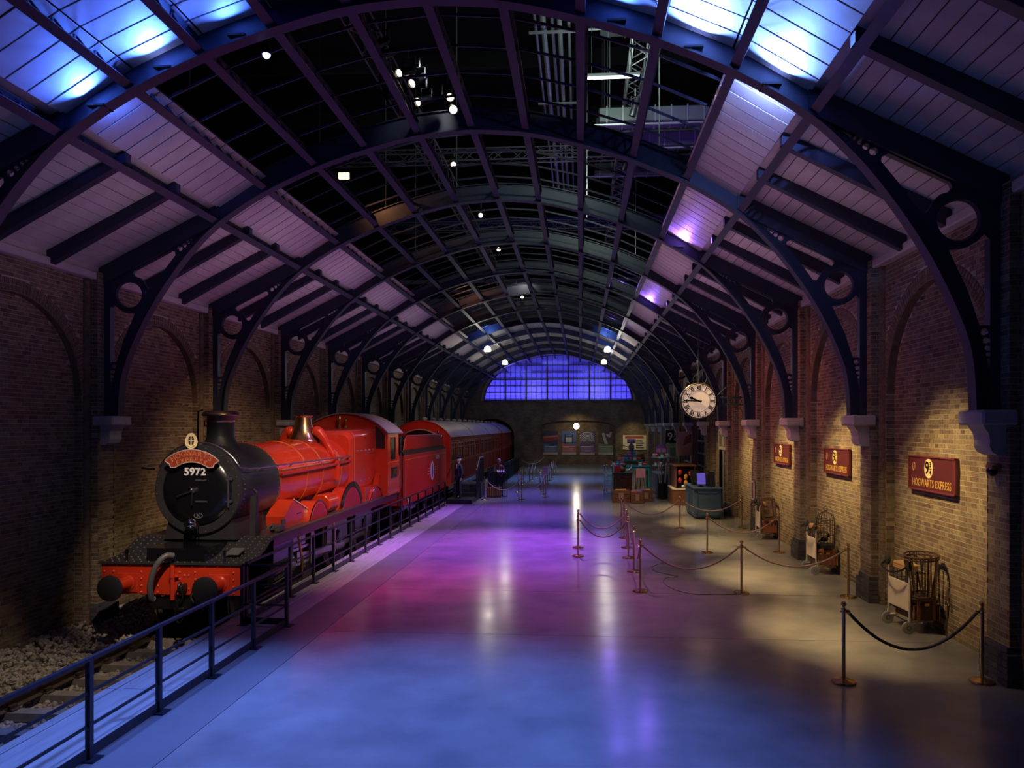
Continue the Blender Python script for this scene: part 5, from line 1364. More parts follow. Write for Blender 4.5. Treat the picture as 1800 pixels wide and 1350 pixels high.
MB().b2((-.14, -.012, 0), (.14, 0, .40), bev=.004).out('card', PINK, nt_)
for i in range(4): MB().b2((-.10, -.015, .08 + i * .07), (.10 - .03 * (i % 2), -.012, .10 + i * .07)).out('text_line', mat('print_grey', (.3, .2, .3), .6) if 'print_grey' not in MATS else MATS['print_grey'], nt_)

cbl = thing('floor_cable', 'thin dark cable snaking over the floor beside the near rope post', 'cable', (0, 0, 0))
MB().tube(smooth_path([(2.07, 18.67, .006), (1.73, 18.05, .006), (1.79, 17.45, .006), (2.21, 16.96, .006), (1.93, 16.80, .006), (1.81, 16.26, .006), (1.96, 15.58, .006), (2.31, 15.18, .006), (2.72, 15.2, .006), (3.2, 15.22, .006)], 6), .006, 6).out('lead', RUBBER, cbl)
# ------------------------------------------------------------------ wall signs
def wall_sign(yc, label, w=1.66, h=.60, z=2.60, letters=True):
    x = X0 + PANEL - .03
    s_ = thing('wall_sign', label, 'sign', (x, yc, z), group='maroon platform signs')
    MB().b2((-.04, -w / 2, -h / 2), (.015, w / 2, h / 2), bev=.012).out('panel', SIGNR, s_)
    fr = MB(); 
    for a, b in (((-w / 2, -h / 2), (w / 2, -h / 2 + .025)), ((-w / 2, h / 2 - .025), (w / 2, h / 2)), ((-w / 2, -h / 2), (-w / 2 + .025, h / 2)), ((w / 2 - .025, -h / 2), (w / 2, h / 2))): fr.b2((-.055, a[0], a[1]), (-.03, b[0], b[1]))
    fr.out('frame', mat('sign_frame', (.16, .03, .035), .35) if 'sign_frame' not in MATS else MATS['sign_frame'], s_)
    ov = [(.07 + .15 * math.sin(2 * math.pi * i / 28), .09 + .165 * math.cos(2 * math.pi * i / 28)) for i in range(28)]
    MB().prism(ov, 'x', -.046, -.040).out('oval', mat('sign_cream', (.78, .62, .26), .4) if 'sign_cream' not in MATS else MATS['sign_cream'], s_)
    t1 = MB(); t1.add(*text_geo('9', .30, .004, .004), M=face_nx((-.049, .115, .09)))
    t1.add(*text_geo('3', .12, .004, .003), M=face_nx((-.049, -.005, .155))); t1.add(*text_geo('4', .12, .004, .003), M=face_nx((-.049, -.005, .02))); t1.b2((-.051, -.045, .083), (-.047, .035, .092))
    t1.out('numeral', LBLACK, s_)
    MB().add(*text_geo('HOGWARTS EXPRESS', .19, .004, .0, 1.06), M=face_nx((-.043, -.0, -.17)) @ Matrix.Diagonal((.72, 1, 1, 1))).out('lettering', GOLD, s_)
    cr = MB().tube([(-.043, .62 + .045 * math.sin(t), .10 + .075 * math.cos(t)) for t in [2 * math.pi * i / 14 for i in range(14)]], .008, 6, closed=True)
    cr.b2((-.046, .585, .095), (-.042, .655, .105)).b2((-.046, .617, .04), (-.042, .623, .16)); cr.out('crest', mat('crest_bronze', (.36, .16, .07), .5) if 'crest_bronze' not in MATS else MATS['crest_bronze'], s_)
    return s_
wall_sign(12.88, 'maroon platform sign on the wall above the nearest trolley')
wall_sign(17.50, 'maroon platform sign above the birdcage trolley')
wall_sign(22.15, 'maroon platform sign above the third trolley')
fs = thing('wall_notice', 'small cream notice frame on the pier before the open door', 'notice', (X0 + PIER - .02, 24.3, 1.35))
MB().b2((-.03, -.16, -.28), (.0, .16, .28)).out('panel', mat('notice_dark', (.2, .05, .05), .5), fs)
for a, b in (((-.18, -.30), (.18, -.26)), ((-.18, .26), (.18, .30)), ((-.18, -.3), (-.14, .3)), ((.14, -.3), (.18, .3))): MB().b2((-.045, a[0], a[1]), (-.01, b[0], b[1])).out('frame', WHITEP, fs)
dc = thing('dome_camera', 'small black dome camera under the nearest right corbel', 'camera', (X0 + PIER - .02, 10.35, 2.80))
MB().sphere((-.06, 0, 0), .07, 14, 10).out('dome', LBLACK, dc, smooth=60); MB().b2((-.1, -.09, .03), (.02, .09, .09), bev=.01).out('mount', LEATHER, dc)

# ------------------------------------------------------------------ hanging station clock
ck = thing('station_clock', 'round double-sided station clock with roman numerals on iron bracket', 'clock', (4.02, 25.6, 4.27))
MB().lathe([(.52, -.12), (.60, -.11), (.625, -.08), (.625, .08), (.60, .11), (.52, .12)], axis='y', n=48).out('case', mat('clock_case', (.10, .08, .05), .35, metal=.6), ck, smooth=30)
CF = mat('clock_glow', (.85, .74, .56), .5, emit=(1.0, .76, .52), estr=.30)
fc = MB().lathe([(.57, -.128), (.3, -.13), (.002, -.13)], axis='y', n=48).out('dial', CF, ck)
tk = MB()
for i in range(60):
    t = 2 * math.pi * i / 60; r0, r1 = .535, .565
    tk.bar((r0 * math.sin(t), -.133, r0 * math.cos(t)), (r1 * math.sin(t), -.133, r1 * math.cos(t)), .016, .004, up=(0, 1, 0))
for r_ in (.53, .37): tk.tube([(r_ * math.sin(2 * math.pi * i / 48), -.132, r_ * math.cos(2 * math.pi * i / 48)) for i in range(48)], .006, 5, closed=True)
tk.out('minute_track', LBLACK, fc)
nu = MB()
for i, s_ in enumerate(['XII', 'I', 'II', 'III', 'IIII', 'V', 'VI', 'VII', 'VIII', 'IX', 'X', 'XI']):
    t = 2 * math.pi * i / 12; nu.add(*text_geo(s_, .20, .004, .010), M=face_y((.45 * math.sin(t), -.134, .45 * math.cos(t))) @ Matrix.Rotation(-t, 4, 'Z') @ Matrix.Diagonal((.62, .98, 1, 1)))
nu.out('numerals', LBLACK, fc)
tm, th_ = R(270 + 2), R(292)
MB().bar((-.10 * math.sin(tm), -.15, -.10 * math.cos(tm)), (.50 * math.sin(tm), -.15, .50 * math.cos(tm)), .042, .008, up=(0, 1, 0)).out('minute_hand', LBLACK, fc)
MB().bar((-.08 * math.sin(th_), -.145, -.08 * math.cos(th_)), (.34 * math.sin(th_), -.145, .34 * math.cos(th_)), .055, .008, up=(0, 1, 0)).lathe([(.055, -.148), (.055, -.142)], (.26 * math.sin(th_), 0, .26 * math.cos(th_)), 'y', 8).lathe([(.035, -.16), (.035, -.14)], axis='y', n=12).out('hour_hand', LBLACK, fc)
CKG = mat('bracket_green', (.02, .05, .04), .4)
br = MB().b2((.62, -.03, .10), (1.6, .03, .15)).b2((.62, -.03, -.15), (1.6, .03, -.10)).b2((1.52, -.05, -.5), (1.60, .05, .5))
for i in range(10): br.bar((.62 + i * .098, 0, -.12), (.72 + i * .098, 0, .12), .012, .016); br.bar((.62 + i * .098, 0, .12), (.72 + i * .098, 0, -.12), .012, .016)
br.out('arm', CKG, ck)
sc_ = MB()
for cx_, cz_, sg in ((1.2, .42, 1), (1.2, -.42, -1), (.0, .78, 1)):
    sc_.tube([(cx_ + (.05 + .016 * i) * math.cos(i * .42), 0, cz_ + sg * (.05 + .016 * i) * math.sin(i * .42)) for i in range(18)], .011, 6)
sc_.tube([(1.5, 0, .55), (1.2, 0, .72), (.8, 0, .35), (.66, 0, .2)], .012, 6).tube([(1.5, 0, -.55), (1.2, 0, -.72), (.8, 0, -.35), (.66, 0, -.2)], .012, 6)
sc_.out('scrollwork', CKG, ck)
MB().tube([(.0, 0, .62), (0, 0, 3.4)], .012, 6).out('suspension_rod', CKG, ck)

# ------------------------------------------------------------------ luggage trolleys
PAINTC = mat('trolley_cream', (.66, .60, .50), .4)
def trolley(loc, rz, label, plyw=True):
    t_ = thing('luggage_trolley', label, 'trolley', loc, rz, group='luggage trolleys along the wall')
    # local: handle end at -x side facing the hall; y is width; load bed runs +x
    for s_ in (-1, 1):
        MB().tube([(0, s_ * .34, .12), (0, s_ * .34, 1.05)], .018, 8).out('upright', PAINTC, t_)
        w = MB().lathe([(.07, -.022), (.10, -.018), (.10, .018), (.07, .022)], axis='y', n=20).out('wheel', GREYRUB, t_, loc=(-.02, s_ * .34, .10)); MB().lathe([(.07, -.01), (.03, -.025), (.03, .025), (.07, .01)], axis='y', n=14).out('hub', BLACKM, w)
        MB().tube([(0, s_ * .34, .16), (.35, s_ * .2, .20), (.50, s_ * .12, .14)], .018, 8).out('bed_rail', PAINTC, t_)
        MB().sphere((-.02, s_ * .34, 1.10), .07, 10, 8, sc=(.8, .7, 1.3)).out('grip', RUBBER, t_)
        MB().box((0, s_ * .34, .16), (.05, .03, .2), bev=.01).out('fork', PAINTC, t_)
    MB().tube(smooth_path([(-.02, -.34, 1.12), (-.14, -.31, 1.03), (-.2, -.1, .98), (-.2, .1, .98), (-.14, .31, 1.03), (-.02, .34, 1.12)], 5), .018, 8).out('handle_bar', BLACKM, t_)
    MB().b2((-.012, -.32, .36), (.012, .32, .82), bev=.004).out('back_panel', WOODL, t_)
    bk = MB()
    for z in (.84, .90): bk.tube([(.01, -.34, z), (.01, .34, z)], .007, 6)
    for y in (-.2, -.07, .07, .2): bk.tube([(.01, y, .82), (.01, y, .98)], .006, 6)
    for y in (-.2, 0, .2): bk.tube([(0, y, .98), (.28, y, .98), (.28, y, .84), (0, y, .82)], .006, 6)
    bk.tube([(.0, -.34, .98), (.28, -.32, .98), (.28, .32, .98), (0, .34, .98)], .008, 6); bk.out('basket', BLACKM, t_)
    uf = MB()
    for a, b in (((0, -.2, .34), (.3, .1, .16)), ((0, .2, .34), (.3, -.1, .16)), ((.05, -.25, .16), (.05, .25, .16)), ((.4, -.2, .2), (.4, .2, .2))): uf.tube([a, b], .012, 6)
    uf.out('brace', BLACKM, t_)
    fw = MB().lathe([(.02, -.02), (.05, -.018), (.05, .018), (.02, .02)], axis='y', n=14).out('castor', GREYRUB, t_, loc=(.48, 0, .05))
    MB().tube([(.48, 0, .05), (.48, 0, .16)], .02, 6).out('castor_stem', PAINTC, t_)
    return t_
def chest(loc, rz, size, label, tilt=0, m=WOOD, lift=0):
    t_ = thing('travel_trunk', label, 'trunk', loc, rz, group='trunks on the trolleys'); t_.rotation_euler = (0, tilt, rz)
    x, y, z = size
    MB().b2((0, -y / 2, 0), (x, y / 2, z * .72), bev=.012).out('body', m, t_); MB().b2((0, -y / 2, z * .735), (x, y / 2, z), bev=.03).out('lid', m, t_)
    for f_ in (.2, .8): MB().b2((x * f_ - .03, -y / 2 - .008, -.002), (x * f_ + .03, y / 2 + .008, z + .006), bev=.004).out('strap', LEATHER, t_)
    for sx_ in (0, x):
        for sy_ in (-1, 1): MB().box((sx_, sy_ * y / 2, z * .36), (.02, .02, z * .72)).out('corner_strip', BRASS, t_)
    MB().b2((x / 2 - .04, -y / 2 - .015, z * .66), (x / 2 + .04, -y / 2, z * .8)).out('lock', BRASS, t_)
    return t_
def small_case(loc, rz, label, s=(.22, .34, .12)):
    t_ = thing('hat_case', label, 'case', loc, rz, group='small cases in trolley baskets')
    MB().b2((0, -s[1] / 2, 0), (s[0], s[1] / 2, s[2]), bev=.02).out('body', mat('tan_case', (.52, .30, .12), .5) if 'tan_case' not in MATS else MATS['tan_case'], t_)
    MB().b2((-.004, -s[1] / 2 - .004, s[2] * .62), (s[0] + .004, s[1] / 2 + .004, s[2] * .68)).out('seam', LEATHER, t_)
    MB().tube([(s[0] / 2, -.05, s[2]), (s[0] / 2, -.04, s[2] + .03), (s[0] / 2, .04, s[2] + .03), (s[0] / 2, .05, s[2])], .006, 6).out('handle', LEATHER, t_)
def basket(loc, label, r0=.24, r1=.30, h=.62, tilt=.12):
    t_ = thing('wicker_basket', label, 'basket', loc); t_.rotation_euler = (.05, tilt, .3)
    for z, f_ in ((.0, 0), (.04, .06), (h - .05, .92), (h, 1)):
        r_ = r0 + (r1 - r0) * f_; MB().tube([(r_ * math.cos(2 * math.pi * i / 24), r_ * math.sin(2 * math.pi * i / 24), z) for i in range(24)], .016, 6, closed=True).out('hoop', WICKER, t_)
    for i in range(20):
        a = 2 * math.pi * i / 20; b = a + (.35 if i % 3 == 0 else -.12 if i % 3 == 1 else 0)
        MB().bar((r0 * math.cos(a), r0 * math.sin(a), 0), (r1 * math.cos(b), r1 * math.sin(b), h), .024, .008, up=(math.cos(a), math.sin(a), 0)).out('stave', WICKER, t_)
    MB().lathe([(.0, 0), (r0, 0), (r0, .015), (0, .015)], n=24).out('floor_disc', WICKER, t_)
    return t_
RZ1 = R(5)
trolley((5.36, 12.88, 0), RZ1, 'cream luggage trolley nearest the camera with a tall open wicker basket')
chest((5.42, 12.80, .22), RZ1, (.43, .56, .36), 'dark wooden trunk leaning on the nearest trolley', m=mat('trunk_dark', (.11, .035, .02), .5, col2=(.07, .022, .014), scale=4))
small_case((5.38, 12.90, .99), RZ1, 'tan case in the basket of the nearest trolley', (.2, .46, .12))
basket((5.62, 12.60, .60), 'tall open wicker basket on top of the nearest trunk', r0=.19, r1=.26, h=.70, tilt=-.08)
wt = thing('walking_stick', 'thin dark stick leaning on the wall beside the nearest trolley', 'stick', (5.86, 12.30, 0))
MB().tube([(.0, 0, 0), (.02, .0, .75), (.03, 0, .8)], .012, 8).out('shaft', WICKER, wt); MB().tube([(.0, 0, .3), (.0, -.06, .35), (0, -.08, .55), (0, -.02, .6)], .008, 6).out('strap', BLACKM, wt)
RZ2 = R(0)
trolley((5.40, 17.74, 0), RZ2, 'cream luggage trolley carrying the tall birdcage')
chest((5.46, 17.66, .22), RZ2, (.41, .56, .38), 'brown strapped trunk under the birdcage', m=mat('trunk_tan', (.30, .12, .04), .45, col2=(.22, .08, .03), scale=4))
small_case((5.42, 17.76, .99), RZ2, 'tan case in the basket of the birdcage trolley', (.2, .46, .12))
bc = thing('birdcage', 'tall black domed wire birdcage on the middle trolley', 'birdcage', (5.66, 17.55, .63), 0)
for z in (.0, .05, .28, .50, .62):
    r_ = .20; MB().tube([(r_ * math.cos(2 * math.pi * i / 20), r_ * math.sin(2 * math.pi * i / 20), z) for i in range(20)], .008, 6, closed=True).out('hoop', BLACKM, bc)
for i in range(18):
    a = 2 * math.pi * i / 18; MB().tube([(.2 * math.cos(a), .2 * math.sin(a), 0), (.2 * math.cos(a), .2 * math.sin(a), .62), (.17 * math.cos(a), .17 * math.sin(a), .72), (.09 * math.cos(a), .09 * math.sin(a), .79), (0, 0, .81)], .0045, 5).out('wire', BLACKM, bc)
MB().lathe([(.21, -.03), (.21, .06), (.19, .07)], n=24).out('tray', BLACKM, bc); MB().tube([(.045 * math.cos(t), 0, .875 + .045 * math.sin(t)) for t in [2 * math.pi * i / 14 for i in range(14)]], .008, 6, closed=True).lathe([(.03, .80), (.03, .84)], n=10).out('hanging_ring', BLACKM, bc)
MB().sphere((-.02, 0, .17), .07, 12, 8, sc=(1.3, .8, .9)).sphere((.07, 0, .25), .04, 10, 8).tube([(-.1, 0, .15), (-.17, 0, .10)], [.03, .01], 6).tube([(-.02, -.2, .09), (-.02, .2, .09)], .008, 6).out('bird_model', LBLACK, bc, smooth=60)
RZ3 = R(-4)
trolley((5.40, 22.98, 0), RZ3, 'cream luggage trolley farthest along the wall with a crate frame')
chest((5.46, 22.90, .22), RZ3, (.42, .56, .36), 'reddish-brown trunk on the third trolley', m=mat('trunk_red', (.36, .10, .05), .45, col2=(.26, .07, .03), scale=4))
small_case((5.42, 23.0, .99), RZ3, 'tan case in the basket of the third trolley', (.2, .46, .12))
cg = thing('wire_crate', 'tilted dark wooden crate with wire sides on the third trolley', 'crate', (5.50, 22.78, .60)); cg.rotation_euler = (0, R(-6), RZ3)
fr = MB()
for x in (0, .36):
    for y in (-.2, .2): fr.b2((x - .02, y - .02, 0), (x + .02, y + .02, .62))
for z in (.02, .6):
    for y in (-.2, .2): fr.b2((0, y - .02, z - .02), (.36, y + .02, z + .02))
    for x in (0, .36): fr.b2((x - .02, -.2, z - .02), (x + .02, .2, z + .02))
fr.out('frame', WICKER, cg)
wr_ = MB()
for i in range(9):
    wr_.tube([(.04 * i + .02, -.2, .02), (.04 * i + .02, -.2, .6)], .003, 4); wr_.tube([(.04 * i + .02, .2, .02), (.04 * i + .02, .2, .6)], .003, 4); wr_.tube([(0, -.2 + .045 * i, .02), (0, -.2 + .045 * i, .6)], .003, 4)
wr_.out('wire_mesh', BRASS, cg)
for i in range(7): MB().tube([(.36, .2 + .02 * math.cos(t), .1 + .07 * i + .03 * math.sin(t)) for t in [2 * math.pi * q / 10 for q in range(10)]], .008, 5, closed=True).out('chain_link', BLACKM, cg)
# ------------------------------------------------------------------ posters and boards on the end wall
def poster(x0, label, pic, band, motif):
    w, h = 1.30, 2.12; z0 = .90
    p = thing('wall_poster', label, 'poster', (x0, YEND + .40, z0), group='four posters in the end recess')
    MB().b2((0, -.03, 0), (w, .0, h)).out('panel', pic, p)
    MB().b2((0, -.036, .0), (w, -.03, .2)).out('footer', mat('poster_footer', (.5, .46, .38), .5) if 'poster_footer' not in MATS else MATS['poster_footer'], p)
    MB().prism([(0, .2), (w, .2), (w, .82), (w * .8, .84), (w * .5, .9), (w * .2, .98), (0, 1.02)], 'y', -.038, -.03).out('band', band, p)
    wl_ = mat('poster_print', (.55, .52, .5), .5) if 'poster_print' not in MATS else MATS['poster_print']
    MB().b2((.1, -.042, .70), (w - .12, -.038, .76)).out('title_line', wl_, p)
    for i in range(4): MB().b2((.1, -.042, .30 + i * .09), (w - .15 - .1 * (i % 2), -.038, .325 + i * .09)).out('text_line', wl_, p)
    motif(p, w, h)
def m1(p, w, h):
    MB().prism([(0, 1.45), (w, 1.6), (w, 1.75), (0, 1.65)], 'y', -.037, -.03).out('glow', mat('poster_amber', (.5, .16, .05), .5), p); MB().prism([(0, 1.1), (w, 1.35), (w, 1.55), (0, 1.42)], 'y', -.037, -.03).out('streak', mat('poster_crimson', (.32, .02, .03), .5), p)
def m2(p, w, h):
    m = mat('poster_bridge', (.05, .06, .12), .5); b = MB()
    for x in (.30, .98): b.b2((x - .07, -.037, 1.0), (x + .07, -.03, 1.75)); b.prism([(x - .08, 1.75), (x + .08, 1.75), (x, 1.9)], 'y', -.037, -.03)
    b.b2((.30, -.037, 1.55), (.98, -.03, 1.62)); b.b2((0, -.037, 1.05), (w, -.03, 1.12)); b.out('bridge', m, p)
    MB().b2((.37, -.035, 1.12), (.91, -.03, 1.55)).out('cloud', mat('poster_cloud', (.6, .62, .66), .5), p)
def m3(p, w, h):
    m = mat('poster_pale', (.55, .55, .6), .5)
    for i in range(6):
        r_ = .22 + i * .13; b = MB()
        a = [(w / 2 + r_ * math.cos(R(15 + 150 * q / 12)), 1.1 + r_ * math.sin(R(15 + 150 * q / 12))) for q in range(13)]
        c = [(w / 2 + (r_ + .055) * math.cos(R(165 - 150 * q / 12)), 1.1 + (r_ + .055) * math.sin(R(165 - 150 * q / 12))) for q in range(13)]
        for q in range(12):
            if max(abs(a[q][0] - w / 2), abs(c[12 - q][0] - w / 2)) < w / 2 and c[12 - q][1] < h: b.prism([a[q], a[q + 1], c[11 - q], c[12 - q]], 'y', -.037, -.03)
        b.out('arch', m, p)
def m4(p, w, h):
    m = mat('poster_bone', (.62, .56, .44), .5)
    MB().prism([(.3, 1.9), (.5, 1.98), (.75, 1.2), (.85, .95), (.55, .95)], 'y', -.037, -.03).prism([(1.0, 2.0), (1.2, 2.05), (1.05, 1.6), (.9, 1.5)], 'y', -.037, -.03).prism([(.62, 1.85), (1.1, 1.85), (.95, 1.6), (.78, 1.6)], 'y', -.038, -.03).out('shape', m, p)
PX = [-3.30 + 1.64 * i for i in range(4)]
for i, (lb, pc, bd_, mo) in enumerate((('leftmost end-wall poster, night scene with red streak over a blue band', (.03, .035, .10), (.06, .13, .24), m1), ('end-wall poster of a towered bridge over a red band', (.09, .17, .42), (.42, .09, .09), m2), ('end-wall poster of pale concentric arches over a purple band', (.09, .08, .13), (.17, .06, .25), m3), ('rightmost end-wall poster, cream shapes over a green band', (.11, .06, .05), (.14, .26, .10), m4))):
    poster(PX[i], lb, mat(f'poster_picture_{i}', pc, .45), mat(f'poster_band_{i}', bd_, .45), mo)
nb = thing('information_board', 'cream information board with red heading on the end wall', 'board', (3.75, YEND - .04, 1.35))
MB().b2((0, -.03, 0), (2.05, .03, 1.30), bev=.01).out('panel', mat('board_cream', (.72, .66, .48), .5), nb)
MB().b2((.2, -.036, 1.0), (1.82, -.03, 1.2)).out('heading', mat('board_red', (.34, .03, .03), .5), nb)
for i in range(4): MB().b2((1.15, -.036, .15 + i * .19), (1.85 - .12 * (i % 2), -.03, .27 + i * .19)).out('picture', mat('board_ink', (.05, .045, .03), .5) if 'board_ink' not in MATS else MATS['board_ink'], nb)
spot((4.5, YEND - 2.5, 4.6), (4.7, YEND, 1.7), (1, .8, .35), 160, 70, 1.0)
spot((-.3, YEND - 1.6, 4.6), (-.3, YEND + .4, 1.8), (1, .74, .34), 90, 120, 1.0)
bench = thing('black_bench', 'dark slatted bench against the end wall under the board', 'bench', (3.3, YEND - .8, 0))
for i in range(5): MB().b2((0, .05 + i * .09, .44), (2.3, .11 + i * .09, .47)).out('seat_slat', BLACKM, bench)
for i in range(4): MB().b2((0, .52 + i * .02, .56 + i * .11), (2.3, .54 + i * .02, .64 + i * .11)).out('back_slat', BLACKM, bench)
for x in (.1, 1.15, 2.2): MB().b2((x, .03, 0), (x + .05, .08, .44)).b2((x, .5, 0), (x + .05, .56, 1.0)).b2((x, .03, .40), (x + .05, .55, .44)).out('leg', BLACKM, bench)

# ------------------------------------------------------------------ right-hand shop front, doors
WFR = mat('shopfront_grey', (.20, .18, .17), .5); GREEN = mat('curtain_green', (.01, .10, .05), .7)
def xface(w): return X0 + w
def shop_window(n, y0, y1, z0, z1, cols, rows):
    o = struct(f'window_{n}', (X0 + PANEL - .03, 0, 0))
    MB().b2((-.02, y0, z0), (.0, y1, z1)).out('pane', GLASSD, o)
    for i in range(cols + 1): y = y0 + (y1 - y0) * i / cols; MB().b2((-.09, y - .04, z0), (.0, y + .04, z1)).out('mullion', WFR, o)
    for i in range(rows + 1): z = z0 + (z1 - z0) * i / rows; MB().b2((-.08, y0, z - .04), (.0, y1, z + .04)).out('transom', WFR, o)
shop_window(2, ribY(5) + .6, ribY(6) - .6, .9, 3.3, 3, 4)
shop_window(3, ribY(6) + .5, ribY(7) - .5, .9, 3.3, 3, 4)
dz = struct('door_1', (X0 + PANEL - .04, 0, 0))
ya_, yb_ = ribY(4) + .75, ribY(4) + 2.9
MB().b2((-.03, ya_, .0), (.0, yb_, 3.3)).out('opening_back', DARK, dz)
for a, b in (((ya_, 0), (ya_ + .1, 3.3)), ((yb_ - .1, 0), (yb_, 3.3)), ((ya_, 3.2), (yb_, 3.3)), ((ya_, 2.45), (yb_, 2.57)), (((ya_ + yb_) / 2 - .06, 0), ((ya_ + yb_) / 2 + .06, 3.3))): MB().b2((-.10, a[0], a[1]), (.0, b[0], b[1])).out('door_frame', WFR, dz)
for i in range(4):
    for j in range(2): MB().b2((-.06, ya_ + .14 + j * .5, .25 + i * .56), (-.035, ya_ + .56 + j * .5, .73 + i * .56)).out('door_pane', GLASSD, dz)
lm_ = mat('door_paint', (.06, .055, .06), .4)
leaf = MB().b2((-.04, -.9, .02), (.0, .0, .55)).b2((-.04, -.9, .55), (0, -.8, 2.45)).b2((-.04, -.1, .55), (0, 0, 2.45)).b2((-.04, -.8, 2.35), (0, -.1, 2.45)).out('door_leaf', lm_, dz, loc=(-.05, yb_ - .1, 0), rot=(0, 0, -.18))
for i in range(4):
    for j in range(2): MB().b2((-.03, -.79 + j * .35, .57 + i * .45), (-.015, -.46 + j * .35, .98 + i * .45)).out('door_pane', GLASSD, leaf)
MB().sphere((-.07, -.84, 1.1), .035, 10, 8).out('door_knob', BRASS, leaf)
d2 = struct('door_2', (X0 + PANEL - .04, 0, 0)); ya_ = ribY(7) + .7
MB().b2((-.03, ya_, 0), (0, ya_ + 2.6, 3.2)).out('curtain_panel', GREEN, d2)
for i in range(12): MB().lathe([(.08, .1), (.1, 1.2), (.07, 2.3), (.09, 3.1)], (-.02, ya_ + .12 + i * .215, 0), 'z', 8).out('curtain_fold', GREEN, d2)
bs2 = thing('platform_number_board', 'black hanging board reading 9 3/4 beside the green curtain', 'sign', (X0 + PANEL - .5, ribY(7) + 1.2, 2.45))
MB().b2((-.45, -.03, 0), (.35, .03, .75), bev=.01).out('panel', LBLACK, bs2)
tb = MB(); tb.add(*text_geo('9', .62, .004, .006), M=face_y((-.2, -.034, .36))); tb.add(*text_geo('3', .26, .004, .004), M=face_y((.08, -.034, .50))); tb.add(*text_geo('4', .26, .004, .004), M=face_y((.08, -.034, .2))); tb.b2((-.01, -.036, .345), (.17, -.032, .36)); tb.out('numeral', WHITEP, bs2)
MB().prism([(-.12, .78), (.02, .78), (-.05, 1.1)], 'y', -.02, .02).out('finial', STONE, bs2)
MB().b2((.35, -.03, .3), (.47, .03, .4)).out('bracket', BLACKM, bs2)
ps2 = thing('wall_poster', 'pale green poster under the black platform board', 'poster', (X0 + PANEL - .5, ribY(7) + 1.24, 1.55)); MB().b2((-.42, -.02, 0), (.36, .02, .85)).out('sheet', mat('poster_mint', (.45, .62, .40), .5), ps2)
MB().b2((-.2, -.025, .12), (.2, -.02, .62)).out('figure', mat('poster_leaf', (.18, .32, .16), .5), ps2); MB().b2((.36, -.02, .3), (.47, .02, .4)).out('bracket', BLACKM, ps2)
ps3 = thing('wall_poster', 'orange and cream poster at the shopfront pier', 'poster', (X0 + PIER - .36, ribY(6) - .6, 1.95)); MB().b2((-.45, -.02, 0), (.35, .02, 1.2)).out('sheet', mat('poster_peach', (.72, .48, .30), .5), ps3)
MB().prism([(-.1, .5), (.3, .7), (.3, 1.1), (.0, .95)], 'y', -.028, -.02).out('figure', mat('poster_rust', (.34, .12, .05), .5), ps3); MB().b2((.30, .02, .5), (.36, .3, .6)).out('bracket', BLACKM, ps3)

# ------------------------------------------------------------------ shop counters and stands
BG = mat('counter_bluegrey', (.05, .10, .17), .45); BG2 = mat('counter_edge', (.08, .14, .21), .4)
TEAL = mat('stand_teal', (.02, .30, .28), .45); OAK = mat('cabinet_oak', (.20, .08, .035), .45, col2=(.13, .05, .022), scale=4, stretch=(8, 8, 1)); SCREEN = emat('screen_glow', (.22, .16, .9), .45)
def counter(loc, w, d, h, label, m=BG, e=BG2, np_=3):
    t_ = thing('shop_counter', label, 'counter', loc, group='shop counters')
    MB().b2((0, 0, .08), (w, d, h - .05)).out('body', m, t_); MB().b2((-.04, -.04, h - .05), (w + .04, d + .04, h), bev=.01).out('top', e, t_); MB().b2((.03, .03, 0), (w - .03, d - .03, .08)).out('plinth', DARK, t_)
    for i in range(np_):
        a, b = d * i / np_ + .05, d * (i + 1) / np_ - .05; f = MB()
        for p, q in (((a, .15), (b, .21)), ((a, h - .2), (b, h - .14)), ((a, .15), (a + .06, h - .14)), ((b - .06, .15), (b, h - .14))): f.b2((-.018, p[0], p[1]), (0, q[0], q[1]))
        f.out('panel_frame', e, t_)
    f = MB()
    for p, q in (((.05, .15), (w - .05, .21)), ((.05, h - .2), (w - .05, h - .14)), ((.05, .15), (.11, h - .14)), ((w - .11, .15), (w - .05, h - .14))): f.b2((p[0], -.018, p[1]), (q[0], 0, q[1]))
    f.out('panel_frame', m, t_)
    return t_
counter((4.2, 27.5, 0), .95, 2.3, 1.16, 'blue-grey panelled shop counter nearest the door')
counter((3.75, 36.2, 0), .5, 2.6, 1.1, 'dark blue panelled counter beside the tiered teal stand')
def till(loc, rz, label, lit):
    t_ = thing('till_screen', label, 'screen', loc, rz, group='till screens on the near counter')
    MB().box((0, 0, .30), (.36, .05, .48), rot=(-.3, 0, 0), bev=.01).out('monitor', BLACKM, t_); MB().box((0, -.03, .30), (.31, .01, .42), rot=(-.3, 0, 0)).out('display', SCREEN if lit else GLASSD, t_)
    MB().b2((-.1, -.02, 0), (.1, .2, .03)).b2((-.04, .05, .03), (.04, .1, .3)).out('stand', BLACKM, t_)
till((4.5, 28.0, 1.16), 0, 'till screen lit violet on the blue-grey counter', True); till((4.45, 28.9, 1.16), .4, 'dark till screen behind the violet-lit one', False); till((4.5, 29.5, 1.16), .2, 'dark till screen at the far end of the blue-grey counter', False)
pf = thing('card_rack', 'dark angled rack on the near corner of the blue-grey counter', 'rack', (4.75, 27.9, 1.16)); MB().prism([(0, 0), (.5, 0), (.12, .55)], 'x', 0, .25).out('body', BLACKM, pf); MB().bar((.0, .52, .0), (.0, .1, .52), .02, .03).out('edge', STEEL, pf)
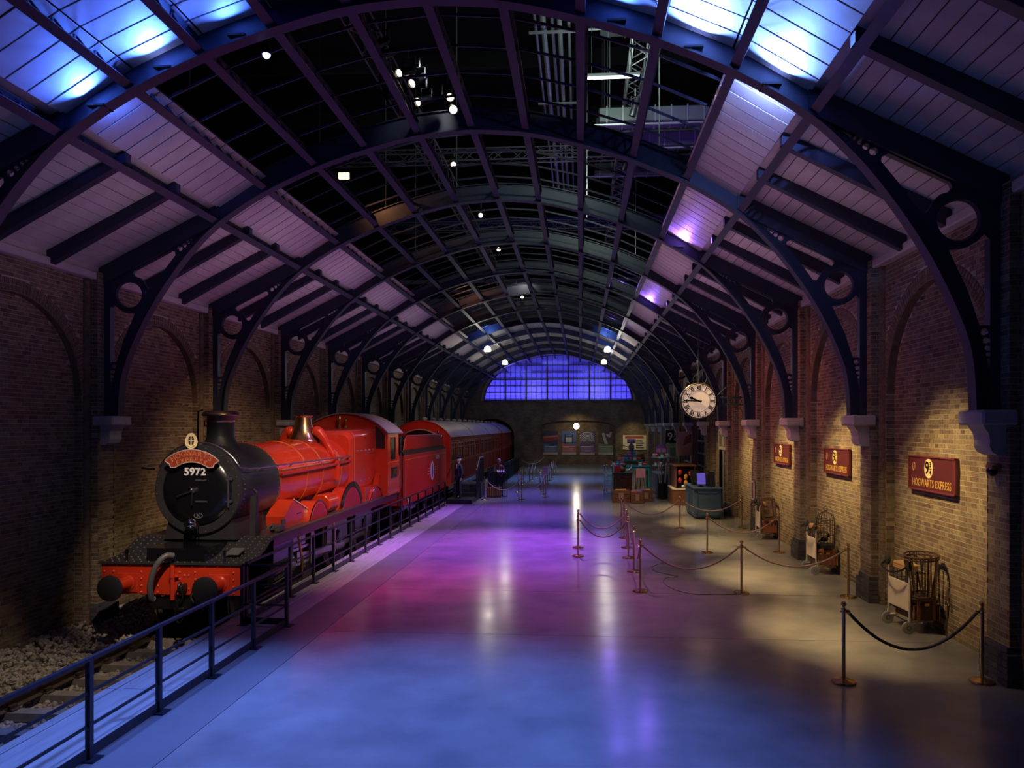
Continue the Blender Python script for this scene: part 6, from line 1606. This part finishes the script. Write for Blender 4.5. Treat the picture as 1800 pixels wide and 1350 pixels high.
# brown display cabinet with red goods
cb = thing('display_cabinet', 'tall brown display cabinet with red goods hung inside', 'cabinet', (4.0, 32.3, 0))
MB().b2((0, 0, 0), (.95, 1.9, .70), bev=.01).out('base', OAK, cb); MB().b2((.12, .05, .70), (.16, 1.85, 1.68)).b2((.9, .05, .70), (.95, 1.85, 1.68)).b2((.12, 1.8, .7), (.95, 1.85, 1.68)).out('side', OAK, cb); MB().b2((.05, -.02, 1.68), (1.0, 1.9, 1.74), bev=.01).out('top', OAK, cb); MB().b2((-.02, -.02, .68), (.97, 1.92, .73)).out('ledge', WOODL, cb)
for j in range(4): MB().b2((-.012, .08 + .0, .08 + j * .15), (0, 1.82, .2 + j * .15)).out('plank', OAK, cb)
RD = mat('goods_red', (.55, .03, .03), .5); YE = mat('goods_amber', (.75, .32, .05), .5); PU = mat('goods_purple', (.25, .10, .45), .5); BL = mat('goods_blue', (.05, .18, .6), .5); PKK = mat('goods_pink', (.7, .25, .4), .5); WH = mat('goods_white', (.7, .68, .66), .5); GOODS = [RD, YE, PU, BL, PKK, WH]
for i, (x, z, m, nm_) in enumerate(((.30, 1.35, RD, 'red scarf at the top of the brown cabinet'), (.30, 1.0, RD, 'red scarf lower in the brown cabinet'), (.55, 1.15, YE, 'amber bag hanging in the brown cabinet'), (.55, .9, YE, 'amber bag low in the brown cabinet'), (.75, 1.3, RD, 'red bag at the right of the brown cabinet'), (.45, .74, WH, 'white folded pack on the cabinet ledge'))):
    g_ = thing('hanging_bag' if i != 5 else 'folded_pack', nm_, 'goods', (4.0 + x, 32.33, z), group='goods in the brown cabinet')
    MB().sphere((0, 0, .08), .1, 10, 8, sc=(.9, .5, 1.2 if i != 5 else .6)).out('pouch', m, g_, smooth=60); MB().tube([(0, 0, .18), (0, 0, .3)], .008, 5).out('cord', LBLACK, g_)
# wooden crates with goods and the low cabinet behind them
def crate(loc, rz, s, label):
    t_ = thing('wooden_crate', label, 'crate', loc, rz, group='wooden display crates'); x, y, z = s
    for j in range(3):
        a, b = z * j / 3 + .01, z * (j + 1) / 3 - .01
        for yy_ in (0, y): MB().b2((0, yy_ - .012, a), (x, yy_ + .012, b)).out('slat', OAK, t_)
        for xx_ in (0, x): MB().b2((xx_ - .012, 0, a), (xx_ + .012, y, b)).out('slat', OAK, t_)
    for xx_ in (.03, x - .03):
        for yy_ in (.03, y - .03): MB().b2((xx_ - .03, yy_ - .03, 0), (xx_ + .03, yy_ + .03, z)).out('corner_post', WOOD, t_)
    MB().b2((.02, .02, z * .8), (x - .02, y - .02, z * .9)).out('inner_shelf', WOOD, t_)
    MB().b2((x * .35, -.03, z * .25), (x * .65, -.012, z * .8)).out('label_card', mat('crate_card', (.30, .17, .14), .6) if 'crate_card' not in MATS else MATS['crate_card'], t_)
crate((1.45, 33.3, 0), 0, (.75, .8, .55), 'wooden crate at the left of the crate group')
crate((2.25, 33.0, 0), 0, (.55, .7, .5), 'wooden crate in the middle of the crate group')
crate((2.72, 33.8, 0), R(-6), (.55, .6, .52), 'wooden crate at the right of the crate group')
for i, (x, y, m) in enumerate(((1.7, 33.5, YE), (1.95, 33.6, YE), (2.38, 33.2, RD), (2.62, 33.3, PU), (2.85, 34.0, PU), (3.05, 34.0, YE), (2.5, 33.5, TEAL))):
    g_ = thing('sweet_box', ('yellow box at the left on the wooden crates', 'yellow box beside the leftmost on the wooden crates', 'red box on the middle wooden crate', 'purple box on the middle wooden crate', 'purple box on the right wooden crate', 'orange box on the right wooden crate', 'teal box behind the red one on the crates')[i], 'box', (x, y, .48 if i > 1 else .50), group='boxes on the crates')
    MB().b2((-.12, -.1, 0), (.12, .1, .08), bev=.008).out('carton', m, g_); MB().b2((-.121, -.101, .05), (.121, .101, .06)).out('lid_edge', WH, g_)
lc = thing('low_cabinet', 'dark panelled cabinet behind the crates with curled toys on top', 'cabinet', (1.62, 36.3, 0))
MB().b2((0, 0, 0), (.9, .6, 1.05)).out('body', OAK, lc); MB().b2((-.03, -.03, 1.05), (.93, .63, 1.16), bev=.01).out('top', mat('cabinet_green', (.02, .05, .045), .5), lc)
for p, q in (((.05, .1), (.42, .17)), ((.05, .88), (.42, .95)), ((.05, .1), (.12, .95)), ((.35, .1), (.42, .95)), ((.48, .1), (.86, .17)), ((.48, .88), (.86, .95)), ((.48, .1), (.55, .95)), ((.79, .1), (.86, .95))): MB().b2((p[0], -.02, p[1]), (q[0], 0, q[1])).out('panel_moulding', WOOD, lc)
bk_ = thing('toy_creature', 'curled dark toy with pale horn on the panelled cabinet', 'toy', (2.05, 36.5, 1.16))
MB().sphere((0, 0, .14), .16, 12, 8, sc=(1.2, .8, .9)).sphere((.1, 0, .36), .1, 10, 8).out('body', WOOD, bk_, smooth=60); MB().tube(smooth_path([(.15, 0, .1), (.33, 0, .12), (.45, 0, .25), (.46, 0, .42)], 5), [.05] * 8 + [.045 - .004 * i for i in range(8)], 8).out('horn', WH, bk_, smooth=60); MB().tube([(-.1, 0, .2), (-.2, 0, .4), (0, 0, .55)], .03, 6).out('tail', LEATHER, bk_)
rb_ = thing('red_box', 'small red box with white edge on the panelled cabinet', 'box', (1.75, 36.45, 1.16)); MB().b2((-.1, -.1, 0), (.2, .1, .32)).out('carton', RD, rb_); MB().b2((-.12, -.11, 0), (-.1, .1, .34)).out('edge', WH, rb_)
# teal tiered table
tt = thing('tiered_table', 'teal tiered display table behind the panelled cabinet', 'table', (1.75, 41.0, 0))
MB().b2((0, 0, 1.18), (2.1, 1.4, 1.25), bev=.01).out('table_top', TEAL, tt); MB().b2((.06, .06, 1.0), (2.04, 1.34, 1.18)).out('apron', TEAL, tt)
for x in (.08, 2.02):
    for y in (.1, 1.3): MB().lathe([(.04, 0), (.06, .3), (.035, .5), (.06, .9), (.06, 1.1)], (x, y, 0), 'z', 10).out('leg', TEAL, tt)
MB().b2((.15, .1, .3), (.95, 1.3, 1.0)).out('cupboard', TEAL, tt); MB().b2((.35, .4, 1.48), (1.75, 1.1, 1.54)).out('tier', TEAL, tt); MB().b2((.35, .45, 1.25), (.4, 1.05, 1.48)).b2((1.7, .45, 1.25), (1.75, 1.05, 1.48)).out('tier_support', TEAL, tt)
MB().b2((.6, .5, 1.8), (1.5, 1.0, 1.85)).out('upper_tier', TEAL, tt); MB().b2((.7, .6, 1.54), (.75, .9, 1.8)).b2((1.35, .6, 1.54), (1.4, .9, 1.8)).out('tier_support', TEAL, tt)
names = ['pink', 'blue', 'purple', 'white', 'red', 'amber']
k_ = 0
for z, xs, wd in ((1.25, (.1, .32, .56, 1.55, 1.8), 'on the lowest tier'), (1.54, (.42, .62, .82, 1.05, 1.28, 1.52), 'on the middle tier'), (1.85, (.68, .95, 1.22), 'on the top tier')):
    for j, x in enumerate(xs):
        m = [PKK, BL, PU, WH, RD, YE][k_ % 6]
        g_ = thing('sweet_box', f'{names[k_ % 6]} goods {wd} of the teal table, {ORD[j]} from its left', 'box', (1.75 + x, 41.0 + .25 + (.3 if z > 1.3 else 0), z), group='boxes on the teal table')
        MB().b2((-.09, -.09, 0), (.09, .09, .16 + .06 * (k_ % 3)), bev=.01).out('carton', m, g_); MB().b2((-.092, -.092, .1), (.092, .092, .13)).out('label_band', WH if m is not WH else PU, g_); k_ += 1
sg = thing('stand_sign', 'white and purple sign on the post above the teal table', 'sign', (2.85, 41.6, 1.85)); MB().tube([(0, 0, 0), (0, 0, .75)], .02, 6).out('post', BLACKM, sg); MB().b2((-.24, -.02, .62), (.24, .02, .86)).out('panel', PU, sg); MB().b2((-.2, -.025, .7), (.2, -.02, .78)).out('text_band', WH, sg)
MB().sphere((0, 0, .4), .16, 10, 8, sc=(1, .7, 1.4)).tube([(-.5, 0, .5), (-.2, 0, .42), (0, 0, .45)], .02, 6).out('owl_figure', mat('owl_grey', (.18, .18, .2), .6), sg, smooth=60)
# round teal stand
rs = thing('round_stand', 'round three-tier teal sweet stand with pink sign', 'stand', (4.35, 40.2, 0))
for z, r_ in ((.98, .30), (1.28, .46), (1.72, .52)): MB().lathe([(r_, 0), (r_ + .02, .02), (r_, .06)], (0, 0, z), 'z', 28).out('tier', TEAL, rs)
MB().lathe([(.22, 0), (.22, .1), (.08, .14), (.05, 1.0), (.05, 2.2)], n=16).out('column', TEAL, rs); MB().lathe([(.26, .15), (.26, .7), (.2, .75)], n=20).out('drum', WH, rs)
MB().prism([(-.3, 2.0), (.3, 2.0), (.3, 2.28), (0, 2.46), (-.3, 2.28)], 'y', -.03, .03).out('sign', PU, rs); MB().prism([(-.25, 2.04), (.25, 2.04), (.25, 2.24), (-.25, 2.24)], 'y', -.04, -.03).out('sign_text', PKK, rs)
k_ = 0
for z, r_, n in ((1.04, .2, 4), (1.34, .34, 7), (1.78, .4, 8)):
    for i in range(n):
        a = 2 * math.pi * i / n; m = (PKK, RD, WH)[k_ % 3]; tl = {1.04: 'lowest', 1.34: 'middle', 1.78: 'top'}[z]
        cn = ('pink', 'red', 'white')[k_ % 3]; wh_ = ('right end', 'back right', 'back', 'back left', 'left end', 'front left', 'front', 'front right')[int(round(8 * i / n)) % 8]
        g_ = thing('sweet_tub', f'{cn} sweet tub at the {wh_} of the {tl} tier, round teal stand', 'tub', (4.35 + r_ * math.cos(a), 40.2 + r_ * math.sin(a), z), group=f'tubs on the {tl} tier of the round stand')
        MB().lathe([(.06, 0), (.075, .13)], n=10).out('tub', m, g_); MB().lathe([(.08, .13), (.05, .17)], n=10).out('lid', (WH, PKK, RD)[k_ % 3], g_); k_ += 1
# wand rack, easel sign, crowd of small stands
rk = thing('umbrella_rack', 'dark rack of curved-handled umbrellas beside the brown cabinet', 'rack', (3.85, 35.2, 0)); MB().lathe([(.2, 0), (.22, .05), (.2, .7), (.21, .75), (.17, .75), (.16, .1)], n=18).out('bin', BLACKM, rk)
for i in range(7):
    a = i * .9; x, y = .12 * math.cos(a), .12 * math.sin(a)
    MB().tube(smooth_path([(x, y, .1), (x * 1.6, y * 1.6, 1.35), (x * 1.8, y * 1.8, 1.6), (x * 1.8 + .06, y * 1.8, 1.68), (x * 1.8 + .12, y * 1.8, 1.6)], 4), .018, 6).out('umbrella', BLACKM if i % 2 else WH, rk)
es = thing('easel_sign', 'small pink notice on a black tripod easel between the stands', 'sign', (3.15, 39.0, 0)); MB().b2((-.24, -.02, .72), (.24, .01, 1.22)).out('panel', mat('easel_pink', (.72, .28, .28), .5), es); MB().b2((-.1, -.026, .85), (.1, -.02, 1.1)).out('print', PKK, es)
for a, b in (((-.15, 0, .72), (-.25, -.05, 0)), ((.15, 0, .72), (.25, -.05, 0)), ((0, .02, .9), (0, .35, 0))): MB().tube([a, b], .018, 6).out('leg', BLACKM, es)
for i, (x, y) in enumerate(((1.55, 37.5), (1.7, 38.2))):
    ch_ = thing('blue_barrow', ('pale blue hand barrow left of the panelled cabinet', 'pale blue hand barrow behind the first one')[i], 'barrow', (x - .15, y, 0), group='blue barrows'); f = MB()
    for s_ in (-.18, .18): f.tube([(s_, 0, .15), (s_, .1, 1.35), (s_, -.05, 1.45)], .025, 6)
    for z in (.4, .7, 1.0): f.tube([(-.18, .05, z), (.18, .05, z)], .02, 6)
    f.out('frame', mat('barrow_blue', (.12, .3, .42), .5) if i == 0 else MATS['barrow_blue'], ch_)
    for s_ in (-.2, .2): MB().lathe([(.1, -.02), (.14, 0), (.1, .02)], (s_, 0, .14), 'x', 16).out('wheel', RUBBER, ch_)
    MB().b2((-.2, -.25, .08), (.2, 0, .11)).out('toe_plate', MATS['barrow_blue'], ch_)
for i, x in enumerate((0, .35)):
    pb = thing('notice_post', ('slim brass notice post behind the crates, left of two', 'slim brass notice post behind the crates, right of two')[i], 'post', (2.55 + x, 39.2 + x * .4, 0), group='brass notice posts')
    MB().lathe([(.14, 0), (.14, .03), (.03, .05)], n=14).out('base', BRASS, pb); MB().lathe([(.025, .05), (.025, 1.0), (.04, 1.05)], n=10).out('pole', BRASS, pb)

# ------------------------------------------------------------------ carriage steps, fences
stp = thing('carriage_steps', 'black steel steps and barred balustrade up to the first carriage', 'steps', (-5.9, 32.2, 0))
MB().b2((0, 0, 0), (1.15, 1.5, .19), bev=.01).out('platform_step', BLACKM, stp)
for i in range(3): MB().b2((.05 - .0, 1.5 + i * .35, 0), (1.15, 1.85 + i * .35, .36 + i * .17)).out('step', BLACKM, stp)
MB().b2((-.1, 2.55, 0), (1.2, 3.9, .72)).out('landing', BLACKM, stp)
def bars(par, p0, p1, z0, z1, n, top=True):
    p0 = Vector(p0); p1 = Vector(p1)
    for i in range(n + 1):
        p = p0.lerp(p1, i / n); MB().tube([(p.x, p.y, z0 + p.z), (p.x, p.y, z1 + p.z)], .016, 6).sphere((p.x, p.y, z1 + p.z + .02), .025, 8, 6).out('bar', BLACKM, par)
    MB().bar((p0.x, p0.y, p0.z + z1 - .08), (p1.x, p1.y, p1.z + z1 - .08), .03, .03).out('bar_rail', BLACKM, par); MB().bar((p0.x, p0.y, p0.z + z0 + .08), (p1.x, p1.y, p1.z + z0 + .08), .03, .03).out('bar_rail', BLACKM, par)
bars(stp, (1.15, 1.45, .15), (1.15, 2.6, .70), 0, 1.15, 8); bars(stp, (1.15, 2.6, .70), (1.15, 3.9, .70), 0, 1.15, 8)
MB().tube([(1.15, 1.45, 1.4), (1.15, 2.6, 1.95), (1.15, 3.9, 1.95)], .025, 8).out('hand_rail', BRASS, stp)
MB().tube([(.0, 1.45, 1.4), (.0, 2.6, 1.95)], .025, 8).out('hand_rail', BRASS, stp)
fn = thing('barred_fence', 'black barred iron fence panel right of the carriage steps', 'fence', (-4.4, 34.75, 0)); bars(fn, (0, 0, 0), (.95, .05, 0), .03, 1.42, 9)
fn2 = thing('barred_fence', 'long black barred fence along the platform edge beside the carriage', 'fence', (-4.55, 36.4, 0)); bars(fn2, (0, 0, 0), (-.1, 20, 0), .03, 1.15, 80)
gi = thing('suitcase', 'brown suitcase standing behind the barred fence', 'suitcase', (-4.15, 35.4, 0)); MB().b2((-.35, -.12, 0), (.35, .12, .5), bev=.03).out('case', LEATHER, gi); MB().tube([(-.1, 0, .5), (-.08, 0, .56), (.08, 0, .56), (.1, 0, .5)], .015, 6).out('handle', LEATHER, gi)

# ------------------------------------------------------------------ people
SKIN = mat('skin', (.55, .34, .25), .55); NAVY = mat('uniform_navy', (.02, .022, .06), .75); NAVY2 = mat('trouser_navy', (.022, .022, .055), .8)
def skin_body(name, verts, edges, radii, m, par, root=0, sub=2):
    me = bpy.data.meshes.new(name); me.from_pydata(verts, edges, []); me.update()
    o = bpy.data.objects.new(name, me); COL.objects.link(o)
    md = o.modifiers.new('skin', 'SKIN'); md.use_smooth_shade = True
    if not me.skin_vertices:
        bpy.context.view_layer.objects.active = o
    for i, sv in enumerate(me.skin_vertices[0].data):
        r_ = radii[i]; sv.radius = r_ if isinstance(r_, tuple) else (r_, r_); sv.use_root = (i == root)
    sb_ = o.modifiers.new('sub', 'SUBSURF'); sb_.levels = sub; sb_.render_levels = sub
    bpy.context.view_layer.update()
    ev = o.evaluated_get(bpy.context.evaluated_depsgraph_get()); m2 = bpy.data.meshes.new_from_object(ev)
    bpy.data.objects.remove(o); m2.name = name; m2.materials.clear(); m2.materials.append(m)
    m2.polygons.foreach_set('material_index', [0] * len(m2.polygons)); m2.polygons.foreach_set('use_smooth', [True] * len(m2.polygons))
    return inst(name, m2, par)
def person(loc, rz, label, H, coat, trou, cap, hair, arms, hold=None):
    p = thing('person', label, 'person', loc, rz); k = H / 1.78
    def S(L): return [(a * k, b * k, c * k) for a, b, c in L]
    # body facing -y ; pelvis, spine, legs
    vb = S([(0, 0, .95), (0, .01, 1.12), (0, .0, 1.30), (0, .01, 1.44), (.10, .0, .90), (.11, -.01, .50), (.11, .02, .10), (.11, -.12, .05), (-.10, .0, .90), (-.11, .0, .50), (-.11, .02, .10), (-.11, -.12, .05)])
    skin_body('trousers', vb[:1] + vb[4:], [(0, 1), (1, 2), (2, 3), (3, 4), (0, 5), (5, 6), (6, 7), (7, 8)], [(.15 * k, .11 * k), .085 * k, .068 * k, .052 * k, .045 * k, .085 * k, .068 * k, .052 * k, .045 * k], trou, p)
    va = S([(0, 0, .86), (0, .01, 1.05), (0, .0, 1.25), (0, .01, 1.41), (0, .01, 1.50)] + arms)
    n = len(arms) // 2; ed = [(0, 1), (1, 2), (2, 3), (3, 4)]; ra = [(.175 * k, .12 * k), (.165 * k, .115 * k), (.18 * k, .125 * k), (.14 * k, .09 * k), .055 * k]
    for s_ in range(2):
        b = 5 + s_ * n; ed.append((3, b)); ed += [(b + i, b + i + 1) for i in range(n - 1)]; ra += [.065 * k, .055 * k, .046 * k, .04 * k][:n]
    skin_body('coat', va, ed, ra, coat, p, root=1)
    # head with face, neck, ears
    hd = MB().lathe([(.045 * k, 1.46 * k), (.048 * k, 1.52 * k), (.052 * k, 1.56 * k)], (0, .01, 0), 'z', 12)
    hd.sphere((0, -.005 * k, 1.645 * k), .1 * k, 18, 14, sc=(.80, .95, 1.18)); hd.sphere((0, -.03 * k, 1.575 * k), .055 * k, 12, 8, sc=(.9, 1.0, .8))
    hd.prism([(-.098 * k, 1.65 * k), (-.098 * k, 1.605 * k), (-.122 * k, 1.608 * k)], 'x', -.013 * k, .013 * k)
    for s_ in (-1, 1): hd.sphere((s_ * .08 * k, .0, 1.64 * k), .024 * k, 8, 6, sc=(.4, .8, 1.2))
    ho_ = hd.out('head', SKIN, p, smooth=60)
    ey = MB()
    for s_ in (-1, 1): ey.sphere((s_ * .032 * k, -.092 * k, 1.655 * k), .010 * k, 8, 6)
    ey.box((0, -.092 * k, 1.578 * k), (.045 * k, .012, .008)); ey.out('face_detail', mat('face_dark', (.10, .05, .04), .5) if 'face_dark' not in MATS else MATS['face_dark'], ho_)
    hr_ = MB().sphere((0, .018 * k, 1.672 * k), .102 * k, 16, 10, sc=(.86, .92, 1.05)); hr_.out('hair', hair, p, smooth=60)
    if cap:
        MB().lathe([(.095 * k, 1.70 * k), (.10 * k, 1.74 * k), (.125 * k, 1.775 * k), (.115 * k, 1.80 * k), (.02 * k, 1.81 * k)], n=20).out('cap', cap, p, smooth=40)
        MB().prism([(.07 * k * math.cos(t) * 1.2, -.07 * k + .09 * k * math.sin(t)) for t in [R(180 + 18 * i) for i in range(11)]], 'z', 1.695 * k, 1.705 * k).out('cap_peak', LBLACK, p)
    # hands with palm, four fingers, thumb
    for s_ in range(2):
        b = 5 + s_ * n; w = Vector(va[b + n - 1]); d = (w - Vector(va[b + n - 2])).normalized(); sd = -1 if w.x < 0 else 1
        side = d.cross(Vector((0, 1, 0)) if abs(d.y) < .8 else Vector((0, 0, 1))).normalized()
        hm = MB(); pc = w + d * .05 * k; hm.bar(w, w + d * .09 * k, .075 * k, .03 * k, up=d.cross(side))
        for f in range(4):
            o_ = w + d * .085 * k + side * ((f - 1.5) * .02 * k); L = (.06, .072, .068, .052)[f] * k; cu_ = d.cross(side) * .02 * k
            hm.tube([o_, o_ + d * L * .5 + cu_ * .3, o_ + d * L + cu_], [.009 * k, .0085 * k, .007 * k], 6)
        o_ = w + d * .03 * k + side * .035 * k; hm.tube([o_, o_ + (d + side * .8).normalized() * .03 * k, o_ + (d * 1.3 + side * .5).normalized() * .06 * k], [.011 * k, .01 * k, .008 * k], 6)
        hm.out('hand', SKIN, p, smooth=60)
    for s_ in (-1, 1): MB().sphere((s_ * .11 * k, -.06 * k, .045 * k), .07 * k, 12, 8, sc=(.65, 1.75, .62)).out('shoe', LBLACK, p, smooth=60)
    return p
GREYH = mat('hair_white', (.6, .58, .56), .7); BROWNH = mat('hair_fair', (.42, .27, .14), .7)
hang = [(.19, .01, 1.38), (.25, .03, 1.12), (.25, -.03, .88), (-.19, .01, 1.38), (-.25, .03, 1.12), (-.25, -.03, .88)]
gd_ = person((-5.45, 32.95, .19), R(-50), 'guard in navy uniform and peaked cap on the carriage step', 1.86, NAVY, NAVY2, NAVY, GREYH, hang)
MB().box((0, -.115, 1.42), (.06, .015, .2)).out('shirt_front', WHITEP, gd_)
rd = [(.19, .0, 1.38), (.24, -.10, 1.15), (.12, -.34, 1.16), (-.19, .0, 1.38), (-.24, -.10, 1.15), (-.12, -.34, 1.16)]
vp = person((-4.0, 36.3, 0), R(20), 'fair-haired person in brown jacket holding a paper behind the barred fence', 1.84, mat('jacket_brown', (.26, .09, .05), .7), NAVY2, None, BROWNH, rd)
pp = thing('held_paper', 'pale folded paper held by the person in the brown jacket', 'paper', (-3.86, 35.9, 1.22), R(20)); MB().box((0, 0, .02), (.42, .3, .012), rot=(.35, 0, 0)).box((.0, -.0, .03), (.005, .28, .014), rot=(.35, 0, 0)).out('sheet', mat('paper_peach', (.72, .58, .5), .6), pp)
